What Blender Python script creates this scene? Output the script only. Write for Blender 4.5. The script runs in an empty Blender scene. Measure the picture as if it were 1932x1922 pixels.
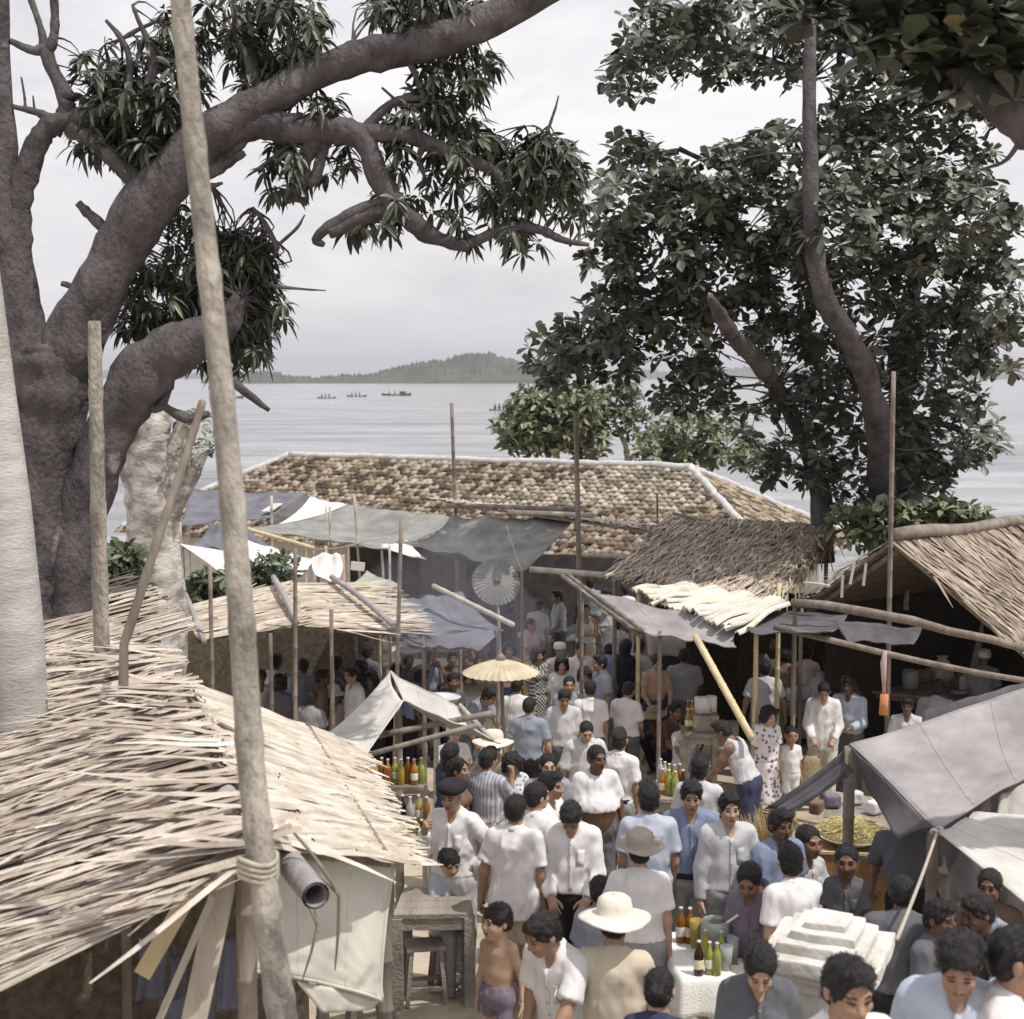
import bpy, math, random
import numpy as np
from mathutils import Vector, Matrix

random.seed(7); rng = np.random.default_rng(7)
R = math.radians
SC = bpy.context.scene
COL = SC.collection

# ------------------------------------------------------------ camera, sky, sun, exposure
CAMZ = 4.8
FPX = 2654.0                       # focal length in units of a 1932 x 1922 picture
PITCH = math.atan((961 - 710) / FPX)
cam_d = bpy.data.cameras.new('camera'); cam = bpy.data.objects.new('camera', cam_d); COL.objects.link(cam)
cam.location = (0, 0, CAMZ); cam.rotation_euler = (math.pi / 2 - PITCH, 0, 0)
cam_d.sensor_fit = 'HORIZONTAL'; cam_d.sensor_width = 56; cam_d.lens = 56 * FPX / 1932
cam_d.clip_start = 0.1; cam_d.clip_end = 30000
cam_d.dof.use_dof = True; cam_d.dof.focus_distance = 13.5; cam_d.dof.aperture_fstop = 5.6
SC.camera = cam

SUN_EL, SUN_AZ = 64.0, 120.0       # azimuth measured clockwise from +Y (the view direction): right, a little behind the camera
world = bpy.data.worlds.new('World'); SC.world = world; world.use_nodes = True
wn = world.node_tree; wn.nodes.clear()
sky = wn.nodes.new('ShaderNodeTexSky'); sky.sky_type = 'NISHITA'; sky.sun_disc = False
sky.sun_elevation = R(SUN_EL); sky.sun_rotation = R(SUN_AZ); sky.air_density = 1.3; sky.dust_density = 4.0; sky.altitude = 10
bg = wn.nodes.new('ShaderNodeBackground'); bg.inputs['Strength'].default_value = 0.145
# thin bright tropical cloud over the sky, the same in every direction
tc = wn.nodes.new('ShaderNodeTexCoord'); mp = wn.nodes.new('ShaderNodeMapping'); mp.inputs['Scale'].default_value = (1.0, 1.0, 3.2)
nz = wn.nodes.new('ShaderNodeTexNoise'); nz.inputs['Scale'].default_value = 2.6; nz.inputs['Detail'].default_value = 8; nz.inputs['Roughness'].default_value = .55
rp = wn.nodes.new('ShaderNodeValToRGB'); rp.color_ramp.elements[0].position = .30; rp.color_ramp.elements[0].color = (.80, .80, .80, 1)
rp.color_ramp.elements[1].position = .62; rp.color_ramp.elements[1].color = (.97, .97, .97, 1)
mx = wn.nodes.new('ShaderNodeMix'); mx.data_type = 'RGBA'
cb = wn.nodes.new('ShaderNodeValToRGB'); cb.color_ramp.elements[0].position = .34; cb.color_ramp.elements[0].color = (5.1, 5.0, 5.2, 1); cb.color_ramp.elements[1].position = .60; cb.color_ramp.elements[1].color = (6.9, 6.7, 6.75, 1)
nz2 = wn.nodes.new('ShaderNodeTexNoise'); nz2.inputs['Scale'].default_value = 4.2; nz2.inputs['Detail'].default_value = 10; nz2.inputs['Roughness'].default_value = .6; nz2.inputs['Distortion'].default_value = .3
wn.links.new(mp.outputs['Vector'], nz2.inputs['Vector']); wn.links.new(nz2.outputs['Fac'], cb.inputs['Fac']); wn.links.new(cb.outputs['Color'], mx.inputs['B'])
out = wn.nodes.new('ShaderNodeOutputWorld')
L = wn.links.new
L(tc.outputs['Generated'], mp.inputs['Vector']); L(mp.outputs['Vector'], nz.inputs['Vector']); L(nz.outputs['Fac'], rp.inputs['Fac'])
L(sky.outputs['Color'], mx.inputs['A']); L(rp.outputs['Color'], mx.inputs['Factor'])
L(mx.outputs['Result'], bg.inputs['Color']); L(bg.outputs['Background'], out.inputs['Surface'])

sun_d = bpy.data.lights.new('sun', 'SUN'); sun_d.energy = 3.5; sun_d.angle = R(0.6); sun_d.color = (1.0, .95, .88)
sun = bpy.data.objects.new('sun', sun_d); COL.objects.link(sun)
_sd = Vector((math.sin(R(SUN_AZ)) * math.cos(R(SUN_EL)), math.cos(R(SUN_AZ)) * math.cos(R(SUN_EL)), math.sin(R(SUN_EL))))
sun.rotation_euler = _sd.to_track_quat('Z', 'Y').to_euler()
sun.location = (0, 0, 60)
SC.view_settings.view_transform = 'Standard'; SC.view_settings.look = 'None'
SC.view_settings.exposure = 0.12; SC.view_settings.gamma = 1.0; SC.view_settings.use_curve_mapping = False
SC.cycles.max_bounces = 8; SC.cycles.transparent_max_bounces = 8; SC.cycles.volume_bounces = 0
SC.cycles.use_denoising = True; SC.cycles.caustics_reflective = False; SC.cycles.caustics_refractive = False

# ------------------------------------------------------------ picture -> place
_cp, _sp = math.cos(PITCH), math.sin(PITCH)
def ray(px, py):
    u, v = (px - 966) / FPX, (961 - py) / FPX
    return np.array((u, _cp + v * _sp, -_sp + v * _cp))
def Q(px, py, y=None, z=None):
    """world point seen at a picture position, at a given distance y or height z"""
    d = ray(px, py)
    t = y / d[1] if y is not None else (z - CAMZ) / d[2]
    return np.array((0, 0, CAMZ)) + d * t
def ground(y):
    if y < 10.5: return 0.0
    if y < 17: return -0.8 * (y - 10.5) / 6.5
    if y < 36: return -0.8
    if y < 50: return -0.8 - 3.6 * (y - 36) / 14
    return -4.4

# ------------------------------------------------------------ mesh builder
class MB:
    def __init__(s): s.v = []; s.f = []; s.n = 0; s.c = []
    def add(s, v, f, col=None):
        v = np.asarray(v, float).reshape(-1, 3); b = s.n
        s.v.append(v); s.n += len(v)
        s.f += [tuple(i + b for i in q) for q in f]
        if col is not None: s.c.append(np.tile(np.asarray(col, float)[:3], (len(v), 1)))
        return s
    def box(s, c, d, M=None, col=None):
        x, y, z = (np.array(d) / 2)
        v = np.array([(i * x, j * y, k * z) for i in (-1, 1) for j in (-1, 1) for k in (-1, 1)])
        if M is not None: v = v @ np.array(M).T
        return s.add(v + np.array(c), [(0, 1, 3, 2), (4, 6, 7, 5), (0, 4, 5, 1), (2, 3, 7, 6), (0, 2, 6, 4), (1, 5, 7, 3)], col)
    def plank(s, a, b, w, t, up=(0, 0, 1), col=None):
        a, b = np.array(a, float), np.array(b, float); d = b - a; l = np.linalg.norm(d); d /= l
        sd = np.cross(d, up); sd /= np.linalg.norm(sd) + 1e-9; u = np.cross(sd, d)
        return s.box((a + b) / 2, (l, w, t), np.stack([d, sd, u], 1), col)
    def tube(s, pts, rad, n=8, cap=True, wob=0, col=None, seed=0):
        pts = np.asarray(pts, float); m = len(pts)
        rad = np.full(m, rad) if np.isscalar(rad) else np.asarray(rad, float)
        tg = np.gradient(pts, axis=0); tg /= np.linalg.norm(tg, axis=1)[:, None] + 1e-12
        up = np.array((0, 0, 1.)) if abs(tg[0][2]) < .9 else np.array((1., 0, 0))
        a = np.cross(tg[0], up); a /= np.linalg.norm(a); vs = []
        rr = np.random.default_rng(seed)
        ang = np.arange(n) * 2 * math.pi / n
        ph = rr.random(6) * 6.28
        for i in range(m):
            a = a - tg[i] * np.dot(a, tg[i]); a /= np.linalg.norm(a) + 1e-12
            b = np.cross(tg[i], a)
            r = rad[i] * (1 + (wob * (np.sin(2 * ang + ph[0] + i * .7) + np.sin(3 * ang + ph[1] - i * 1.1) + .7 * np.sin(5 * ang + ph[2] + i * 1.9)) if wob else 0 * ang))
            vs.append(pts[i] + np.outer(np.cos(ang) * r, a) + np.outer(np.sin(ang) * r, b))
        v = np.concatenate(vs)
        f = [(i * n + j, i * n + (j + 1) % n, (i + 1) * n + (j + 1) % n, (i + 1) * n + j) for i in range(m - 1) for j in range(n)]
        if cap: f += [tuple(range(n - 1, -1, -1)), tuple((m - 1) * n + j for j in range(n))]
        return s.add(v, f, col)
    def lathe(s, prof, c=(0, 0, 0), n=14, M=None, col=None):
        ang = np.arange(n) * 2 * math.pi / n; m = len(prof)
        v = np.concatenate([np.stack([r * np.cos(ang), r * np.sin(ang), np.full(n, z)], 1) for r, z in prof])
        if M is not None: v = v @ np.array(M).T
        f = [(i * n + j, i * n + (j + 1) % n, (i + 1) * n + (j + 1) % n, (i + 1) * n + j) for i in range(m - 1) for j in range(n)]
        if prof[0][0] > .001: f.append(tuple(range(n - 1, -1, -1)))
        if prof[-1][0] > .001: f.append(tuple((m - 1) * n + j for j in range(n)))
        return s.add(v + np.array(c), f, col)
    def grid(s, P, col=None):
        P = np.asarray(P); a, b = P.shape[:2]
        return s.add(P.reshape(-1, 3), [(i * b + j, (i + 1) * b + j, (i + 1) * b + j + 1, i * b + j + 1) for i in range(a - 1) for j in range(b - 1)], col)
    def mesh(s, name, mat, off=None, smooth=False):
        v = np.concatenate(s.v) if s.v else np.zeros((0, 3))
        if off is not None: v = v - np.array(off)
        return raw_mesh(name, v, s.f, mat, smooth, np.concatenate(s.c) if s.c and sum(map(len, s.c)) == len(v) else None)
    def build(s, name, mat, root=None, smooth=False, kind=None, solid=0):
        off = np.array(root.matrix_basis.translation) if root is not None else None
        o = bpy.data.objects.new(name, s.mesh(name, mat, off, smooth)); COL.objects.link(o)
        if root is not None: o.parent = root
        if kind: o['kind'] = kind
        if solid:
            m = o.modifiers.new('thick', 'SOLIDIFY'); m.thickness = solid; m.offset = 0
        return o
def raw_mesh(name, v, f, mat, smooth=False, col=None):
    me = bpy.data.meshes.new(name)
    if isinstance(f, np.ndarray):
        k = f.shape[1]; me.vertices.add(len(v)); me.vertices.foreach_set('co', np.asarray(v, np.float32).ravel())
        me.loops.add(f.size); me.loops.foreach_set('vertex_index', f.astype(np.int32).ravel())
        me.polygons.add(len(f)); me.polygons.foreach_set('loop_start', np.arange(0, f.size, k, dtype=np.int32))
        me.update(calc_edges=True)
    else:
        me.from_pydata(np.asarray(v).tolist(), [], f)
    if smooth: me.polygons.foreach_set('use_smooth', np.ones(len(me.polygons), bool))
    if mat is not None:
        for m in (mat if isinstance(mat, (list, tuple)) else [mat]): me.materials.append(m)
    if col is not None:
        at = me.color_attributes.new('Col', 'FLOAT_COLOR', 'POINT')
        at.data.foreach_set('color', np.concatenate([col, np.ones((len(col), 1))], 1).astype(np.float32).ravel())
    me.update(); return me
def tag(o, label, cat, group=None):
    o['label'] = label; o['category'] = cat
    if group: o['group'] = group
    return o
def thing(name, loc, label, cat, group=None):
    o = bpy.data.objects.new(name, None); o.empty_display_size = .1; COL.objects.link(o)
    o.location = [float(q) for q in loc]
    return tag(o, label, cat, group)
def struct(o): o['kind'] = 'structure'; return o
def inst(name, me, root, loc, M=None, mat=None):
    o = bpy.data.objects.new(name, me); COL.objects.link(o)
    X = Matrix.Translation([float(q) for q in loc])
    if M is not None: X = X @ Matrix(np.array(M).tolist()).to_4x4()
    if root is not None:
        o.parent = root; X = Matrix.Translation(-root.location) @ X
    o.matrix_basis = X
    return o

# ------------------------------------------------------------ materials
_M = {}
def mat(key, c1, c2=None, scale=8, rough=.8, bump=0, bscale=None, stretch=(1, 1, 1), spec=.3, vcol=False, objrand=0, detail=5, rot=(0, 0, 0), trans=0, ior=1.45, coord='Object', contrast=(.35, .65), sub=0, bump2=0, bdist=.02, ridge=0):
    if key in _M: return _M[key]
    m = bpy.data.materials.new(key); m.use_nodes = True; nt = m.node_tree; N = nt.nodes; b = N['Principled BSDF']; K = nt.links.new
    b.inputs['Roughness'].default_value = rough; b.inputs['Specular IOR Level'].default_value = spec
    b.inputs['Base Color'].default_value = (*c1, 1); b.inputs['IOR'].default_value = ior
    if trans: b.inputs['Transmission Weight'].default_value = trans
    if sub: b.inputs['Subsurface Weight'].default_value = sub; b.inputs['Subsurface Radius'].default_value = (.012, .006, .004); b.inputs['Subsurface Scale'].default_value = .5
    colout = None
    tcn = N.new('ShaderNodeTexCoord'); mpn = N.new('ShaderNodeMapping'); K(tcn.outputs[coord], mpn.inputs['Vector'])
    mpn.inputs['Scale'].default_value = stretch; mpn.inputs['Rotation'].default_value = rot
    if c2 is not None:
        n = N.new('ShaderNodeTexNoise'); n.inputs['Scale'].default_value = scale; n.inputs['Detail'].default_value = detail; n.inputs['Roughness'].default_value = .6
        K(mpn.outputs['Vector'], n.inputs['Vector'])
        r = N.new('ShaderNodeValToRGB'); K(n.outputs['Fac'], r.inputs['Fac'])
        r.color_ramp.elements[0].color = (*c1, 1); r.color_ramp.elements[1].color = (*c2, 1)
        r.color_ramp.elements[0].position, r.color_ramp.elements[1].position = contrast
        colout = r.outputs['Color']
    def mul(a, bsock):
        x = N.new('ShaderNodeMix'); x.data_type = 'RGBA'; x.blend_type = 'MULTIPLY'; x.inputs['Factor'].default_value = 1
        if a is None: x.inputs['A'].default_value = (*c1, 1)
        else: K(a, x.inputs['A'])
        K(bsock, x.inputs['B']); return x.outputs['Result']
    if vcol:
        v = N.new('ShaderNodeVertexColor'); v.layer_name = 'Col'; colout = mul(colout, v.outputs['Color'])
    if objrand:
        oi = N.new('ShaderNodeObjectInfo'); mr = N.new('ShaderNodeMapRange'); K(oi.outputs['Random'], mr.inputs['Value'])
        mr.inputs['To Min'].default_value = 1 - objrand; mr.inputs['To Max'].default_value = 1 + objrand
        colout = mul(colout, mr.outputs['Result'])
    if colout is not None: K(colout, b.inputs['Base Color'])
    if bump:
        n2 = N.new('ShaderNodeTexNoise'); n2.inputs['Scale'].default_value = bscale or scale * 2; n2.inputs['Detail'].default_value = 6
        if ridge: n2.noise_type = 'RIDGED_MULTIFRACTAL'; n2.inputs['Detail'].default_value = 2.5; n2.inputs['Distortion'].default_value = .6; n2.normalize = True
        K(mpn.outputs['Vector'], n2.inputs['Vector'])
        bp = N.new('ShaderNodeBump'); bp.inputs['Strength'].default_value = min(1, bump); bp.inputs['Distance'].default_value = bdist
        K(n2.outputs['Fac'], bp.inputs['Height']); last = bp
        if bump2:
            n3 = N.new('ShaderNodeTexVoronoi'); n3.inputs['Scale'].default_value = bump2; n3.feature = 'DISTANCE_TO_EDGE'; K(mpn.outputs['Vector'], n3.inputs['Vector'])
            b3 = N.new('ShaderNodeBump'); b3.inputs['Strength'].default_value = .8; b3.inputs['Distance'].default_value = .03; cl3 = N.new('ShaderNodeMath'); cl3.operation = 'MINIMUM'; cl3.inputs[1].default_value = .12; K(n3.outputs[0], cl3.inputs[0]); K(cl3.outputs[0], b3.inputs['Height']); K(bp.outputs['Normal'], b3.inputs['Normal']); last = b3
        K(last.outputs['Normal'], b.inputs['Normal'])
    _M[key] = m; return m
def cloth(key, c, var=.18, rough=.9, stretch=(1, 1, 1), bump=.5, cs=2.2, bs=4, bd=.03):
    c2 = tuple(min(1, q * (1 + var)) for q in c); c1 = tuple(q * (1 - var) for q in c)
    m = mat('cloth_' + key, c1, c2, cs, rough, bump, bs, stretch, .1, ridge=1, bdist=bd)
    return m
# ------------------------------------------------------------ the setting
m_dirt = mat('dirt', (.33, .27, .20), (.52, .45, .36), 1.6, .95, .6, 14, spec=.1, detail=9)
m_stone = mat('weathered_stone', (.30, .28, .26), (.48, .46, .43), 3, .9, .6, 12, spec=.15)
mb = MB()
ys = [-30, 0, 3, 6, 8, 9, 10.5] + list(np.arange(11, 17.1, .5)) + [20, 25, 30, 36, 39, 42, 46, 50]
xs = list(np.linspace(-60, -12, 7)) + list(np.arange(-10, 10.1, 1.0)) + list(np.linspace(12, 60, 7))
mb.grid([[(x, y, ground(y) + (.03 * math.sin(x * 1.9 + y * .7) * math.sin(y * 1.3) if 3 < y < 36 and abs(x) < 10 else 0)) for x in xs] for y in ys])
g = struct(mb.build('ground', m_dirt, smooth=True))
# sea
m_sea = bpy.data.materials.new('sea_water'); m_sea.use_nodes = True
nt = m_sea.node_tree; b = nt.nodes['Principled BSDF']; b.inputs['Base Color'].default_value = (.27, .285, .30, 1); b.inputs['Roughness'].default_value = .14; b.inputs['IOR'].default_value = 1.33
tcn = nt.nodes.new('ShaderNodeTexCoord'); prev = None
hs = []
for sc_, st, de in ((.14, (1, 2.4, 1), 8), (1.1, (1, 2.6, 1), 5)):
    mpn = nt.nodes.new('ShaderNodeMapping'); mpn.inputs['Scale'].default_value = st; nt.links.new(tcn.outputs['Object'], mpn.inputs['Vector'])
    n = nt.nodes.new('ShaderNodeTexNoise'); n.inputs['Scale'].default_value = sc_; n.inputs['Detail'].default_value = de; nt.links.new(mpn.outputs['Vector'], n.inputs['Vector'])
    bp = nt.nodes.new('ShaderNodeBump'); bp.inputs['Strength'].default_value = .75 if sc_ < .5 else 1.0; bp.inputs['Distance'].default_value = 2.5 if sc_ < .5 else .35
    nt.links.new(n.outputs['Fac'], bp.inputs['Height'])
    if prev: nt.links.new(prev.outputs['Normal'], bp.inputs['Normal'])
    prev = bp
nt.links.new(prev.outputs['Normal'], b.inputs['Normal'])
mpn = nt.nodes.new('ShaderNodeMapping'); mpn.inputs['Scale'].default_value = (.3, 1, 1); nt.links.new(tcn.outputs['Object'], mpn.inputs['Vector'])
n = nt.nodes.new('ShaderNodeTexNoise'); n.inputs['Scale'].default_value = .09; n.inputs['Detail'].default_value = 12; n.inputs['Roughness'].default_value = .75; nt.links.new(mpn.outputs['Vector'], n.inputs['Vector'])
r_ = nt.nodes.new('ShaderNodeValToRGB'); r_.color_ramp.elements[0].position = .36; r_.color_ramp.elements[0].color = (.13, .145, .165, 1); r_.color_ramp.elements[1].position = .62; r_.color_ramp.elements[1].color = (.40, .405, .42, 1); nt.links.new(n.outputs['Fac'], r_.inputs['Fac']); nt.links.new(r_.outputs['Color'], b.inputs['Base Color'])  # light and dark of the ripples put into the water colour as streaks
SEA = -4.0
mb = MB(); mb.grid([[(x, y, SEA) for x in (-9000, -3000, -600, 0, 600, 3000, 9000)] for y in (45.5, 120, 400, 1200, 4000, 12000)])
struct(mb.build('sea', m_sea))

# far islands
m_hill = mat('island_forest', (.030, .045, .028), (.085, .105, .060), .035, .95, 1.0, .06, spec=.05, detail=10)
def island(prof, Y, depth, name='island', seed=1):
    """prof: picture silhouette (x, y); the crest stands depth/2 behind the shore"""
    r = np.random.default_rng(seed); N = 260
    X = np.linspace(prof[0][0], prof[-1][0], N); T = np.interp(X, [p[0] for p in prof], [p[1] for p in prof])
    crest = Y + depth * .55
    rows = []
    for k, w in enumerate((0, .06, .16, .3, .45, .62, .8, 1.0, .9, .6, 0)):
        yy = Y + depth * .055 * k * (1 if k < 8 else 1.05)
        row = []
        for i in range(N):
            top = Q(X[i], T[i], y=crest)
            nx = .6 * math.sin(X[i] * .05 + k) + .5 * math.sin(X[i] * .13 + 2.1 * k)
            z = SEA - .5 + (top[2] - SEA + .5) * min(1, max(0, w * (1 + .12 * nx)))
            if k and w: z += (r.random() - .35) * 5.0 * (.3 + w) * (Y / 2000)
            row.append((top[0] * yy / crest, yy, z))
        rows.append(row)
    mb = MB(); mb.grid(rows); return struct(mb.build(name, m_hill, smooth=False))
island([(380, 720), (440, 706), (480, 700), (515, 702), (560, 712), (600, 712), (640, 709), (700, 706), (740, 694), (790, 685), (830, 678), (880, 671), (915, 668), (930, 667), (965, 677), (1010, 694), (1060, 712), (1100, 721)], 1750, 500)
island([(1140, 716), (1195, 700), (1235, 699), (1270, 707), (1340, 706), (1390, 695), (1430, 692), (1480, 700), (1560, 703), (1700, 704), (1800, 703), (1880, 706), (1960, 707), (2100, 708), (2300, 709)], 4200, 900, seed=4)
island([(-400, 709), (-100, 707), (80, 702), (200, 700), (330, 705), (430, 707), (520, 709)], 5200, 900, seed=9)

# ------------------------------------------------------------ stone landing below the viewer, with the plastered gate pillar
mb = MB()
mb.box((1.9, 2.15, .575), (3.6, 6.3, 1.15)); landing = struct(mb.build('landing', m_stone))
mb = MB(); mb.box((.9, 5.83, .39), (1.6, 1.06, .78)); mb.box((.35, 7.5, .15), (2.2, 2.28, .30)); struct(mb.build('steps', m_stone))
m_plaster = mat('white_limewash', (.46, .44, .40), (.68, .665, .63), 5, .9, .9, 16, spec=.1, detail=8)
def soft_box(mb, c, d, r=.02, seg=1, jit=.006, M=None):
    """a worn block: box cut into a grid, edges rounded, faces slightly uneven"""
    rr = np.random.default_rng(int(abs(c[0] * 97 + c[2] * 31) * 10) % 9999); n = 9
    for ax in range(3):
        for sg in (-1, 1):
            u = np.linspace(-1, 1, n); P = np.zeros((n, n, 3)); a, b2 = [q for q in range(3) if q != ax]
            P[..., ax] = sg; P[..., a] = u[:, None]; P[..., b2] = u[None, :] * (sg if ax != 1 else -sg)
            w = P * np.array(d) / 2; core = np.clip(w, -np.array(d) / 2 + r, np.array(d) / 2 - r); e = w - core
            l = np.linalg.norm(e, axis=2, keepdims=True); w = core + e / (l + 1e-9) * np.minimum(l, r)
            w = w + jit * np.stack([np.sin(w[..., 1] * 23 + w[..., 2] * 17 + c[2] * 9), np.sin(w[..., 0] * 21 + w[..., 2] * 19), np.sin(w[..., 0] * 27 + w[..., 1] * 15 + c[0])], 2)
            if M is not None: w = w @ np.array(M).T
            mb.grid(w + np.array(c))
pc = Q(1563, 1792, y=6.62); px_, py_, pz_ = pc
pil = thing('gate_pillar', (px_, py_, 0), 'thick white limewashed pillar with stepped cap, flaking plaster', 'pillar')
ry = Matrix.Rotation(R(-24), 3, 'Z'); RM = np.array(ry)
mb = MB(); soft_box(mb, (px_, py_, .85 + (pz_ - .12 - .85) / 2), (.36, .36, pz_ - .12 - .85), .02, M=RM); soft_box(mb, (px_, py_, .55), (.46, .46, 1.1), .03, M=RM); mb.build('shaft', m_plaster, pil, True)
mb = MB()
for w, z0, z1 in ((.40, -.15, -.09), (.47, -.09, -.04), (.56, -.04, .03)): soft_box(mb, (px_, py_, pz_ + (z0 + z1) / 2), (w, w, z1 - z0 + .006), .011, M=RM, jit=.0025)
cap = mb.build('cap', m_plaster, pil, True)
mb = MB()
for w, z0, z1 in ((.42, .03, .085), (.31, .085, .13), (.20, .13, .165)): soft_box(mb, (px_, py_, pz_ + (z0 + z1) / 2), (w, w, z1 - z0 + .006), .011, M=RM, jit=.0025)
mb.build('cap_top', m_plaster, pil, True)
# ------------------------------------------------------------ builders for thatch, canvas and bamboo
m_thatch = mat('dry_palm_thatch', (.72, .68, .62), (1.0, .97, .92), 5, .85, .5, 60, (1, 1, 1), .12, vcol=True)
m_thatch_under = mat('thatch_backing', (.13, .105, .08), (.24, .20, .16), 12, .95, .6, 40, spec=.05)
m_bamboo = mat('pale_bamboo', (.38, .345, .285), (.53, .495, .42), 6, .6, .35, 18, (1, 1, .25), .3)
m_bamboo_dark = mat('weathered_pole_wood', (.16, .135, .115), (.29, .25, .215), 7, .85, .6, 30, (1, 1, .2), .15)
m_bamboo_yel = mat('fresh_yellow_bamboo', (.50, .42, .24), (.62, .54, .34), 6, .55, .3, 20, (1, 1, .25), .3)
m_wood = mat('grey_worn_wood', (.20, .175, .15), (.34, .305, .265), 5, .8, .6, 40, (1, .15, 1), .2)
m_rope = mat('hemp_rope', (.34, .30, .25), (.46, .42, .35), 30, .9, .4, 90)

def blades(P, D, Nrm, Ln, W, lift, rr, c1, c2, rows=5, curl=.10, fold=.25, wcol=None):
    """n strips: start P, direction D, surface normal Nrm -> verts (n*rows*3,3), faces, colours"""
    n = len(P); S = np.cross(D, Nrm); S /= np.linalg.norm(S, axis=1)[:, None] + 1e-9
    t = np.linspace(0, 1, rows)
    wprof = np.interp(t, [0, .15, .7, 1], [.8, 1, .8, .25])
    V = np.zeros((n, rows, 3, 3)); bend = (rr.random(n) - .5) * 2 * curl; ph0 = rr.random(n) * 6.3; ph1 = rr.random(n) * 6.3
    for k in range(rows):
        h = lift[0] + (lift[1] - lift[0]) * t[k] + 0
        base = P + D * (Ln * t[k])[:, None] + Nrm * (h + .012 * np.sin(ph0 + t[k] * 5))[:, None] + S * (bend * Ln * t[k] ** 2 + .01 * np.sin(ph1 + t[k] * 6))[:, None]
        for j, q in enumerate((-1, 0, 1)):
            V[:, k, j] = base + S * (q * W * .5 * wprof[k])[:, None] + Nrm * ((0 if q else 1) * W * fold * wprof[k])[:, None]
    idx = np.arange(n * rows * 3).reshape(n, rows, 3)
    F = np.stack([idx[:, :-1, :-1], idx[:, :-1, 1:], idx[:, 1:, 1:], idx[:, 1:, :-1]], -1).reshape(-1, 4)
    a = rr.random(n)[:, None] ** 1.2; C = np.array(c1) * (1 - a) + np.array(c2) * a
    C = np.repeat(C[:, None, :] * (1 + .45 * (rr.random((n, rows, 1)) - .55)), 3, 1).reshape(-1, 3)
    return V, F, C
TH1, TH2 = (.645, .595, .55), (.33, .28, .245)
def thatch(root, A, B, C, D, n, ln=(.5, .9), wd=(.03, .05), tilt=7, stray=.06, lift=.05, seed=1, parts=0, c1=TH1, c2=TH2, courses=None, overhang=.25, name='thatch', under=True, curl=.10, first=0.0, ext=0.0):
    """A-B upper edge, D-C lower edge; blades hang from the upper to the lower edge"""
    rr = np.random.default_rng(seed); A, B, C, D = map(np.array, (A, B, C, D))
    u = rr.random(n) * (1 + ext) - ext; v = first + rr.random(n) * (1 - first)
    if courses: v = (np.floor(v * courses) + rr.random(n) * .25) / courses
    top = A + (B - A) * u[:, None]; bot = D + (C - D) * u[:, None]
    sl = bot - top; sll = np.linalg.norm(sl, axis=1)
    dr = sl / sll[:, None]
    nrm = np.cross(B - A, D - A); nrm = nrm / np.linalg.norm(nrm)
    if nrm[2] < 0: nrm = -nrm
    Nn = np.tile(nrm, (n, 1)); side = np.cross(dr, Nn)
    ang = np.radians(rr.normal(0, tilt, n)); st = rr.random(n) < stray; ang[st] += np.radians(rr.normal(0, 28, st.sum()))
    Dv = dr * np.cos(ang)[:, None] + side * np.sin(ang)[:, None]
    Ln = ln[0] + rr.random(n) * (ln[1] - ln[0]); W = wd[0] + rr.random(n) * (wd[1] - wd[0]); W = np.where(rr.random(n) < .28, W * .35, W)
    Ln = np.minimum(Ln, np.maximum(.3, sll * (1 - v) + overhang * (.4 + rr.random(n))))
    P = top + sl * v[:, None]
    l0 = .006 + rr.random(n) * .012; l1 = .025 + rr.random(n) ** 2 * lift
    V, F, Cc = blades(P, Dv, Nn, Ln, W, (l0, l1), rr, c1, c2, curl=curl)
    rows = V.shape[1]; off = np.array(root.location)
    if parts:
        cd = np.linalg.norm(P - np.array((0, 0, CAMZ)), axis=1); order = np.argsort(cd + rr.random(n) * 1.2)[:parts]
        keep = np.ones(n, bool); keep[order] = False
        f1 = F[:(rows - 1) * 2]
        for i in order:
            vv = V[i].reshape(-1, 3) - P[i]
            me = raw_mesh('leaf_blade', vv, f1, m_thatch, False, Cc.reshape(n, -1, 3)[i])
            o = bpy.data.objects.new('leaf_blade', me); COL.objects.link(o); o.parent = root; o.location = P[i] - off
        V = V[keep]; Cc = Cc.reshape(n, -1, 3)[keep].reshape(-1, 3); F = F[:len(V) * (rows - 1) * 2]
    o = bpy.data.objects.new(name, raw_mesh(name, V.reshape(-1, 3) - off, F, m_thatch, False, Cc)); COL.objects.link(o); o.parent = root; o['kind'] = 'stuff'
    if under:
        mb = MB(); e = nrm * .035
        mb.add([A, B, C, D, A - e, B - e, C - e, D - e], [(0, 1, 2, 3), (7, 6, 5, 4), (0, 4, 5, 1), (1, 5, 6, 2), (2, 6, 7, 3), (3, 7, 4, 0)])
        mb.build('roof_backing', m_thatch_under, root)
    return o
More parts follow.
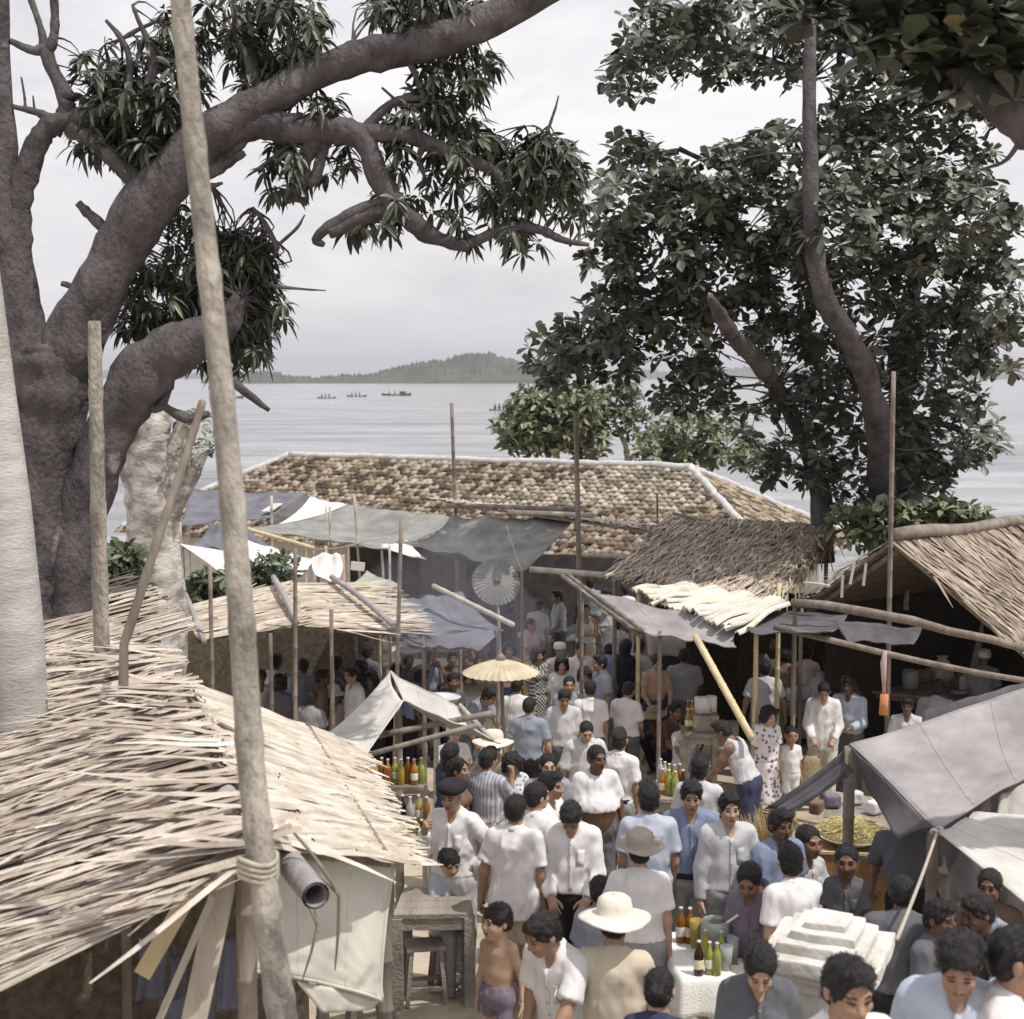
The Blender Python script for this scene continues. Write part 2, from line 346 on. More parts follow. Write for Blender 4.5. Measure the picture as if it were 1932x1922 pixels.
def bam(a, b, r0, r1=None, node=.32, mb=None, n=10, bend=0, seed=0, knots=True):
    a, b = np.array(a, float), np.array(b, float); r1 = r0 if r1 is None else r1; l = np.linalg.norm(b - a)
    mb = mb or MB(); rr = np.random.default_rng(seed + int(abs(a[0] * 100)))
    ts = [0.]; rs = [1.]
    k = int(l / node) if knots else max(2, int(l / .5))
    for i in range(1, k + 1):
        t = i / (k + 1) + (rr.random() - .5) * .1 / (k + 1)
        if knots: ts += [t - .016 / l, t - .004 / l, t + .004 / l, t + .016 / l]; rs += [.98, 1.13, 1.13, 1.0]
        else: ts.append(t); rs.append(1 + (rr.random() - .5) * .16)
    ts.append(1.); rs.append(1.); ts = np.array(ts); rs = np.array(rs)
    side = np.cross(b - a, (0.3, 1, .2)); side /= np.linalg.norm(side) + 1e-9
    pts = a + np.outer(ts, b - a) + np.outer(np.sin(ts * math.pi) * bend, side)
    if not knots: pts += np.outer(np.sin(ts * 9 + rr.random() * 6), side) * r0 * .35
    return mb.tube(pts, rs * (r0 + (r1 - r0) * ts), n)
def post(root, px, py, Y, r, foot=None, m=None, name='post', r1=None, knots=True, base=None):
    t = Q(px, py, y=Y)
    r = r * (.68 if Y > 15 else .85); b = np.array((t[0], Y, ground(Y) - .08)) if foot is None else np.array((Q(foot, 1100, y=Y)[0], Y, ground(Y) - .08))
    if base is not None: b = np.array(base)
    return bam(b, t, r, r1 or r * .85, knots=knots).build(name, m or m_bamboo_dark, root, True)
def stick(root, a, b, r, m=None, name='pole', knots=True, r1=None, bend=0):
    return bam(a, b, r, r1, knots=knots, bend=bend).build(name, m or m_bamboo, root, True)
def rope(root, a, b, r=.008, sag=.05, name='rope', m=None):
    t = np.linspace(0, 1, 12)[:, None]; p = np.array(a) * (1 - t) + np.array(b) * t; p[:, 2] -= (4 * t * (1 - t) * sag)[:, 0]
    return MB().tube(p, r, 6).build(name, m or m_rope, root, True)
def sheet(root, TL, TR, BR, BL, m, sag=.12, fold=.02, nf=5, nu=36, nv=26, seed=0, name='canvas', edge=.04, diag=0.0, solid=.008, sagv=None):
    rr = np.random.default_rng(seed); TL, TR, BR, BL = map(np.array, (TL, TR, BR, BL))
    u = np.linspace(0, 1, nu)[:, None]; v = np.linspace(0, 1, nv)[None, :]
    e = lambda q: 4 * q * (1 - q)
    # scalloped edges: pull the borders inward between the corners
    U = u + edge * (.5 - u) * e(v) * 2 * (1 if edge else 0); Vv = v + edge * (.5 - v) * e(u) * 2
    P = ((1 - U) * (1 - Vv))[..., None] * TL + (U * (1 - Vv))[..., None] * TR + (U * Vv)[..., None] * BR + ((1 - U) * Vv)[..., None] * BL
    P = P.copy(); P[..., 2] -= sag * (e(u) * .6 + .4) * e(v) * (np.ones_like(u * v)) if sagv is None else sag * e(u) * sagv(v)
    ph = rr.random(8) * 6.28
    w = np.zeros((nu, nv))
    for k in range(4):
        w = w + np.sin((u * (1 - diag) + v * diag) * nf * (1 + .6 * k) * math.pi + ph[k] + .8 * np.sin(v * 3 + ph[k + 4])) / (1 + k)
    amp = .5 * fold * (.6 + .4 * np.abs(1 - 2 * v)) * np.minimum(1, e(u) * 6 + .2)
    n = np.cross(TR - TL, BL - TL); n = n / np.linalg.norm(n); n = n if n[2] > 0 else -n
    P = P + (w * amp)[..., None] * n
    U2, V2 = u + 0 * v, v + 0 * u
    for cu in (0, 1):
        for cv in (0, 1):
            du, dv = np.abs(U2 - cu) + 1e-3, np.abs(V2 - cv); ang = np.arctan2(dv, du); dist = np.sqrt(du * du + dv * dv)
            P = P + ((1 - np.abs(np.sin(ang * (9 + 3 * rr.random()) + rr.random() * 3)) * 2) * np.exp(-dist * 3.2) * min(1, 1) * np.minimum(1, dist * 8) * (.010 + fold * .35))[..., None] * n
    side_ = 1
    o = MB().grid(P).build(name, m, root, True, solid=solid)
    if nu >= 30:
        for i in (int(nu * .34), int(nu * .67)): MB().tube(P[i] + n * .004, .004, 4).build('seam', m, root, True)
        MB().tube(np.concatenate([P[:, 0], P[-1, :], P[::-1, -1], P[0, ::-1]]), .010, 5).build('hem', m, root, True)
    return o
c_olive = cloth('olive_grey_canvas', (.235, .235, .225), .22); c_grey = cloth('grey_canvas', (.30, .285, .29), .22)
c_dark = cloth('dark_blue_grey_canvas', (.15, .15, .175), .2); c_char = cloth('charcoal_canvas', (.115, .11, .12), .25)
c_white = cloth('white_cotton', (.74, .70, .68), .10); c_cream = cloth('cream_canvas', (.60, .575, .51), .14); c_pale = cloth('pale_grey_canvas', (.48, .465, .44), .15)
c_green = cloth('faded_green_canvas', (.30, .325, .27), .15); c_brown = cloth('brown_sacking', (.26, .20, .15), .25)

# ------------------------------------------------------------ left foreground hut: ridge runs away from the camera
ZR = 2.8
Rn, Rf = Q(484, 1612, z=ZR), Q(262, 1215, z=ZR)
ax = (Rf - Rn); axl = np.linalg.norm(ax); ax = ax / axl
perp = np.array((-ax[1], ax[0], 0)); perp = perp if perp[0] < 0 else -perp      # to the left
Ln_, Lf_ = Rn + perp * 2.3 + np.array((0, 0, -.72)), Rf + perp * 2.3 + np.array((0, 0, -.72))
En, Ef = Q(742, 1625, z=2.28), Q(596, 1384, z=2.28)
hut = thing('thatched_hut', (Rn[0] - .5, (Rn[1] + Rf[1]) / 2, 0), 'pale palm-thatched hut with shaggy blades and a cream cloth on its gable', 'hut')
thatch(hut, Rn, Rf, Lf_, Ln_, 3300, (.5, 1.2), (.022, .060), 7.5, .07, .12, 11, parts=270, courses=9, overhang=.45, curl=.09, ext=.045)
RnR, RfR = Rn + ax * .15, Q(348, 1288, z=ZR - .02)
# right slope: flatter bleached panels with a batten and a fringe
thatch(hut, RnR, RfR, Ef, En, 850, (.8, 1.3), (.05, .085), 2.5, .01, .012, 12, c1=(.70, .655, .60), c2=(.52, .475, .425), courses=3, overhang=.36, curl=.03, name='bleached_thatch')
stick(hut, En * .93 + RnR * .07 + np.array((0, 0, .05)), Ef * .93 + RfR * .07 + np.array((0, 0, .05)), .014, m_bamboo_dark, 'batten', bend=.02)
stick(hut, RnR * .45 + En * .55 + (RfR - RnR) * .5 + np.array((0, 0, .05)), RnR * .9 + En * .1 + (RfR - RnR) * .62 + np.array((0, 0, .06)), .012, m_bamboo_dark, 'batten')
thatch(hut, Rf - ax * .2 + np.array((0, 0, .02)), Rf + ax * 2.4 + perp * .2 + np.array((0, 0, .12)), Rf + ax * 2.4 + perp * 2.4 + np.array((0, 0, -.45)), Rf - ax * .2 + perp * 2.3 + np.array((0, 0, -.58)), 1000, (.6, 1.2), (.024, .055), 6, .07, .08, 13, courses=5, name='thatch', first=-.08)
# ridge capping blades and the stubs at the near gable
rr = np.random.default_rng(5); n = 150
t = rr.random(n); Pp = Rn + np.outer(t, Rf - Rn) + np.array((0, 0, .03)) - perp * (.25 * rr.random(n))[:, None]
Dv = perp * 1.0 + ax * rr.normal(0, .22, n)[:, None] + np.outer(rr.normal(-.22, .13, n), (0, 0, 1)); Dv /= np.linalg.norm(Dv, axis=1)[:, None]
V, F, C = blades(Pp, Dv, np.tile((0, 0, 1.), (n, 1)), .45 + .6 * rr.random(n), .035 + .03 * rr.random(n), (.01 + 0 * t, .06 + .1 * rr.random(n)), rr, TH1, TH2)
o = bpy.data.objects.new('ridge_thatch', raw_mesh('ridge_thatch', V.reshape(-1, 3) - np.array(hut.location), F, m_thatch, False, C)); COL.objects.link(o); o.parent = hut; o['kind'] = 'stuff'
# ridge pole with its cut end towards the viewer
m_greylog = mat('grey_bamboo_end', (.25, .235, .24), (.37, .35, .35), 8, .7, .4, 30)
mb = MB(); pe = Q(596, 1690, y=5.75); ps = Q(525, 1600, y=6.35); ps2 = ps + (ps - pe) / np.linalg.norm(ps - pe) * 1.2; ps2 = Rn + ax * .9
rout = np.linspace(0, 1, 7)[:, None]; pts = np.concatenate([ps2[None], ps * (1 - rout) + pe * rout])
mb.tube(pts, [.06] * 8, 16, cap=False); mb.tube(pts[::-1], [.05] * 8, 16, cap=False)
mb.build('ridge_pole', m_greylog, hut, True)
# lashings and dangling leaf strings
for i, (x0, y0, x1, y1, x2, y2) in enumerate([(600, 1650, 640, 1690, 632, 1830), (575, 1640, 600, 1745, 570, 1850), (560, 1680, 588, 1720, 600, 1760), (545, 1560, 610, 1640, 642, 1700)]):
    pts = [Q(x0, y0, y=6.05), Q((x0 + x1) / 2 + 3, (y0 + y1) / 2, y=6.02), Q(x1, y1, y=6.0), Q((x1 + x2) / 2 + 2, (y1 + y2) / 2, y=6.0), Q(x2, y2, y=6.02)]
    MB().tube(pts, [.006, .008, .008, .007, .003], 6).build('leaf_string', m_bamboo_dark, hut, True)
for i, (xa, ya, xb, yb, w, yd, mm) in enumerate([(372, 1660, 268, 1840, .075, 6.0, m_bamboo_yel), (428, 1640, 365, 1930, .11, 6.05, m_bamboo), (402, 1690, 300, 1925, .03, 5.9, m_bamboo), (330, 1600, 440, 1560, .03, 6.2, m_bamboo)]):
    MB().plank(Q(xa, ya, y=yd), Q(xb, yb, y=yd - .12), w, .02, (0, -1, .2)).build('split_bamboo', mm, hut)
# cream cloth on the gable, torn at its left
sheet(hut, Q(440, 1570, y=6.35), Q(748, 1632, y=7.3), Q(722, 1888, y=7.15), Q(470, 1830, y=6.3), c_cream, .0, .02, 3, 30, 30, 3, 'gable_cloth', .03, sagv=lambda v: v * 0)
sheet(hut, Q(560, 1850, y=6.6), Q(724, 1880, y=7.16), Q(700, 1905, y=7.1), Q(610, 1912, y=6.75), c_cream, .02, .01, 3, 16, 8, 4, 'cloth_hem', .02)
m_bluecloth = cloth('hanging_blue_washing', (.16, .17, .23), .2)
for k, (x, y, w, h, yd) in enumerate([(262, 1770, 60, 120, 7.6), (322, 1800, 30, 130, 7.7), (355, 1850, 60, 110, 7.5), (415, 1760, 60, 150, 7.4), (300, 1880, 60, 120, 7.3)]):
    sheet(hut, Q(x, y, y=yd), Q(x + w, y - 10, y=yd + .1), Q(x + w * .8, y + h, y=yd + .05), Q(x - 8, y + h, y=yd), m_bluecloth, 0, .025, 3, 10, 14, k, 'hanging_cloth', .06)
# gable frame: posts and tie beams inside
for p in (Rn + ax * .3, Rn + ax * 3.6, Ln_ + ax * .3, Ln_ + ax * 3.8, En + ax * .2, Ef - ax * .1):
    stick(hut, (p[0], p[1], ground(p[1]) - .05), (p[0], p[1], p[2] - .04), .045, m_bamboo_dark, 'post')
for a, b_ in ((Ln_, Rn), (En, Rn), (Ln_, Lf_)):
    stick(hut, np.array(a) + ax * .3 - np.array((0, 0, .07)), np.array(b_) + ax * .3 * (1 if b_ is Rn else -1) - np.array((0, 0, .09)), .03, m_bamboo_dark, 'rafter')
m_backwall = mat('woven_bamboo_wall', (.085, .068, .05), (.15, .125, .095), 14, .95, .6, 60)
mb = MB(); p0 = Ln_ + ax * 3.4; p1 = En + ax * 2.2
MB().box(((p0[0] + p1[0]) / 2, (p0[1] + p1[1]) / 2, .95), (np.linalg.norm((p1 - p0)[:2]), .05, 1.9), np.array(Matrix.Rotation(math.atan2((p1 - p0)[1], (p1 - p0)[0]), 3, 'Z'))).build('woven_wall', m_backwall, hut)

# tall leaning bamboo pole in front, out of focus
bp_ = thing('bamboo_pole', Q(505, 1922, y=4.6) * np.array((1, 1, 0)), 'tall leaning bamboo pole standing in front of the thatched hut', 'pole')
pts = [(335, -60, 5.35), (352, 120, 5.3), (385, 430, 5.2), (415, 700, 5.1), (437, 930, 5.0), (458, 1200, 4.9), (473, 1440, 4.8), (492, 1620, 4.72), (515, 1800, 4.65), (545, 2010, 4.55)]
pp = [Q(x, y, y=d) for x, y, d in pts]; foot = pp[-1] + (pp[-1] - pp[-2]) / np.linalg.norm(pp[-1] - pp[-2]) * 1.0
pp = pp + [np.array((foot[0] + .12, foot[1] - .05, 0.9)), np.array((foot[0] + .2, foot[1] - .08, 0.0))]
pp = np.array(pp[::-1]); tt = np.linspace(0, len(pp) - 1, 90)
cv = np.stack([np.interp(tt, range(len(pp)), pp[:, k]) for k in range(3)], 1)
rad = np.interp(cv[:, 2], [0, 2.6, 6.2], [.056, .051, .037]) * (1 + .10 * (np.arange(90) % 7 == 0))
m_bignode = mat('mottled_bamboo', (.13, .117, .105), (.41, .375, .325), 5.5, .75, 1.0, 34, (1, 1, .5), .2, detail=10, bdist=.03)
MB().tube(cv, rad, 18).build('stem', m_bignode, bp_, True)
p = Q(487, 1640, y=4.72)
for k in range(4): MB().tube([p + np.array((.066 * math.cos(a), .066 * math.sin(a), .02 * k - .02 + .01 * math.sin(a * 2))) for a in np.linspace(0, 6.3, 16)], .009, 6).build('lashing', m_rope, bp_, True)

def lone_pole(pts, r, m, label, name='pole', cat='pole', knots=True, group=None):
    """pts: [(px,py,Y),...] top to bottom; carried down to the ground"""
    P_ = [Q(*q[:2], y=q[2]) for q in pts]; last = P_[-1]
    fd = np.array((last[0] + (last[0] - P_[0][0]) * .1, last[1], ground(last[1]) - .05))
    root = thing(name, (fd[0], fd[1], ground(last[1])), label, cat, group)
    full = np.array(P_ + [fd]); mb = MB(); tt = np.linspace(0, len(full) - 1, 40)
    cv = np.stack([np.interp(tt, range(len(full)), full[:, k]) for k in range(3)], 1)[::-1]
    k = np.arange(40); mb.tube(cv, np.linspace(1.15, .85, 40) * r * (1 + (.12 * (k % 5 == 0) if knots else (.0 if knots is None else .08) * np.sin(k * 1.7))), 10)
    mb.build('stem', m, root, True); return root
lone_pole([(178, 606, 9.9), (182, 800, 9.85), (190, 1150, 9.8)], .052, m_bignode, 'cut bamboo post with sawn top beside the thick mango trunk', 'bamboo_post', 'post')
lone_pole([(383, 755, 8.9), (345, 880, 8.8), (300, 1010, 8.7), (232, 1222, 8.6)], .028, m_bamboo_dark, 'dark crooked stick leaning up out of the pale thatch', 'leaning_stick', 'stick', False)
lone_pole([(-42, 500, 9.0), (-12, 750, 9.0), (12, 950, 8.9), (34, 1200, 8.8)], .15, mat('pale_smooth_bark', (.34, .32, .31), (.47, .45, .43), 4, .8, .5, 24, (1, 1, 3)), 'bare pale smooth palm trunk left of the mango tree', 'palm_tree', 'tree', None)
# ------------------------------------------------------------ hip-roofed tile building on the shore
m_tile = mat('weathered_clay_tile', (.62, .58, .53), (1.0, .98, .94), 30, .9, .5, 60, spec=.1, vcol=True)
m_tile_o = mat('weathered_clay_tile_single', (.17, .138, .11), (.42, .365, .29), 9, .9, .5, 60, spec=.1, objrand=.6)
m_mortar = mat('grey_ridge_mortar', (.40, .39, .39), (.56, .55, .55), 6, .9, .5, 20)
m_wallw = mat('pale_plaster_wall', (.42, .40, .37), (.55, .53, .49), 4, .9, .3, 20)
ZT = 2.45
R1, R2 = Q(545, 862, z=ZT), Q(1300, 885, z=ZT)
dax = (R2 - R1) / np.linalg.norm(R2 - R1); nax = np.array((dax[1], -dax[0], 0)); nax = nax if nax[1] < 0 else -nax
RUN, DROP = 3.4, 1.95; dz = np.array((0, 0, -DROP))
c_nl, c_nr = R1 - dax * RUN + nax * RUN + dz, R2 + dax * RUN + nax * RUN + dz
c_fl, c_fr = R1 - dax * RUN - nax * RUN + dz, R2 + dax * RUN - nax * RUN + dz
bld = thing('tiled_building', ((c_nl + c_fr) / 2) * np.array((1, 1, 0)) + np.array((0, 0, -2.2)), 'long low building with mottled clay-tile hip roof by the water', 'building')
mb = MB(); mb.add([R1, R2, c_nr, c_nl, c_fr, c_fl], [(0, 3, 2, 1), (1, 2, 4), (0, 1, 4, 5), (0, 5, 3), (3, 5, 4, 2)]); roof = mb.build('roof', m_thatch_under, bld)
mb = MB(); q = .6
w = [c + (np.array(((c_nl + c_fr) / 2)) - c) * .09 for c in (c_nl, c_nr, c_fr, c_fl)]
for i in range(4):
    a, b_ = w[i].copy(), w[(i + 1) % 4].copy(); a[2] = b_[2] = c_nl[2] + .12; a2, b2 = a.copy(), b_.copy(); a2[2] = b2[2] = -3.2
    mb.add([a, b_, b2, a2], [(0, 1, 2, 3)])
mb.build('wall', m_wallw, bld, solid=.15)
# one pantile: a shallow barrel with a thick lower lip
tw, tl = .185, .25
def tile_mesh():
    k = 5; th = np.linspace(-1, 1, k); V = []
    for s_, h0 in ((0, .0), (tl, .030)):
        for q in th: V.append((q * tw * .54, s_, h0 + .042 * math.cos(q * 1.35)))
    for q in th: V.append((q * tw * .54, tl, .002 + .03 * math.cos(q * 1.35)))
    F = [(i, i + 1, k + i + 1, k + i) for i in range(k - 1)] + [(k + i, k + i + 1, 2 * k + i + 1, 2 * k + i) for i in range(k - 1)]
    return np.array(V), np.array(F)
tv, tf = tile_mesh(); tile_me = raw_mesh('roof_tile', tv, tf, m_tile_o)
# vectors: x along eave, y down slope, z normal
def tile_slope(T1, T2, E1, E2, want_parts, seed):
    rr = np.random.default_rng(seed)
    along = (E2 - E1) / np.linalg.norm(E2 - E1); mid = (T1 + T2) / 2; dn = (E1 + E2) / 2 - mid
    dn = dn - along * np.dot(dn, along); sl = np.linalg.norm(dn); dn /= sl; nm = np.cross(along, dn); 
    if nm[2] < 0: nm = -nm
    exp = .17; nrow = int(sl / exp) + 1; out = []
    for r_ in range(nrow):
        s_ = r_ * exp; f = min(1, (s_ + .1) / sl)
        a = T1 + (E1 - T1) * f; b_ = T2 + (E2 - T2) * f; wl = np.dot(b_ - a, along)
        for c in range(int(wl / tw) + 1):
            x = (c + .5 * (r_ % 2)) * tw
            if x > wl: continue
            st = T1 + dn * 0; start = a + along * x; start = start - dn * np.dot(start - (T1 + dn * s_), dn)
            jit = rr.normal(0, 1, 3)
            yaw = jit[0] * .10; al2 = along * math.cos(yaw) + dn * math.sin(yaw); dn2 = np.cross(nm, al2); dn2 = dn2 if np.dot(dn2, dn) > 0 else -dn2
            out.append((start + nm * (.03 + jit[1] * .012), np.stack([al2, dn2, nm], 1), s_))
    return out
tl_list = tile_slope(R1, R2, c_nl, c_nr, 0, 3)
tl_right = tile_slope(R2, R2, c_nr, c_fr, 0, 4)
vis = []
for i, (p, M, s_) in enumerate(tl_list):
    v_ = p - np.array((0, 0, CAMZ)); yy = v_[1] * _cp - v_[2] * _sp; zz = v_[1] * _sp + v_[2] * _cp
    sx, sy = 966 + FPX * v_[0] / yy, 961 - FPX * zz / yy
    if 620 < sx < 1330 and sy < 955: vis.append((np.linalg.norm(v_), i))
chosen = set(i for _, i in sorted(vis)[:285])
for i in sorted(chosen):
    p, M, _ = tl_list[i]; o = bpy.data.objects.new('roof_tile', tile_me); COL.objects.link(o); o.parent = bld
    X = Matrix(M.tolist()).to_4x4(); X.translation = Vector(p - np.array(bld.location)); o.matrix_basis = X
rest = [t for i, t in enumerate(tl_list) if i not in chosen] + tl_right
rr = np.random.default_rng(8)
VV = np.concatenate([tv @ M.T + p for p, M, _ in rest]) - np.array(bld.location)
FF = np.concatenate([tf + i * len(tv) for i in range(len(rest))])
base = np.array([(.42, .36, .285), (.30, .24, .185), (.19, .15, .12), (.11, .09, .08), (.50, .455, .39)])
cc = base[rr.integers(0, 5, len(rest))] * (1 + .25 * (rr.random((len(rest), 1)) - .5))
o = bpy.data.objects.new('roof_tiles', raw_mesh('roof_tiles', VV, FF, m_tile, False, np.repeat(cc, len(tv), 0))); COL.objects.link(o); o.parent = bld; o['kind'] = 'stuff'
up = np.array((0, 0, .07))
for a, b_ in ((R1, R2), (R2, c_nr), (R2, c_fr), (R1, c_nl)):
    k = np.linspace(0, 1, 40)[:, None]; rr = np.random.default_rng(3)
    MB().tube(a * (1 - k) + b_ * k + up + rr.normal(0, .012, (40, 3)), .10, 8).build('ridge_cap', m_mortar, bld, True)

# ------------------------------------------------------------ tall thin poles and canvas stalls, back rows
def stall(name, label, px, Y, cat='stall'): 
    p = Q(px, 1000, y=Y); return thing(name, (p[0], Y, ground(Y)), label, cat)
s = stall('canvas_stall', 'dark blue-grey canvas awning with a pale patch behind the palm-thatch panel', 450, 32)
sheet(s, Q(350, 922, y=34), Q(580, 930, y=34), Q(505, 978, y=31), Q(335, 992, y=31), c_dark, .15, .04, 4, seed=1)
sheet(s, Q(578, 931, y=33.9), Q(600, 940, y=33.5), Q(520, 990, y=31.1), Q(500, 982, y=31), c_char, .05, .02, 3, seed=2, name='side_flap')
mb = MB().grid([[Q(492, 965, y=31.55), Q(512, 965, y=31.6)], [Q(516, 950, y=32.6), Q(534, 950, y=32.7)]]); mb.build('patch', c_pale, s, solid=.02)
for x, y, Y in ((340, 985, 31), (512, 935, 31), (575, 930, 34), (355, 925, 34)): post(s, x, y, Y, .05, m=m_bamboo)
s = stall('canvas_stall', 'white cotton awning sheet between dark awning and olive tarpaulin', 590, 31)
sheet(s, Q(585, 938, y=32.5), Q(690, 956, y=31.5), Q(640, 1000, y=29.6), Q(518, 992, y=29.8), c_white, .1, .03, 4, seed=3)
for x, y, Y in ((590, 940, 32.5), (655, 950, 31.5), (615, 955, 29.6)): post(s, x, y, Y, .04, m=m_bamboo)
s = stall('canvas_stall', 'long olive-grey tarpaulin stretched low over poles below the tile roof', 660, 28)
sheet(s, Q(655, 951, y=31), Q(875, 975, y=29), Q(730, 1036, y=26.5), Q(440, 996, y=28), c_olive, .25, .03, 6, seed=4, edge=.03)
for x, y, Y, f in ((622, 955, 27.6, 625), (615, 1030, 26.8, 616), (720, 1025, 26.6, 730), (668, 935, 27, 690), (862, 975, 28.8, 862)): post(s, x, y, Y, .042, f, m=m_bamboo)
stick(s, Q(440, 990, y=28), Q(592, 1034, y=26.6), .04, m_bamboo_yel, 'ridge_bamboo')
rope(s, Q(590, 1036, y=26.5), Q(690, 1020, y=26.7), .012, .05)
sheet(s, Q(715, 1030, y=26.8), Q(770, 1020, y=26.8), Q(806, 1056, y=26), Q(785, 1050, y=26), c_white, .05, .03, 3, 14, 10, 5, 'white_flap')
mb = MB().box(Q(675, 1068, y=26), (.26, .03, .16), np.array(Matrix.Rotation(R(6), 3, 'Y'))); mb.build('white_board', c_white, s)
s = stall('canvas_stall', 'dark crumpled tarpaulin over a white lettered cloth banner', 470, 25.5)
sheet(s, Q(400, 985, y=27.5), Q(470, 1000, y=27.5), Q(598, 1060, y=25), Q(345, 1030, y=25.5), c_dark, .2, .08, 6, seed=6)
ban = sheet(s, Q(338, 1025, y=25.4), Q(606, 1066, y=24.9), Q(566, 1085, y=24.6), Q(430, 1092, y=24.6), c_white, .05, .02, 4, seed=7, name='banner')
sheet(s, Q(450, 1012, y=25.6), Q(600, 1058, y=24.95), Q(580, 1075, y=24.7), Q(455, 1082, y=24.7), c_white, .05, .03, 4, seed=8, name='banner_face')
m_ink = mat('black_sign_paint', (.03, .03, .035), None, rough=.8)
# brush lettering along the banner, cut off and only half readable
xs_ = np.linspace(466, 560, 10)
gl = ['o', 'r', 'd', 'j', 'o', 'u', 'n', 'd', 'i', 's']
for k, ch in enumerate(gl):
    cx, cy = xs_[k], 1078 - k * .9; F_ = 24.52; mbg = MB(); h = 6
    def st(*pp): mbg.tube([Q(cx + a, cy + b2, y=F_) for a, b2 in pp], .018, 5)
    if ch in 'od': st((-3, 0), (-2, -4), (1, -4), (3, 0), (1, 3), (-2, 3), (-3, 0))
    if ch in 'd': st((3, 3), (3, -9))
    if ch == 'r': st((-2, 3), (-2, -4), (0, -3), (3, -4))
    if ch == 'j': st((1, -4), (1, 4), (-1, 6), (-3, 5))
    if ch in 'u': st((-3, -4), (-3, 2), (0, 3), (3, 2), (3, -4))
    if ch == 'n': st((-3, 3), (-3, -4), (0, -4), (3, -2), (3, 3))
    if ch == 'i': st((0, -4), (0, 3))
    if ch == 's': st((3, -4), (-2, -3), (2, 1), (-3, 3))
    mbg.build('letter', m_ink, s)
for x, y, Y in ((345, 1028, 25.4), (512, 1035, 25.2), (600, 1060, 24.9)): post(s, x, y, Y, .04)
sheet(s, Q(590, 1050, y=24.8), Q(642, 1046, y=24.8), Q(640, 1090, y=24.5), Q(600, 1088, y=24.5), c_white, .1, .06, 3, 16, 14, 9, 'bundled_cloth', -.12)
sheet(s, Q(628, 1050, y=24.85), Q(650, 1046, y=24.85), Q(652, 1100, y=24.7), Q(632, 1098, y=24.7), cloth('pink_print', (.55, .36, .33), .3), .0, .03, 3, 8, 12, 10, 'pink_cloth', .02)
s = stall('canvas_stall', 'small faded green pitched canvas behind the palm-thatch panel', 700, 21.5)
sheet(s, Q(692, 1076, y=22), Q(756, 1102, y=21.6), Q(715, 1122, y=20.6), Q(642, 1112, y=20.8), c_green, .05, .015, 3, 18, 14, 11)
for x, y, Y in ((692, 1078, 22), (735, 1028, 21.7), (750, 1102, 21.6), (716, 1118, 20.7)): post(s, x, y, Y, .035, m=m_bamboo)

# big olive tarpaulin stall in the middle, thatch-topped
s = stall('market_stall', 'large sagging olive tarpaulin stall with dark open front, centre of the market', 1000, 23, 'stall')
sheet(s, Q(850, 974, y=25.2), Q(1086, 976, y=24.4), Q(985, 1078, y=21.6), Q(748, 1022, y=23.2), c_olive, .35, .05, 7, 44, 30, 12, diag=.25)
A, B = Q(842, 953, y=25.3), Q(1092, 962, y=24.5)
stick(s, A, B, .05, m_bamboo_dark, 'ridge_beam')
stick(s, Q(960, 966, y=24.6), Q(1120, 972, y=23.9), .045, m_bamboo, 'ridge_bamboo')
thatch(s, A + (0, .0, .05), Q(1228, 1002, y=23.2), Q(1180, 985, y=26), Q(850, 945, y=27.6), 420, (.5, .9), (.05, .08), 7, .05, .05, 21, courses=4, name='thatch')
for x, y, Y, f, r in ((1086, 776, 22.9, 1100, .07), (1225, 1000, 22.6, 1233, .06), (852, 760, 26.4, 869, .06), (868, 1000, 24.8, 868, .05), (1240, 930, 24.6, 1246, .035), (985, 1078, 21.6, 985, .04)): post(s, x, y, Y, r, f)
for a, b_, r in (((1000, 1074, 21.8), (1205, 1090, 21.4), .05), ((1090, 1046, 23.6), (1220, 1052, 23.2), .04)): stick(s, Q(*a[:2], y=a[2]), Q(*b_[:2], y=b_[2]), r, m_bamboo, 'cross_beam')
stick(s, Q(1060, 1085, y=20.2), Q(1210, 1200, y=18.2), .035, m_bamboo_dark, 'brace')
rope(s, Q(955, 990, y=23.9), Q(985, 1078, y=21.6), .012, .02)
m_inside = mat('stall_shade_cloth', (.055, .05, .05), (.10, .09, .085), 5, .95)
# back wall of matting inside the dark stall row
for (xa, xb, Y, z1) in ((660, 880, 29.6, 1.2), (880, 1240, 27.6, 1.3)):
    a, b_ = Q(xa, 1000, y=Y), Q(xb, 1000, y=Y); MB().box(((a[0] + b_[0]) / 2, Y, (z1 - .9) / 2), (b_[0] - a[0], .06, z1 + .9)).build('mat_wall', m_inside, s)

# brown thatched stall, blades combed down to the left
s = stall('thatched_stall', 'brown palm-thatched stall roof with lashed poles along its ridge', 1370, 21.5, 'stall')
A, B, C_, D_ = Q(1262, 972, y=24), Q(1572, 990, y=22.5), Q(1462, 1130, y=18.8), Q(1148, 1090, y=20.6)
thatch(s, A, B, C_, D_, 1900, (.5, 1.0), (.03, .055), 6, .05, .06, 31, c1=(.72, .65, .57), c2=(.36, .305, .26), courses=8, overhang=.2)
for (xa, ya, xb, yb) in ((1270, 972, 1560, 1008), (1290, 990, 1552, 1030)):
    stick(s, Q(xa, ya - 4, y=23.7), Q(xb, yb - 6, y=21.8), .025, m_bamboo_dark, 'lashed_pole', bend=-.12)
thatch(s, Q(1530, 1040, y=20.9), Q(1572, 992, y=22.4), Q(1575, 1010, y=22), Q(1470, 1138, y=18.9), 260, (.4, .8), (.03, .05), 12, .1, .08, 32, c1=(.58, .52, .44), c2=(.34, .28, .22), name='frayed_edge', under=False)
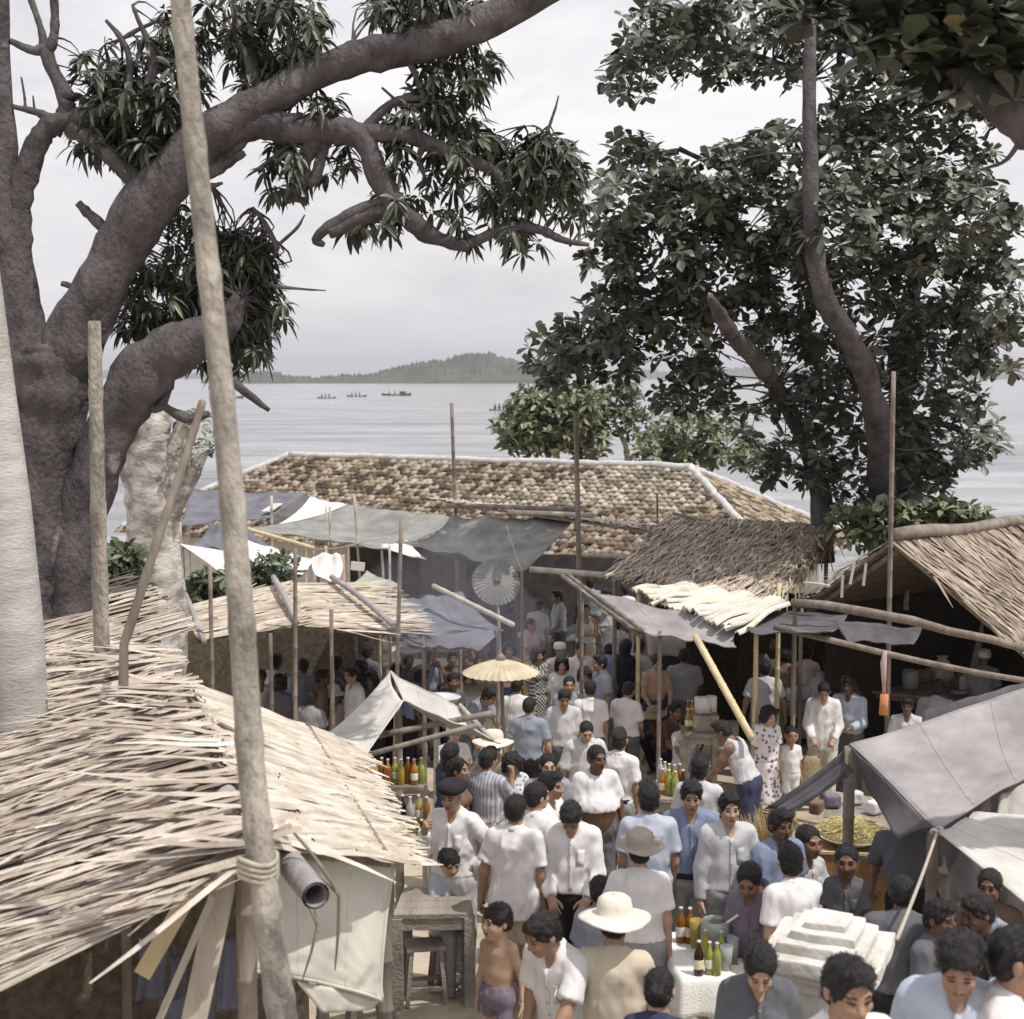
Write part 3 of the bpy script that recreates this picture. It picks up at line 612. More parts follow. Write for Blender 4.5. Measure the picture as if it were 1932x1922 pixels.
for x, y, Y in ((1270, 985, 23.8), (1560, 1000, 22.4), (1470, 1090, 19), (1160, 1090, 20.5)): post(s, x, y, Y, .055)
# bleached corrugated palm panel in front of it
s = stall('palm_panel_awning', 'bleached wavy palm-leaf awning panel in front of the brown thatched stall', 1330, 18, 'awning')
A, B, C_, D_ = Q(1192, 1112, y=19.2), Q(1500, 1134, y=18.4), Q(1398, 1196, y=16.6), Q(1290, 1103, y=19.9)
nrows = 26
PT = [Q(1290, 1102, y=19.8), Q(1496, 1138, y=18.4)]; PB = [Q(1192, 1114, y=19.0), Q(1396, 1196, y=16.8)]
for i in range(nrows):
    f0 = i / nrows; f1 = (i + 1) / nrows; a = PB[0] * (1 - f0) + PB[1] * f0; b_ = PT[0] * (1 - f0) + PT[1] * f0
    a = a + rng.normal(0, .03, 3); wv = np.linalg.norm(PB[1] - PB[0]) / nrows
    k = np.linspace(0, 1, 12)[:, None]; cen = a * (1 - k) + b_ * k; cen[:, 2] += .03 * np.sin(k[:, 0] * 7 + i * .9)
    al = (PB[1] - PB[0]) / np.linalg.norm(PB[1] - PB[0]); nm_ = np.cross(al, b_ - a); nm_ /= np.linalg.norm(nm_); nm_ = nm_ if nm_[2] > 0 else -nm_
    grid = [[c + al * wv * .56 * q + nm_ * .045 * math.cos(q * 1.5) for q in (-1, -.5, 0, .5, 1)] for c in cen]
    MB().grid(grid).build('palm_leaf', mat('bleached_palm_leaf', (.56, .51, .44), (.74, .69, .61), 4, .8, .6, 40, objrand=.12), s, True, solid=.012)
for x, y, Y in ((1427, 1186, 17.2), (1205, 1118, 19), (1470, 1100, 18.6)): post(s, x, y, Y, .05, m=m_bamboo_yel)
# sagging dark awning under it with the propping bamboo
s = stall('canvas_awning', 'sagging dark grey canvas awning propped by a slanting yellow bamboo', 1240, 17.5, 'awning')
sheet(s, Q(1090, 1108, y=19), Q(1402, 1178, y=17.4), Q(1388, 1220, y=16.6), Q(1235, 1200, y=17), c_grey, .12, .03, 4, seed=14, edge=.05)
stick(s, Q(1312, 1200, y=16.8), Q(1418, 1392, y=15.2), .042, m_bamboo_yel, 'prop')
stick(s, Q(1068, 1082, y=19.6), Q(1216, 1190, y=17.3), .03, m_bamboo_dark, 'edge_pole')
for x, y, Y in ((1245, 1190, 17.1), (1098, 1112, 19)): post(s, x, y, Y, .045)
c_print = cloth('patterned_sheet', (.42, .40, .38), .4)
sheet(s, Q(1215, 1190, y=20.4), Q(1300, 1190, y=20.4), Q(1296, 1240, y=20.4), Q(1222, 1238, y=20.4), c_print, 0, .02, 3, 14, 10, 3, 'patterned_sheet')

# gable-ended thatched hut on the right
mw = mat('dark_mat_wall', (.03, .025, .021), (.055, .046, .038), 12, .95, .5, 40)  # near-black colour puts the hut's inner shade into the walls
s = stall('gable_hut', 'thatched hut with a dark open gable and a log along its ridge', 1720, 18.5, 'hut')
Ap = Q(1681, 1022, y=18); gl_ = Q(1508, 1146, y=19.6); gr = Q(1945, 1246, y=16.9); rd = np.array((.8, .6, 0.)); RL = 4.5
Ap2 = Ap + rd * RL + np.array((0, 0, .1)); gr2 = gr + rd * RL; gl2 = gl_ + rd * RL
thatch(s, Ap, Ap2, gr2, gr, 1700, (.5, 1.0), (.03, .055), 6, .05, .06, 41, c1=(.52, .46, .405), c2=(.22, .18, .15), courses=8, overhang=.25)
thatch(s, Ap2, Ap, gl_, gl2, 500, (.5, 1.0), (.03, .055), 6, .05, .06, 42, c1=(.50, .45, .39), c2=(.22, .18, .15), courses=7, overhang=.2)
thatch(s, Ap + (0, 0, .05), Ap + rd * .15 + (0, 0, .05), gl_ + rd * .12 + (0, 0, .04), gl_ + (0, 0, .04), 60, (.25, .6), (.025, .04), 16, .3, .16, 43, c1=(.66, .62, .53), c2=(.42, .36, .28), name='rake_edge', under=False)
MB().tube([Ap + rd * q + np.array((0, 0, .08 + .02 * math.sin(q * 3))) for q in np.linspace(.1, RL, 12)], .085, 10, wob=.06).build('ridge_log', m_bamboo_dark, s, True)
stick(s, gl_ + rd * .2 - (0, 0, .08), Ap + rd * .2 - (0, 0, .1), .045, m_bamboo_dark, 'rafter'); stick(s, gr + rd * .2 - (0, 0, .08), Ap + rd * .2 - (0, 0, .1), .045, m_bamboo_dark, 'rafter')
post(s, 1686, 700, 17.9, .05, 1682)
pts = [(1495, 1136, 17.6), (1560, 1142, 17.3), (1640, 1156, 17), (1720, 1170, 16.7), (1790, 1190, 16.4), (1870, 1206, 16.2), (1960, 1232, 16)]
MB().tube([Q(x, y, y=d) for x, y, d in pts], [.05, .055, .06, .055, .05, .05, .045], 9, wob=.05).build('tie_branch', m_bamboo_dark, s, True)
pts = [(1460, 1182, 16.4), (1560, 1206, 16.1), (1650, 1228, 15.8), (1740, 1248, 15.6), (1850, 1270, 15.3), (1960, 1288, 15)]
MB().tube([Q(x, y, y=d) for x, y, d in pts], [.035] * 6, 8, wob=.05).build('rail', m_bamboo_dark, s, True)
for x, y, Y in ((1512, 1148, 19.4), (1500, 1138, 17.6), (1950, 1230, 16.1), (1960, 1285, 15)): post(s, x, y, Y, .05)
for k, (x, y) in enumerate(((1612, 1060), (1634, 1063), (1590, 1085))): MB().plank(Q(x, y, y=18), Q(x - 8 + 3 * k, y + 42, y=18), .035, .01, (0, -1, 0)).build('dangling_leaf', m_bamboo, s)
MB().plank(Q(1518, 1099, y=18.2), Q(1564, 1105, y=18.0), .09, .03).build('eave_board', m_bamboo, s)
sheet(s, Q(1575, 1170, y=16.9), Q(1740, 1186, y=16.5), Q(1722, 1216, y=16.3), Q(1600, 1208, y=16.5), c_char, .06, .03, 3, 24, 14, 15, 'hanging_cloth', .0)
sheet(s, Q(1395, 1150, y=18.6), Q(1600, 1158, y=18.2), Q(1570, 1192, y=15.9), Q(1420, 1194, y=16.2), c_char, .10, .02, 3, 24, 14, 16, 'shade_cloth', .0)
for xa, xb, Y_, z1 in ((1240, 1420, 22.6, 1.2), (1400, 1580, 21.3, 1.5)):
    a, b_ = Q(xa, 1000, y=Y_), Q(xb, 1000, y=Y_); MB().box(((a[0] + b_[0]) / 2, Y_, (z1 - .9) / 2), (b_[0] - a[0], .06, z1 + .9)).build('mat_wall', mw, s)  # dark walls added to close off lit ground behind the stalls
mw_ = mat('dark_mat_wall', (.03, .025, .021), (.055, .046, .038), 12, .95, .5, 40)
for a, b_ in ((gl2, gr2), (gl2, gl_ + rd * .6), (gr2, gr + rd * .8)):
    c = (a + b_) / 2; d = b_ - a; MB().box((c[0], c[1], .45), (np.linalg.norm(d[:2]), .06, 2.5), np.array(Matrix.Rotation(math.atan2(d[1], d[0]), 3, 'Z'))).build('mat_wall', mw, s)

# ------------------------------------------------------------ left middle palm-leaf awning, dark canvas, poles
s = stall('thatch_awning', 'wide flat palm-leaf awning with two grey bamboo poles lying across it', 540, 19, 'awning')
A, B, C_, D_ = Q(520, 1104, y=20.6), Q(668, 1104, y=20.4), Q(752, 1197, y=17.6), Q(560, 1182, y=18)
def sideways(A, B, C_, D_, n, seed, **kw): return thatch(s, A, D_, C_, B, n, (.8, 1.5), (.05, .09), 3, .03, .03, seed, courses=4, c1=(.66, .61, .55), c2=(.42, .37, .32), curl=.05, **kw)
sideways(A, B, C_, D_, 420, 51, overhang=.5)
sideways(Q(340, 1150, y=19.6), Q(520, 1106, y=20.5), Q(560, 1182, y=18), Q(372, 1210, y=17.6), 420, 52, overhang=.2)
for a, b_, r in (((516, 1100, 20.5), (560, 1186, 17.9), .042), ((626, 1100, 20.4), (748, 1198, 17.5), .042)): stick(s, Q(*a[:2], y=a[2]) + (0, 0, .09), Q(*b_[:2], y=b_[2]) + (0, 0, .09), r, m_greylog, 'cross_pole', bend=.05)
for xa, xb, Y_ in ((345, 500, 21.0), (500, 720, 21.4)):
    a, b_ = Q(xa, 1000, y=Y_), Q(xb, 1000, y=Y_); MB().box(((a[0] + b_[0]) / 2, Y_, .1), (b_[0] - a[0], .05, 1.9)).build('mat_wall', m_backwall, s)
for x, y, Y, f in ((557, 1034, 17.8, 551), (396, 1068, 17.5, 397), (757, 982, 17.5, 738), (440, 1130, 20, 440), (670, 1115, 20.2, 670), (625, 1150, 17.8, 625), (510, 1195, 17.8, 510)): post(s, x, y, Y, .045, f)
stick(s, Q(350, 1120, y=18.5), Q(385, 1212, y=17.4), .035, m_greylog, 'cross_pole', False)
s = stall('canvas_awning', 'dark blue-grey canvas awning with a yellow bamboo lying across it', 850, 18.5, 'awning')
sheet(s, Q(742, 1132, y=19.8), Q(872, 1118, y=20), Q(950, 1190, y=18), Q(748, 1198, y=17.6), c_dark, .12, .03, 5, seed=17, edge=.03)
sheet(s, Q(748, 1197, y=17.6), Q(948, 1188, y=18), Q(905, 1226, y=17.4), Q(790, 1218, y=17.3), c_dark, .1, .03, 5, 24, 10, 18, 'valance')
stick(s, Q(818, 1112, y=19.4) + (0, 0, .05), Q(968, 1186, y=17.7) + (0, 0, .05), .036, m_bamboo, 'cross_bamboo')
for x, y, Y in ((940, 1186, 17.9), (800, 1195, 17.5), (868, 1120, 19.9)): post(s, x, y, Y, .045)

# small white peaked awning
s = stall('cloth_awning', 'narrow white cotton awning peaked over one dark post beside the crowd', 750, 13.6, 'awning')
pk = Q(736, 1266, y=13.8); pr = Q(762, 1322, y=13.2)
sheet(s, pk, pr, Q(688, 1430, y=12.2), Q(600, 1396, y=12.9), c_pale, .06, .02, 3, 24, 24, 19, edge=.06)
sheet(s, pk, Q(870, 1336, y=13.9), Q(945, 1402, y=13.2), pr, c_pale, .16, .02, 3, 30, 16, 20, edge=.05)
post(s, 752, 1326, 13.3, .05); stick(s, Q(700, 1390, y=13.2), Q(930, 1345, y=13.4), .03, m_bamboo_dark, 'cross_bar'); stick(s, Q(690, 1425, y=12.6), Q(900, 1368, y=12.9), .025, m_bamboo_dark, 'cross_bar')
stick(s, Q(868, 1330, y=13.9), Q(930, 1396, y=13.2), .02, m_bamboo, 'edge_bar')

# ------------------------------------------------------------ grey tarpaulin tent, lower right
s = stall('canvas_tent', 'broad grey tarpaulin tent with sewn seams, roped to the white pillar', 1780, 10.4, 'tent')
P1, P2, P3, P4 = Q(1604, 1404, y=10.9), Q(1990, 1278, y=11.4), Q(1985, 1440, y=10.3), Q(1768, 1566, y=9.6)
sheet(s, P1, P2, P3, P4, c_grey, .06, .012, 5, 44, 36, 22, edge=.02, diag=.5)
sheet(s, P1, P4 + (0, .02, .01), P4 + (-.25, .1, -.1), Q(1640, 1490, y=10.75), c_char, .02, .01, 3, 20, 10, 23, 'inner_flap')
sheet(s, P1 + (0, 0, -.005), Q(1610, 1455, y=10.85), Q(1485, 1540, y=10.9), Q(1442, 1526, y=11.0), c_char, .03, .015, 3, 20, 14, 24, 'side_flap')  # charcoal colour carries the shade on this flap of the grey tent
sheet(s, Q(1772, 1570, y=9.55), Q(1838, 1532, y=9.9), Q(2400, 1560, y=9.9), Q(2260, 1968, y=7.4), c_pale, .03, .02, 4, 30, 50, 25, 'lower_canvas', .01)  # carried on unseen past the right edge to shade the ground
for q in (Q(2400, 1560, y=9.9), Q(2260, 1968, y=7.4)): stick(s, (q[0], q[1], ground(q[1]) - .05), q, .045, m_bamboo_dark, 'post')
sheet(s, Q(1885, 1500, y=10.1), Q(1990, 1440, y=10.2), Q(1980, 1600, y=9.9), Q(1862, 1590, y=9.9), c_pale, .03, .02, 4, 22, 18, 26, 'end_flap')
m_stain = mat('straw_stain', (.50, .43, .33), (.40, .36, .32), 9, .9)
cst = Q(1812, 1478, y=10.25)
rope(s, Q(1768, 1570, y=9.6), Q(1692, 1772, y=6.75) , .011, .02)
MB().tube([Q(1768, 1568, y=9.6) + np.array((.04 * math.cos(a), .03 * math.sin(a), .02 * math.sin(2 * a))) for a in np.linspace(0, 12, 26)], .012, 6).build('knot', c_cream, s, True)
for q in ((P1, .045), (P2, .05), (P4 + (.0, .1, 0), .04), (P3, .045)): stick(s, (q[0][0], q[0][1], ground(q[0][1]) - .05), q[0] - (0, 0, .02), q[1], m_bamboo_dark, 'post')
stick(s, P1 - (0, 0, .04), P2 - (0, 0, .04), .03, m_bamboo_dark, 'ridge_pole')
sheet(s, P1 + (.75, .62, .12), P2 + (.0, .25, -.05), (P2[0], P2[1] + .25, ground(11.4)), (P1[0] + .75, P1[1] + .62, ground(11.4)), c_char, 0, .03, 6, 28, 14, 27, 'shade_backdrop', .0)  # added dark cloth standing in for the deep shade under the tent
# ------------------------------------------------------------ trees
m_leaf = mat('glossy_leaf', (.75, .75, .75), (1.1, 1.1, 1.1), 3, .42, .25, 30, spec=.55, vcol=True)
m_leaf_o = mat('glossy_leaf_single', (.050, .066, .036), (.085, .100, .060), 3, .42, .25, 30, spec=.55, objrand=.3)
m_bark = mat('mango_bark', (.040, .036, .039), (.150, .138, .140), 4.5, .92, 1.0, 26, (1, 1, .7), .12, detail=14, contrast=(.3, .72), bump2=9, bdist=.03)
m_bark_pale = mat('lichened_bark', (.24, .215, .20), (.56, .54, .51), 3.2, .9, 1.0, 14, (1, 1, 1.6), .15, detail=9, contrast=(.42, .6))
def leaf_arr(P, D, N, Ln, W, rr, cols, droop=.25, rows=5, prof=((0, .12), (.25, .55), (.55, .95), (.78, 1), (1, .2)), fold=.22):
    n = len(P); S = np.cross(D, N); S /= np.linalg.norm(S, axis=1)[:, None] + 1e-9; Nn = np.cross(S, D)
    t = np.linspace(0, 1, rows); wp = np.interp(t, [q[0] for q in prof], [q[1] for q in prof])
    V = np.zeros((n, rows, 3, 3)); cur = rr.normal(0, .10, n); droop = droop * (.4 + 1.2 * rr.random(n))
    for k in range(rows):
        base = P + D * (Ln * t[k])[:, None]; base[:, 2] -= droop * Ln * t[k] ** 1.8
        for j, q in enumerate((-1, 0, 1)):
            V[:, k, j] = base + S * ((q * W * .5 * wp[k]) + cur * Ln * t[k] ** 2)[:, None] + Nn * ((W * fold * wp[k]) * (1 if q else 0))[:, None]
    idx = np.arange(n * rows * 3).reshape(n, rows, 3)
    F = np.stack([idx[:, :-1, :-1], idx[:, :-1, 1:], idx[:, 1:, 1:], idx[:, 1:, :-1]], -1).reshape(-1, 4)
    C = np.repeat(cols, rows * 3, 0); return V, F, C
def rosettes(ell, Y, dY, rr, dens, per, ln, wid, elev=(0, 50), hang=0, c1=(.05, .065, .036), c2=(.085, .10, .055), vol=.55):
    """ell: picture ellipses (cx, cy, rx, ry, weight[, Y]); returns rosette centres and leaf arrays"""
    Cn = []; 
    for e in ell:
        cx, cy, rx, ry, w = e[:5]; y0 = e[5] if len(e) > 5 else Y
        m = max(2, int(dens * w * rx * ry))
        a = rr.random(m) * 6.283; r = (vol + (1 - vol) * rr.random(m)) ** .5 * (rr.random(m) ** .35)
        r = np.sqrt(rr.random(m)); r = np.where(rr.random(m) < .6, np.maximum(r, .5), r)
        dd = (rr.random(m) - .5) * 2 * np.sqrt(np.maximum(0, 1 - r * r * .8))
        for i in range(m): Cn.append(Q(cx + rx * r[i] * math.cos(a[i]), cy + ry * r[i] * math.sin(a[i]), y=y0 + dY * dd[i]))
    Cn = np.array(Cn); n = len(Cn); P = np.repeat(Cn, per, 0); m = n * per
    az = (np.tile(np.arange(per) * 6.283 / per, n) + np.repeat(rr.random(n) * 6.28, per) + rr.normal(0, .3, m))
    el = np.radians(elev[0] + (elev[1] - elev[0]) * rr.random(m))
    # every rosette has its own axis, tilted off the vertical
    axs = rr.normal(0, .55, (n, 3)); axs[:, 2] = 1 if not hang else -hang; axs[:, 1] -= .25; axs /= np.linalg.norm(axs, axis=1)[:, None]
    a1 = np.cross(axs, (0.3, .9, .1)); a1 /= np.linalg.norm(a1, axis=1)[:, None]; a2 = np.cross(axs, a1)
    A, B1, B2 = (np.repeat(q, per, 0) for q in (axs, a1, a2))
    rad = B1 * np.cos(az)[:, None] + B2 * np.sin(az)[:, None]
    D = rad * np.cos(el)[:, None] + A * np.sin(el)[:, None]
    N = A * np.cos(el)[:, None] - rad * np.sin(el)[:, None]
    Ln = ln[0] + rr.random(m) * (ln[1] - ln[0]); W = Ln * (wid[0] + rr.random(m) * (wid[1] - wid[0]))
    k = rr.random((m, 1)) ** 1.5; yel = (rr.random((m, 1)) < .007)
    cols = np.array(c1) * (1 - k) + np.array(c2) * k; cols = np.where(yel, np.array((.15, .125, .06)), cols)
    tw = np.repeat(.7 + .6 * rr.random((n, 1)), per, 0); cols = cols * tw
    return Cn, P + D * .02, D, N, Ln, W, cols
def limb(mb, pts, Y, kr=1.0, n=12, wob=.05, seed=0, sub=5):
    """pts (px,py,width_px[,Y]) along a limb"""
    P_ = np.array([Q(p[0], p[1], y=(p[3] if len(p) > 3 else Y)) for p in pts]); r = np.array([p[2] * (p[3] if len(p) > 3 else Y) / FPX / 2 * kr for p in pts])
    m = (len(pts) - 1) * sub + 1; t = np.linspace(0, len(pts) - 1, m); i = np.clip(t.astype(int), 0, len(pts) - 2); f = (t - i)[:, None]
    T = np.gradient(P_, axis=0) if len(pts) > 2 else np.tile(P_[1] - P_[0], (2, 1))
    h = lambda k: (2 * f**3 - 3 * f**2 + 1) * P_[k] + (f**3 - 2 * f**2 + f) * T[k] + (-2 * f**3 + 3 * f**2) * P_[k + 1] + (f**3 - f**2) * T[k + 1]
    C = h(i); rad = np.interp(t, range(len(pts)), r)
    rr = np.random.default_rng(seed + 3); rad = rad * (1 + .06 * rr.normal(0, 1, m) + .16 * (rr.random(m) < .08))
    mb.tube(C, rad, n, wob=wob, seed=seed); return C
def twigs(mb, skel, Cn, frac, rr, r=.006):
    S = np.concatenate(skel)
    for c in Cn[rr.random(len(Cn)) < frac]:
        d = np.linalg.norm(S - c, axis=1); j = np.argmin(d)
        if d[j] < .1 or d[j] > 1.15: continue
        k = np.linspace(0, 1, 5)[:, None]; p = S[j] * (1 - k) + c * k; p += np.sin(k * math.pi) * rr.normal(0, .10 * d[j], 3)
        mb.tube(p, [r * (1.4 + d[j]), r * (1.1 + .6 * d[j]), r * 1.1, r * .9, r * .5], 4, cap=False)

# --- mango tree on the left
YM = 11.6
base = Q(80, 1180, y=YM); tr = thing('mango_tree', (base[0], YM, ground(YM)), 'old mango tree with thick forked trunk and half-bare gnarled branches', 'tree')
mb = MB(); sk = []
def lm(pts, **k): 
    c = limb(mb, pts, YM, seed=len(sk), **k); sk.append(c)
gp = [(90, 1560, 190)]
lm([(75, 1500, 190), (66, 1250, 160), (62, 1050, 138), (72, 880, 138), (90, 770, 142), (92, 690, 140), (90, 650, 110)], n=18, wob=.03)
lm([(72, 740, 110), (42, 600, 82), (26, 470, 62), (38, 370, 50), (62, 290, 44), (84, 248, 42), (118, 228, 40), (176, 214, 26), (240, 195, 14)])
lm([(50, 720, 90), (20, 560, 80), (6, 380, 60), (2, 200, 46), (-6, -60, 40)], n=14)
lm([(104, 745, 118), (140, 640, 104), (196, 530, 98), (252, 425, 96), (330, 318, 92), (410, 248, 84), (500, 192, 66), (590, 140, 60), (690, 105, 62), (790, 85, 66), (900, 48, 62), (1060, -30, 52)], n=16, wob=.03)
lm([(130, 1500, 140), (126, 1250, 112), (134, 1080, 96), (172, 910, 92), (222, 785, 104), (285, 690, 112), (360, 645, 96), (420, 615, 62), (455, 560, 30)], n=16, wob=.04)
lm([(440, 240, 62), (500, 236, 60), (570, 246, 52), (640, 248, 48), (684, 262, 46), (715, 335, 42), (752, 392, 42), (800, 436, 34), (850, 458, 26), (886, 466, 20)])
lm([(884, 462, 18), (906, 450, 20), (960, 430, 19), (1015, 432, 18), (1060, 452, 13), (1112, 462, 8)])
lm([(680, 252, 38), (760, 252, 30), (840, 284, 28), (930, 322, 22), (952, 372, 15), (972, 410, 9)])
lm([(690, 245, 22), (715, 215, 18), (750, 190, 16), (800, 184, 9)]); lm([(600, 255, 34), (575, 300, 28), (572, 340, 24), (545, 372, 18), (536, 380, 14)]); lm([(615, 258, 22), (600, 320, 20), (585, 345, 18), (566, 335, 12)])
lm([(548, 372, 16), (580, 380, 14)]); lm([(760, 398, 26), (700, 405, 28), (650, 428, 24), (620, 440, 18)]); lm([(735, 375, 16), (680, 395, 22), (620, 428, 22), (596, 452, 16), (612, 462, 10)])
lm([(128, 190, 34), (98, 128, 26), (84, 95, 26), (62, 95, 16), (16, 76, 10)]); lm([(118, 228, 30), (128, 190, 30)]); lm([(86, 100, 20), (76, 50, 13), (55, -10, 10)]); lm([(90, 100, 20), (103, 60, 16), (102, -10, 15)])
lm([(130, 240, 32), (180, 270, 28), (245, 330, 36), (285, 375, 40)]); lm([(110, 232, 22), (70, 212, 14), (22, 200, 9)]); lm([(48, 210, 6), (46, 180, 5), (40, 145, 3)]); lm([(66, 214, 6), (62, 180, 3)])
lm([(240, 190, 16), (245, 120, 12), (230, 75, 11), (200, 38, 6)]); lm([(228, 74, 9), (262, 55, 8), (295, 40, 5)]); lm([(275, 180, 20), (290, 110, 18), (262, 40, 9), (250, 10, 6)])
lm([(215, 445, 26), (180, 415, 20), (148, 383, 15)]); lm([(172, 410, 6), (158, 405, 6), (156, 392, 4)]); lm([(160, 545, 20), (136, 540, 13), (116, 534, 9)])
lm([(340, 345, 26), (390, 325, 30), (430, 305, 22), (462, 288, 12)]); lm([(400, 318, 22), (440, 285, 16), (480, 252, 10)]); lm([(372, 345, 10), (400, 350, 10), (420, 345, 5)])
lm([(430, 712, 18), (470, 745, 16), (508, 774, 8)]); lm([(330, 700, 12), (300, 770, 16), (262, 760, 12), (238, 785, 5)]); lm([(95, 665, 20), (92, 640, 18), (84, 628, 12)]); lm([(300, 760, 14), (350, 788, 22), (395, 780, 12)])
lm([(525, 470, 10), (500, 420, 8), (478, 392, 5)]); lm([(525, 462, 7), (560, 430, 6), (575, 405, 3)]); lm([(515, 540, 8), (570, 545, 5), (615, 548, 2)]); lm([(1030, 255, 6), (1046, 210, 5), (1054, 180, 3)]); lm([(1028, 250, 4), (1010, 238, 4), (990, 238, 2)])
lm([(690, 112, 12), (665, 80, 9), (640, 92, 6)]); lm([(500, 195, 26), (470, 120, 18), (440, 60, 10)]); lm([(560, 160, 18), (545, 80, 10), (548, -20, 7)]); lm([(600, 235, 10), (470, 330, 5)])
lm([(770, 110, 14), (800, 190, 10), (760, 195, 6), (720, 165, 4)]); lm([(800, 270, 14), (790, 300, 10), (800, 330, 6)])
me_l = [(260, 230, 90, 80, 1.6), (235, 190, 75, 75, 1.2), (210, 120, 60, 45, .6), (290, 255, 65, 75, 1.2), (180, 250, 45, 50, .7), (330, 130, 60, 90, 1), (300, 60, 40, 60, .5), (420, 30, 50, 60, .7), (520, 60, 80, 90, 1.3), (470, 120, 40, 60, .8), (560, 130, 50, 50, .9), (800, 15, 110, 50, 1.5), (830, 70, 70, 30, 1.2), (590, 200, 70, 40, .6), (850, 150, 60, 70, 1.0), (800, 210, 60, 40, 1), (900, 130, 45, 40, .6), (760, 250, 40, 40, .9), (540, 310, 45, 65, 1), (630, 300, 35, 50, .6), (760, 350, 45, 60, .9), (830, 340, 35, 70, .7), (900, 285, 70, 45, 1.0), (1030, 320, 62, 75, 2.2), (960, 400, 40, 60, .9), (890, 420, 40, 40, .5), (700, 420, 60, 28, .8), (990, 455, 30, 25, .7), (930, 340, 40, 60, .8), (1075, 400, 30, 50, .7), (870, 210, 40, 40, .8), (600, 60, 30, 60, .6)]
me_l2 = [(450, 520, 60, 90, 1.6), (470, 600, 45, 70, 1.4), (430, 540, 80, 95, 1.7), (300, 560, 70, 80, 1.2), (270, 610, 45, 45, 1.0), (470, 640, 40, 50, 1.0), (380, 470, 60, 60, .9), (340, 400, 30, 30, .7), (470, 480, 50, 50, .9), (330, 640, 60, 40, .8), (520, 580, 26, 40, .5), (420, 680, 40, 25, .6)]
rr = np.random.default_rng(21); mats_mango = dict(c1=(.040, .047, .030), c2=(.085, .095, .055))
Cn, P, D, N, Ln, W, cols = rosettes(me_l, YM + .35, .6, rr, .0092, 11, (.085, .165), (.24, .34), (-50, 25), c1=(.038, .045, .030), c2=(.085, .095, .06))
Cn2, P2, D2, N2, Ln2, W2, cols2 = rosettes(me_l2, YM + .6, .6, rr, .0125, 11, (.08, .15), (.22, .32), (-50, 25), c1=(.045, .055, .034), c2=(.10, .115, .065))
twigs(mb, sk, np.concatenate([Cn, Cn2]), .5, rr)
m_mango = m_bark.copy(); nt = m_mango.node_tree; N_ = nt.nodes; b = N_['Principled BSDF']; src = b.inputs['Base Color'].links[0].from_socket
t_ = N_.new('ShaderNodeTexCoord'); sx_ = N_.new('ShaderNodeSeparateXYZ'); mr = N_.new('ShaderNodeMapRange'); n_ = N_.new('ShaderNodeTexNoise'); n_.inputs['Scale'].default_value = 2.4; n_.inputs['Detail'].default_value = 9
nt.links.new(t_.outputs['Object'], sx_.inputs[0]); nt.links.new(sx_.outputs['Z'], mr.inputs['Value']); mr.inputs['From Min'].default_value = 5.2; mr.inputs['From Max'].default_value = 1.6; mr.inputs['To Min'].default_value = -.22; mr.inputs['To Max'].default_value = .12
ad = N_.new('ShaderNodeMath'); nt.links.new(mr.outputs['Result'], ad.inputs[0]); nt.links.new(t_.outputs['Object'], n_.inputs['Vector']); nt.links.new(n_.outputs['Fac'], ad.inputs[1])
cr_ = N_.new('ShaderNodeValToRGB'); cr_.color_ramp.elements[0].position = .48; cr_.color_ramp.elements[1].position = .58; nt.links.new(ad.outputs[0], cr_.inputs['Fac'])
mx_ = N_.new('ShaderNodeMix'); mx_.data_type = 'RGBA'; nt.links.new(cr_.outputs['Color'], mx_.inputs['Factor']); nt.links.new(src, mx_.inputs['A']); mx_.inputs['B'].default_value = (.43, .405, .385, 1); nt.links.new(mx_.outputs['Result'], b.inputs['Base Color'])
mb.build('trunk', m_mango, tr, True)
lanc = ((0, .15), (.25, .8), (.5, 1), (.75, .8), (1, .06))
a = [leaf_arr(P, D, N, Ln, W, rr, cols, .45, 5, lanc), leaf_arr(P2, D2, N2, Ln2, W2, rr, cols2, .5, 5, lanc)]
off = np.array(tr.location); V = np.concatenate([a[0][0].reshape(-1, 3), a[1][0].reshape(-1, 3)]) - off; F = np.concatenate([a[0][1], a[1][1] + a[0][0].size // 3]); C = np.concatenate([a[0][2], a[1][2]])
o = bpy.data.objects.new('crown', raw_mesh('crown', V, F, m_leaf, True, C)); COL.objects.link(o); o.parent = tr; o['kind'] = 'stuff'

# --- pale lichened trunk behind it
YP = 17.5; p = Q(290, 1150, y=YP); tr = thing('pollard_tree', (p[0], YP, ground(YP)), 'pale lichen-crusted tree trunk forking into cut limbs behind the mango', 'tree'); mb = MB(); sk0 = sk; sk = []
def lp(pts): sk.append(limb(mb, pts, YP, seed=len(sk) + 50, n=14, wob=.06))
lp([(285, 1420, 150), (290, 1200, 120), (288, 1020, 100), (285, 900, 92), (275, 800, 95), (268, 735, 80), (262, 700, 60)]); lp([(285, 960, 60), (255, 860, 40), (240, 790, 30)]); lp([(300, 980, 60), (330, 880, 46), (350, 800, 34), (352, 780, 26)]); lp([(300, 1010, 36), (350, 920, 28), (385, 850, 22)]); lp([(262, 940, 26), (225, 880, 14), (208, 850, 8)])
mb.build('trunk', m_bark_pale, tr, True)
rr = np.random.default_rng(5)
ros = rosettes([(360, 830, 40, 60, .5), (230, 820, 40, 50, .4)], YP, .5, rr, .02, 6, (.10, .16), (.35, .5), (-10, 50), c1=(.10, .12, .07), c2=(.2, .22, .14))
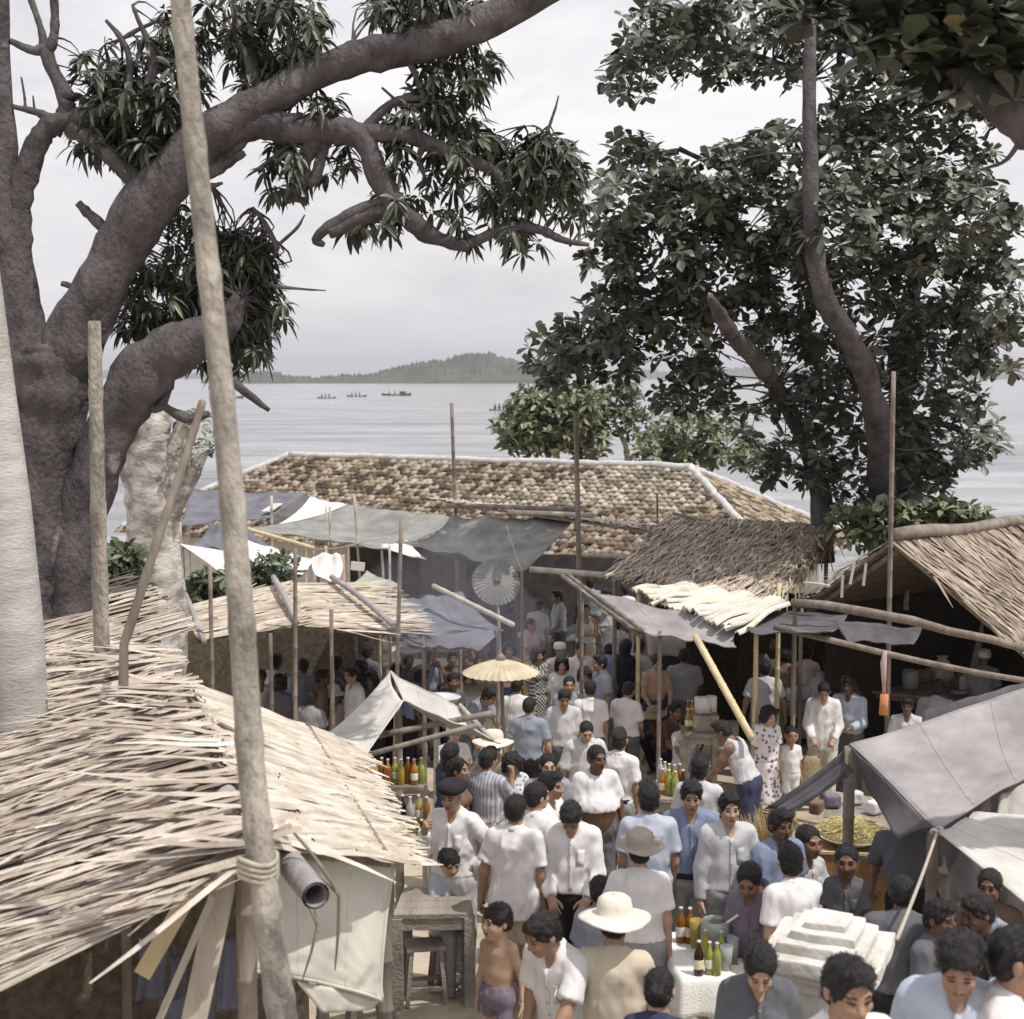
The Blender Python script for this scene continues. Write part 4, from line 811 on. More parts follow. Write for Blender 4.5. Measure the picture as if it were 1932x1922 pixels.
V, F, C = leaf_arr(*ros[1:6], rr, ros[6], .25, 4); o = bpy.data.objects.new('crown', raw_mesh('crown', V.reshape(-1, 3) - np.array(tr.location), F, m_leaf, True, C)); COL.objects.link(o); o.parent = tr; o['kind'] = 'stuff'

# --- broad-leaved almond tree on the right
YK = 22.5; p = Q(1690, 980, y=YK); tr = thing('almond_tree', (p[0], YK, ground(YK)), 'large dark broad-leaved tree with curved trunk beyond the gable hut', 'tree'); mb = MB(); sk = []
def lk(pts): sk.append(limb(mb, pts, YK, seed=len(sk) + 90, n=12, wob=.04))
lk([(1672, 1090, 62), (1668, 980, 56, 22.2), (1662, 900, 50, 21.6), (1657, 800, 46, 20.6), (1634, 708, 44, 19.9), (1598, 632, 44, 19.3), (1560, 574, 38, 18.9), (1541, 500, 36, 18.7), (1532, 390, 32, 18.7), (1527, 220, 28, 19), (1529, 50, 20, 19.5), (1532, -60, 14, 19.5)])
lk([(1552, 1060, 46), (1548, 930, 40), (1520, 840, 34), (1488, 770, 32), (1440, 694, 34, 20), (1385, 636, 32, 19), (1362, 600, 26, 18.5), (1340, 560, 14, 18)])
lk([(1716, 1060, 60), (1710, 920, 54), (1700, 780, 46), (1700, 640, 40), (1730, 520, 30), (1770, 400, 22)]); lk([(1541, 480, 22), (1460, 400, 16), (1380, 330, 12), (1280, 280, 8)]); lk([(1532, 300, 20), (1620, 230, 16), (1720, 180, 12), (1840, 120, 9)])
lk([(1362, 600, 20), (1280, 590, 14), (1190, 600, 10), (1100, 640, 7)]); lk([(1700, 660, 24), (1780, 600, 18), (1860, 560, 12)]); lk([(1529, 150, 16), (1440, 110, 12), (1330, 90, 9), (1220, 110, 5)]); lk([(1190, 600, 9), (1150, 450, 6), (1130, 330, 5)]); lk([(1280, 285, 12), (1200, 300, 10), (1135, 330, 8), (1110, 350, 4)]); lk([(1700, 800, 22), (1780, 800, 14), (1850, 830, 8)]); lk([(1546, 900, 18), (1500, 880, 10), (1450, 880, 6)])
ek = [(1400, 30, 130, 45, 1.3), (1250, 60, 90, 55, 1.2), (1200, 140, 70, 45, .9), (1330, 120, 80, 40, 1.0), (1450, 110, 70, 40, .8), (1560, 40, 90, 60, 1.3), (1500, 130, 30, 40, .4), (1700, 60, 110, 80, 1.4), (1850, 60, 90, 90, 1.4), (1640, 170, 80, 60, 1.1), (1780, 190, 100, 60, 1.1), (1880, 190, 50, 60, .7), (1580, 250, 60, 50, 1.0), (1680, 290, 90, 70, 1.2), (1800, 310, 80, 60, 1.0),
      (1470, 270, 60, 45, 1.1), (1400, 300, 60, 40, 1.0), (1190, 300, 50, 50, .9), (1170, 380, 50, 60, 1.0), (1260, 320, 50, 45, .8), (1300, 380, 90, 60, 1.2), (1430, 400, 100, 90, 1.3), (1560, 420, 90, 100, 1.2), (1690, 430, 90, 80, 1.1), (1830, 430, 90, 80, 1.1), (1240, 470, 90, 70, 1.2), (1150, 480, 50, 60, .9), (1360, 520, 100, 80, 1.2), (1490, 540, 80, 80, 1.2), (1620, 540, 70, 70, .8), (1740, 540, 90, 70, 1.1), (1870, 560, 60, 90, 1.0),
      (1170, 590, 70, 55, 1.2), (1270, 590, 80, 50, 1.2), (1090, 640, 60, 45, 1.1), (1040, 670, 50, 50, 1.1), (1150, 680, 60, 40, 1.0), (1080, 720, 40, 30, .6), (1230, 650, 40, 40, .8), (1310, 650, 40, 60, .9), (1320, 730, 60, 50, 1.2), (1270, 740, 40, 40, .7), (1350, 770, 35, 25, .7), (1470, 640, 70, 50, 1.1), (1560, 660, 50, 60, 1.0), (1600, 740, 40, 60, .9), (1680, 680, 70, 60, 1.1), (1780, 660, 80, 60, 1.1), (1880, 660, 50, 60, 1.0), (1540, 760, 60, 50, 1.1), (1480, 740, 50, 40, .7), (1740, 770, 60, 50, 1.1), (1820, 750, 60, 40, .9), (1850, 830, 45, 50, 1.0), (1780, 850, 50, 50, 1.0), (1590, 840, 50, 50, 1.0), (1510, 850, 70, 40, 1.0), (1450, 880, 50, 25, .9), (1720, 860, 50, 60, 1.0), (1570, 910, 60, 30, .7), (1620, 930, 50, 40, .8), (1750, 930, 60, 40, .8), (1430, 800, 40, 35, .6)]
rr = np.random.default_rng(33)
ek = [tuple(e) + (YK - 2.8 * max(0, 1 - abs(e[1] - 430) / 420) * (.5 + .5 * rr.random()),) for e in ek]
Cn, P, D, N, Ln, W, cols = rosettes(ek, YK, 1.5, rr, .0120, 9, (.11, .26), (.44, .60), (-25, 40), c1=(.050, .058, .040), c2=(.135, .145, .105))
twigs(mb, sk, Cn, .25, rr, .009); mb.build('trunk', m_bark, tr, True)
obov = ((0, .10), (.3, .45), (.6, .9), (.8, 1), (.93, .75), (1, .2))
V, F, C = leaf_arr(P, D, N, Ln, W, rr, cols, .22, 6, obov, .12)
n = len(P); off = np.array(tr.location); score = P[:, 1] - 1.5 * np.abs(N[:, 1]); sel = np.argsort(score)[:290]; keep = np.ones(n, bool); keep[sel] = False
f1 = F[:10]
for i in sel:
    me = raw_mesh('leaf', V[i].reshape(-1, 3) - P[i], f1, m_leaf, True, C.reshape(n, -1, 3)[i]); o = bpy.data.objects.new('leaf', me); COL.objects.link(o); o.parent = tr; o.location = P[i] - off
V = V[keep]; C = C.reshape(n, -1, 3)[keep].reshape(-1, 3); F = F[:len(V) * 10]
o = bpy.data.objects.new('crown', raw_mesh('crown', V.reshape(-1, 3) - off, F, m_leaf, True, C)); COL.objects.link(o); o.parent = tr; o['kind'] = 'stuff'

# --- near bough hanging in from a tree that stands to the right
YN = 8.2; tr = thing('overhanging_tree', (4.6, 9.0, 0), 'dark shadowed bough with large leaves reaching in over the gable hut', 'tree'); mb = MB(); sk = []
def lnn(pts): sk.append(limb(mb, pts, YN, seed=len(sk) + 130, n=14, wob=.05))
lnn([(2420, 1500, 130, 9), (2380, 900, 130, 9), (2260, 560, 110, 8.6), (2060, 330, 84), (1930, 230, 66), (1850, 170, 54), (1760, 90, 40), (1660, 30, 26), (1560, -10, 16)])
mb.tube([(4.6, 9.0, -.1), Q(2420, 1500, y=9)], [.36, .30], 14)
lnn([(1930, 230, 30), (1880, 110, 22), (1800, 20, 14)]); lnn([(1850, 170, 20), (1790, 180, 12), (1740, 190, 7)]); lnn([(1940, 240, 12), (1900, 300, 8), (1850, 320, 4)])
rr = np.random.default_rng(44)
Cn, P, D, N, Ln, W, cols = rosettes([(1700, 60, 110, 60, 1.2), (1850, 60, 90, 70, 1.5), (1780, 150, 60, 40, .8), (1580, 20, 80, 30, .8), (1910, 150, 40, 60, 1), (1890, 20, 60, 40, 1.2), (1740, 20, 80, 30, 1.2)], YN, .5, rr, .0028, 8, (.17, .28), (.44, .56), (-15, 45), c1=(.022, .026, .016), c2=(.06, .07, .04))
twigs(mb, sk, Cn, .6, rr, .006); mb.build('bough', m_bark, tr, True)
V, F, C = leaf_arr(P, D, N, Ln, W, rr, cols, .25, 6, obov, .12); off = np.array(tr.location); n = len(P)
for i in range(n):
    if i < 290:
        me = raw_mesh('leaf', V[i].reshape(-1, 3) - P[i], F[:10], m_leaf, True, C.reshape(n, -1, 3)[i]); o = bpy.data.objects.new('leaf', me); COL.objects.link(o); o.parent = tr; o.location = P[i] - off
if n > 290:
    o = bpy.data.objects.new('crown', raw_mesh('crown', V[290:].reshape(-1, 3) - off, F[:len(V[290:]) * 10], m_leaf, True, C.reshape(n, -1, 3)[290:].reshape(-1, 3))); COL.objects.link(o); o.parent = tr; o['kind'] = 'stuff'

# --- shore trees beyond the tile roof, shrubs
def bush(label, ell, Y, dY, dens, ln, seed, stems, c1, c2, name='shore_tree', cat='tree', per=6, group=None):
    rr = np.random.default_rng(seed); p = Q(ell[0][0], ell[0][1], y=Y); r0 = thing(name, (p[0], Y, ground(Y)), label, cat, group)
    Cn, P, D, N, Ln, W, cols = rosettes(ell, Y, dY, rr, dens, per, ln, (.4, .6), (-20, 60), c1=c1, c2=c2)
    mb = MB(); sk = []
    for st in stems: sk.append(limb(mb, st, Y, seed=seed + len(sk), n=8))
    if sk: twigs(mb, sk, Cn, .15, rr, .012); mb.build('trunk', m_bark_pale, r0, True)
    V, F, C = leaf_arr(P, D, N, Ln, W, rr, cols, .2, 4)
    o = bpy.data.objects.new('crown', raw_mesh('crown', V.reshape(-1, 3) - np.array(r0.location), F, m_leaf, True, C)); COL.objects.link(o); o.parent = r0; o['kind'] = 'stuff'
g1, g2 = (.11, .13, .075), (.27, .29, .17)  # leaf colours lightened to hold the hazy glare over the shore
bush('bright green rounded shore tree rising behind the tile roof ridge', [(1040, 800, 85, 55, 1.3), (1080, 770, 65, 45, 1.2), (990, 820, 45, 40, 1.0), (1110, 830, 40, 40, 1.0), (960, 800, 30, 30, .6), (1000, 760, 40, 30, .6)], 47, 2.0, .055, (.24, .40), 61, [[(1050, 960, 16), (1050, 870, 14), (1045, 810, 9)]], g1, g2)
bush('slender young shore tree with forked pale stem behind the tile roof', [(1170, 760, 42, 35, .9), (1210, 800, 40, 30, .6), (1150, 790, 30, 30, .6), (1190, 740, 25, 20, .6)], 48, 1.2, .05, (.20, .34), 62, [[(1182, 960, 15), (1184, 870, 13), (1178, 835, 9), (1160, 800, 6)], [(1186, 868, 9), (1215, 840, 7), (1235, 815, 5)], [(1180, 840, 6), (1190, 790, 4)]], (.075, .09, .05), (.16, .18, .10))
bush('pale grey-green shore tree with bare crooked boughs near the hip ridge', [(1260, 850, 60, 35, 1.0), (1310, 820, 60, 45, .8), (1370, 840, 60, 45, .7), (1300, 870, 60, 25, .9), (1420, 870, 30, 40, .6), (1250, 820, 30, 30, .5)], 46, 1.6, .05, (.20, .34), 63, [[(1330, 960, 14), (1325, 880, 11), (1310, 850, 8), (1280, 800, 5)], [(1325, 880, 9), (1360, 845, 7), (1385, 860, 5), (1410, 880, 4)], [(1312, 850, 8), (1322, 800, 6), (1330, 780, 4)]], (.10, .115, .065), (.24, .26, .15))
bush('leafy green shrub between the mango and the pale trunk', [(225, 1090, 45, 55, 1.4), (190, 1130, 40, 40, 1.2), (250, 1140, 40, 40, 1.2)], 15.5, .5, .03, (.10, .20), 64, [[(222, 1250, 10), (222, 1150, 9)]], (.05, .07, .04), (.11, .14, .075), 'shrub', 'shrub')
bush('leafy green shrub behind the flat palm-leaf awning', [(430, 1110, 60, 35, 1.3), (380, 1130, 40, 40, 1.2), (490, 1090, 50, 30, 1.2), (520, 1075, 40, 25, 1)], 21.5, .5, .03, (.12, .22), 65, [[(430, 1250, 10), (430, 1150, 9)]], (.05, .07, .04), (.11, .14, .075), 'shrub', 'shrub')
bush('low bush with broad pale leaves behind the gable hut ridge log', [(1720, 985, 70, 25, 1.6), (1660, 985, 40, 30, 1.4), (1790, 975, 50, 25, 1.4), (1850, 985, 30, 20, 1.0), (1600, 985, 40, 20, 1.0), (1630, 1010, 40, 20, 1)], 20.8, .5, .03, (.16, .26), 66, [[(1710, 1150, 10), (1712, 1010, 9)]], (.09, .115, .06), (.22, .25, .14), 'bush', 'bush')
# ------------------------------------------------------------ people: smooth-blended bodies on a posed skeleton
class SDF:
    def __init__(s, lo, hi, vox):
        s.v = vox; s.lo = np.array(lo, float); n = np.ceil((np.array(hi) - s.lo) / vox).astype(int) + 1
        s.f = np.full(n, .5, np.float32); s.n = n
    def _blk(s, lo, hi):
        a = np.clip(np.floor((np.array(lo) - s.lo) / s.v).astype(int), 0, s.n - 1); b = np.clip(np.ceil((np.array(hi) - s.lo) / s.v).astype(int) + 1, 1, s.n)
        sl = tuple(slice(i, j) for i, j in zip(a, b)); g = [s.lo[k] + s.v * np.arange(a[k], b[k], dtype=np.float32) for k in range(3)]
        return sl, np.stack(np.meshgrid(*g, indexing='ij'), -1).astype(np.float32)
    def _put(s, sl, d, k, op):
        a = s.f[sl]
        if op == 'sub':
            s.f[sl] = np.maximum(a, -d) if k <= 0 else -smin(-a, d, k); return
        s.f[sl] = np.minimum(a, d) if k <= 0 else smin(a, d, k)
    def cone(s, a, b, ra, rb, k=.03, lat=None, ls=1.0, flat=None, op='add'):
        a, b = np.array(a, np.float32), np.array(b, np.float32); m = max(ra, rb) * max(1, ls) + k + 2 * s.v
        sl, p = s._blk(np.minimum(a, b) - m, np.maximum(a, b) + m)
        if p.size == 0: return
        ab = b - a; L2 = float(ab @ ab) + 1e-9; q = p - a; t = np.clip(q @ ab / L2, 0, 1); w = q - t[..., None] * ab
        if lat is not None and ls != 1:
            l = np.array(lat, np.float32); c = w @ l; w = w - (c * (1 - 1 / ls))[..., None] * l
        d = np.sqrt((w * w).sum(-1)) - (ra + (rb - ra) * t)
        if flat:
            L = math.sqrt(L2); d = np.maximum(d, (q @ ab) / L - L) if 'e' in flat else d
            if 's' in flat: d = np.maximum(d, -(q @ ab) / L)
        s._put(sl, d, k, op)
    def ell(s, c, r, k=.02, M=None, op='add'):
        c = np.array(c, np.float32); r = np.array(r, np.float32); m = max(r) + k + 2 * s.v
        sl, p = s._blk(c - m, c + m)
        if p.size == 0: return
        q = p - c
        if M is not None: q = q @ np.array(M, np.float32)
        l = np.sqrt(((q / r) ** 2).sum(-1)); l2 = np.sqrt(((q / (r * r)) ** 2).sum(-1)) + 1e-6
        s._put(sl, l * (l - 1) / l2, k, op)
    def cut(s, p0, n):
        sl, p = s._blk(s.lo, s.lo + s.v * s.n); s.f = np.maximum(s.f, (p - np.array(p0, np.float32)) @ np.array(n, np.float32))
    def wrinkle(s, amp, rr, wl=.10, n=5, vert=.5):
        sl, p = s._blk(s.lo, s.lo + s.v * s.n); w = 0
        for _ in range(n):
            d = rr.normal(0, 1, 3); d[2] *= vert; d /= np.linalg.norm(d); f = 6.283 / (wl * (.6 + 1.0 * rr.random()))
            w = w + (1.2 - 2.4 * np.abs(np.sin((p @ (d * f).astype(np.float32)) * .5 + rr.random() * 6.28 + .35 * np.sin(p[..., 2] * 17 + rr.random() * 6))))
        s.f = s.f + (amp / math.sqrt(n)) * w
    def mesh(s):
        f = s.f; f[0] = f[-1] = .5; f[:, 0] = f[:, -1] = .5; f[:, :, 0] = f[:, :, -1] = .5
        sg = f < 0; c = np.zeros(tuple(q - 1 for q in f.shape), np.int8)
        for i in (0, 1):
            for j in (0, 1):
                for k in (0, 1): c += sg[i:f.shape[0] - 1 + i, j:f.shape[1] - 1 + j, k:f.shape[2] - 1 + k]
        ac = (c > 0) & (c < 8); I = np.argwhere(ac); idx = np.full(c.shape, -1, np.int64); idx[ac] = np.arange(len(I))
        acc = np.zeros((len(I), 3)); cnt = np.zeros(len(I)); O = [(i, j, k) for i in (0, 1) for j in (0, 1) for k in (0, 1)]
        for a in O:
            for ax in range(3):
                if a[ax]: continue
                b = list(a); b[ax] = 1
                fa = f[I[:, 0] + a[0], I[:, 1] + a[1], I[:, 2] + a[2]]; fb = f[I[:, 0] + b[0], I[:, 1] + b[1], I[:, 2] + b[2]]
                m = (fa < 0) != (fb < 0); t = fa[m] / (fa[m] - fb[m]); pt = np.tile(np.array(a, float), (m.sum(), 1)); pt[:, ax] += t; acc[m] += pt; cnt[m] += 1
        V = s.lo + s.v * (I + acc / cnt[:, None]); Fs = []
        for ax in range(3):
            sa = [slice(None)] * 3; sb = [slice(None)] * 3; sa[ax] = slice(0, -1); sb[ax] = slice(1, None)
            A, B = sg[tuple(sa)], sg[tuple(sb)]; E = np.argwhere(A != B); o1, o2 = [q for q in range(3) if q != ax]
            E = E[(E[:, o1] > 0) & (E[:, o2] > 0)]; ins = A[E[:, 0], E[:, 1], E[:, 2]]
            def cell(d1, d2):
                q = E.copy(); q[:, o1] += d1; q[:, o2] += d2; return idx[q[:, 0], q[:, 1], q[:, 2]]
            qd = np.stack([cell(-1, -1), cell(0, -1), cell(0, 0), cell(-1, 0)], 1)
            if ax == 1: ins = ~ins
            qd[~ins] = qd[~ins][:, ::-1]; Fs.append(qd)
        return V, np.concatenate(Fs)
def smin(a, b, k):
    h = np.clip(.5 + .5 * (b - a) / k, 0, 1); return b + (a - b) * h - k * h * (1 - h)

# --- head, hand, hair and hat library (head faces -Y, origin at its centre, 0.225 m tall)
def make_head(vox, fem=0, kid=0):
    s = SDF((-.12, -.15, -.16), (.12, .14, .15), vox)
    s.ell((0, .014, .028), (.073, .093, .083), 0)
    s.ell((0, -.024, -.035), (.058 - .004 * fem, .064, .072), .03); s.ell((0, -.056, -.088), (.026 - .004 * fem, .022, .020), .03)
    if kid: s.ell((0, -.03, -.03), (.064, .062, .06), .03)
    s.ell((.036, -.066, -.022), (.022, .02, .02), .02); s.ell((-.036, -.066, -.022), (.022, .02, .02), .02)
    s.cone((-.034, -.078, .028), (.034, -.078, .028), .012 - .004 * fem, .012 - .004 * fem, .016)
    for q in (-1, 1):
        s.ell((q * .030, -.094, .010), (.016, .013, .010), .010, op='sub'); s.ell((q * .030, -.0785, .009), (.0145, .012, .0105), .003)
        s.ell((q * .076, .012, -.004), (.010, .020, .031), .006)
    s.cone((0, -.084, .016), (0, -.104, -.024), .009, .013, .012); s.cone((-.013, -.092, -.029), (.013, -.092, -.029), .009, .009, .008)
    s.cone((-.020, -.080, -.056), (.020, -.080, -.056), .0085, .0085, .008); s.cone((-.015, -.080, -.066), (.015, -.080, -.066), .0085, .0085, .006)
    s.cone((0, .022, -.06), (0, .03, -.14), .052, .052, .03)
    V, F = s.mesh(); C = np.ones((len(V), 3)); x, y, z = np.abs(V[:, 0]), V[:, 1], V[:, 2]
    fr = y < -.045
    C[fr & (((x - .030) / .0155) ** 2 + ((z - .009) / .0068) ** 2 < 1)] = (.10, .09, .09)
    C[fr & (((x - .032) / .021) ** 2 + ((z - .030 + .12 * (x - .03)) / .0055) ** 2 < 1)] = (.16, .14, .14)
    C[fr & (x < .023) & (np.abs(z + .061) < .0085) & (y < -.072)] = (.80, .55, .52)
    C[fr & (x < .022) & (np.abs(z + .061) < .0028) & (y < -.07)] = (.38, .25, .25)
    return V, F, C
def make_hand(vox, pose):
    """right hand, wrist at origin, fingers along -Z, palm faces -Y ... thumb towards -X"""
    s = SDF((-.11, -.12, -.22), (.10, .08, .05), vox)
    s.cone((0, 0, .03), (0, 0, -.01), .026, .028, 0, (1, 0, 0), 1.2); s.cone((-.018, 0, -.02), (-.022, 0, -.078), .017, .014, .02); s.cone((.014, 0, -.02), (.024, 0, -.074), .017, .013, .02); s.cone((0, 0, -.02), (0, 0, -.08), .018, .015, .02)
    curl = {'relax': (18, 30, 20), 'grip': (62, 80, 50), 'flat': (4, 6, 4)}[pose]
    for x, L, sp in ((-.030, .070, -5), (-.010, .078, -1), (.011, .073, 3), (.030, .058, 8)):
        p = np.array((x, 0, -.080 + abs(x - .0) * .12)); a = 0
        for seg, c in zip((.45, .32, .23), curl):
            a += c * (1 + .1 * (x > .02)); d = np.array((math.sin(R(sp)), -math.sin(R(a)), -math.cos(R(a)) * math.cos(R(sp)))); q = p + d * L * seg
            s.cone(p, q, .0092 if seg > .4 else .0082, .0082 if seg > .3 else .0070, .004); p = q
    if pose == 'grip': th = [(-.028, -.006, -.028), (-.048, -.030, -.058), (-.030, -.050, -.080), (-.012, -.056, -.088)]
    else: th = [(-.028, -.002, -.022), (-.052, -.014, -.052), (-.060, -.022, -.078), (-.060, -.028, -.098)]
    for i in range(3): s.cone(th[i], th[i + 1], (.016, .0115, .010)[i], (.0115, .010, .008)[i], .008)
    V, F = s.mesh(); return V, F, np.ones((len(V), 3))
def make_hair(kind, vox):
    rr = np.random.default_rng(len(kind)); s = SDF((-.16, -.17, -.34), (.16, .22, .19), vox)
    def capcut(n, c):
        n = np.array(n) / np.linalg.norm(n); s.cut((0, 0, 0) + n * c, -n)
    if kind == 'man':
        s.ell((0, .018, .034), (.082, .101, .091), 0); s.ell((.010, -.045, .092), (.058, .058, .036), .02); s.ell((0, .06, -.03), (.070, .050, .05), .03); s.wrinkle(.0035, rr, .03, 5, .4)
        s.ell((0, -.112, -.035), (.072, .098, .108), .010, op='sub'); s.ell((.09, .0, -.06), (.03, .035, .055), .008, op='sub'); s.ell((-.09, .0, -.06), (.03, .035, .055), .008, op='sub')
    elif kind == 'crew':
        s.ell((0, .017, .032), (.079, .098, .089), 0); s.ell((0, .06, -.02), (.066, .046, .05), .03); s.wrinkle(.002, rr, .02, 5)
        s.ell((0, -.112, -.032), (.070, .096, .112), .008, op='sub'); s.ell((.09, .0, -.05), (.032, .04, .055), .008, op='sub'); s.ell((-.09, .0, -.05), (.032, .04, .055), .008, op='sub')
    elif kind == 'bald':
        s.ell((0, .018, .022), (.078, .097, .080), 0); s.ell((0, -.02, .10), (.07, .11, .05), .01, op='sub'); capcut((0, .93, .36), .018)
    elif kind == 'curly':
        s.ell((0, .020, .040), (.095, .105, .096), 0)
        for q in (-1, 1): s.ell((q * .075, .02, -.035), (.036, .055, .062), .03); s.ell((q * .05, -.05, .085), (.042, .04, .035), .02)
        s.ell((0, .085, -.03), (.075, .045, .075), .03); s.wrinkle(.009, rr, .05, 6, 1)
        s.ell((0, -.095, -.025), (.058, .075, .092), .01, op='sub')
    elif kind == 'bun':
        s.ell((0, .018, .034), (.080, .100, .088), 0); s.ell((0, .118, .0), (.042, .038, .042), .015); s.ell((0, .06, -.03), (.068, .05, .05), .03); s.wrinkle(.002, rr, .02, 5, .4); s.ell((0, -.112, -.030), (.068, .094, .110), .008, op='sub')
    elif kind == 'long':
        s.ell((0, .020, .036), (.085, .102, .091), 0); s.cone((0, .07, 0), (0, .085, -.22), .075, .055, .04, (1, 0, 0), 1.25); s.wrinkle(.004, rr, .03, 5, .2); s.ell((0, -.10, -.03), (.07, .085, .115), .01, op='sub')
    elif kind == 'bowl':
        s.ell((0, .014, .034), (.084, .102, .089), 0); s.ell((0, .05, -.02), (.078, .065, .06), .03); s.wrinkle(.003, rr, .025, 5, .3); s.ell((0, -.105, -.055), (.064, .075, .095), .008, op='sub')
    V, F = s.mesh()
    if vox < .008 and kind != 'bald':
        n = 420 if kind != 'curly' else 420; i = rr.integers(0, len(V), n); P = V[i]; N = P - np.array((0, .018, .03)); N /= np.linalg.norm(N, axis=1)[:, None]
        D = np.tile(np.array((0.15, 1.0, -.25)), (n, 1)) if kind in ('man', 'bun', 'crew') else np.tile(np.array((0, .25, -1.)), (n, 1)); D = D + rr.normal(0, .35 if kind != 'curly' else .9, (n, 3)); D -= N * (D * N).sum(1)[:, None]; D /= np.linalg.norm(D, axis=1)[:, None]
        L0 = {'crew': .014, 'man': .030, 'bun': .028}.get(kind, .030); ln_ = L0 * (.6 + .9 * rr.random(n)); B, Fb, _ = blades(P - N * .002, D, N, ln_, np.full(n, .0028), (np.zeros(n), (.0005 + .003 * rr.random(n)) * (L0 / .03)), rr, (1, 1, 1), (1, 1, 1), rows=3, curl=.25)
        F = np.concatenate([F, Fb + len(V)]); V = np.concatenate([V, B.reshape(-1, 3)])
    return V, F
HEADS = {(f, k, l): make_head((.0055, .009)[l], f, k) for f in (0, 1) for k in (0, 1) for l in (0, 1)}
HANDS = {(p, l): make_hand((.006, .010)[l], p) for p in ('relax', 'grip', 'flat') for l in (0, 1)}
HAIR = {}
def hair_mesh(kind, l):
    if (kind, l) not in HAIR: HAIR[(kind, l)] = make_hair(kind, (.0065, .010)[l])
    return HAIR[(kind, l)]
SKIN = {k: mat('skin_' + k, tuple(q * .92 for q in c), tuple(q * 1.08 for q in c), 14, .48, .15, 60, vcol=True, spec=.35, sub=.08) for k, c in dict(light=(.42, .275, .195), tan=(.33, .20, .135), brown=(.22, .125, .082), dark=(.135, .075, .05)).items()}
m_hair = mat('black_hair', (.010, .009, .010), (.022, .019, .020), 40, .45, .6, 160, (1, .25, 1), .35)
m_hair_g = mat('greying_hair', (.06, .058, .06), (.12, .118, .12), 40, .5, .5, 160)
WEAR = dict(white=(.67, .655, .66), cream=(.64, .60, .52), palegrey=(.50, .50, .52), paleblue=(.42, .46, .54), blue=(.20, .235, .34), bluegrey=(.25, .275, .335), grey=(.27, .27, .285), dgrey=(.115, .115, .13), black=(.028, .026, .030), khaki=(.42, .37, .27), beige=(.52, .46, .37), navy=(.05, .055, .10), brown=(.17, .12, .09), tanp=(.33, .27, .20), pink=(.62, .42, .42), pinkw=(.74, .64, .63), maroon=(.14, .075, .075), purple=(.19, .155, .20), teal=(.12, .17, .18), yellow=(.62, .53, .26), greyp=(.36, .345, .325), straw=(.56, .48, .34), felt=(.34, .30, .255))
def wear(k): return cloth('wear_' + k, WEAR[k], .07, .9, (1, 1, .6), .8, 6, 8, .05)
def pattern_cloth(key, kind, c1, c2, scale):
    if key in _M: return _M[key]
    m = cloth(key, c1, .05); _M[key] = m; nt = m.node_tree; N = nt.nodes; K = nt.links.new; b = N['Principled BSDF']
    t = N.new('ShaderNodeTexCoord'); r = N.new('ShaderNodeValToRGB'); r.color_ramp.elements[0].color = (*c1, 1); r.color_ramp.elements[1].color = (*c2, 1)
    if kind == 'check':
        x = N.new('ShaderNodeTexChecker'); x.inputs['Scale'].default_value = scale; x.inputs['Color1'].default_value = (*c1, 1); x.inputs['Color2'].default_value = (*c2, 1); K(t.outputs['Object'], x.inputs['Vector']); K(x.outputs['Color'], b.inputs['Base Color']); return m
    if kind == 'stripe':
        x = N.new('ShaderNodeTexWave'); x.inputs['Scale'].default_value = scale; x.inputs['Distortion'].default_value = .6; r.color_ramp.elements[0].position = .35; r.color_ramp.elements[1].position = .6
    else:
        x = N.new('ShaderNodeTexVoronoi'); x.inputs['Scale'].default_value = scale; r.color_ramp.elements[0].position = .30; r.color_ramp.elements[1].position = .42
    K(t.outputs['Object'], x.inputs['Vector']); K(x.outputs[0 if kind != 'stripe' else 'Fac'], r.inputs['Fac']); K(r.outputs['Color'], b.inputs['Base Color']); return m
def cl(k):
    if k == 'check': return pattern_cloth('wear_check', 'check', (.05, .05, .055), (.46, .45, .43), 34)
    if k == 'floral': return pattern_cloth('wear_floral', 'vor', (.20, .16, .22), (.66, .63, .66), 17)
    if k == 'floralb': return pattern_cloth('wear_floral_blue', 'vor', (.22, .25, .33), (.60, .60, .62), 22)
    if k == 'stripe': return pattern_cloth('wear_stripe', 'stripe', (.26, .27, .33), (.44, .45, .50), 9)
    if k == 'stripet': return pattern_cloth('wear_stripe_dark', 'stripe', (.10, .10, .13), (.40, .40, .44), 8)
    return wear(k)
def rot(axis, deg): return np.array(Matrix.Rotation(R(deg), 3, axis))

def arm_pose(kind, sd, H):
    """shoulder-relative elbow and wrist directions in the torso frame (x: own left is +X for a figure facing -Y); sd = -1 right arm, +1 left"""
    # returns upper-arm direction, forearm direction, palm-facing hint
    d = lambda x, y, z: np.array((x * sd, y, z)) / math.sqrt(x * x + y * y + z * z)
    return {'down': (d(.14, .03, -1), d(.05, -.18, -1)), 'out': (d(.28, .02, -1), d(.16, -.25, -1)), 'front': (d(.12, -.25, -1), d(-.30, -.95, -.10)), 'low': (d(.14, -.18, -1), d(-.28, -.75, -.60)), 'mouth': (d(.22, -.45, -.85), d(-.36, -.50, .95)), 'hip': (d(.62, .22, -.80), d(-.62, -.35, -.55)), 'reach': (d(.12, -.80, -.62), d(-.05, -.95, -.30)),
            'side': (d(.70, -.40, -.62), d(.55, -.80, -.15)), 'fold': (d(.15, -.22, -1), d(-.92, -.36, .12)), 'up': (d(.45, -.30, .72), d(-.25, -.20, .95)), 'back': (d(.20, .22, -1), d(-.38, .20, -.80)), 'knee': (d(.12, -.40, -.92), d(-.05, -.85, -.50)), 'chin': (d(.10, -.62, -.75), d(-.22, -.42, .95)), 'carry': (d(.10, -.05, -1), d(.02, -.10, -1))}[kind]
PEOPLE = []
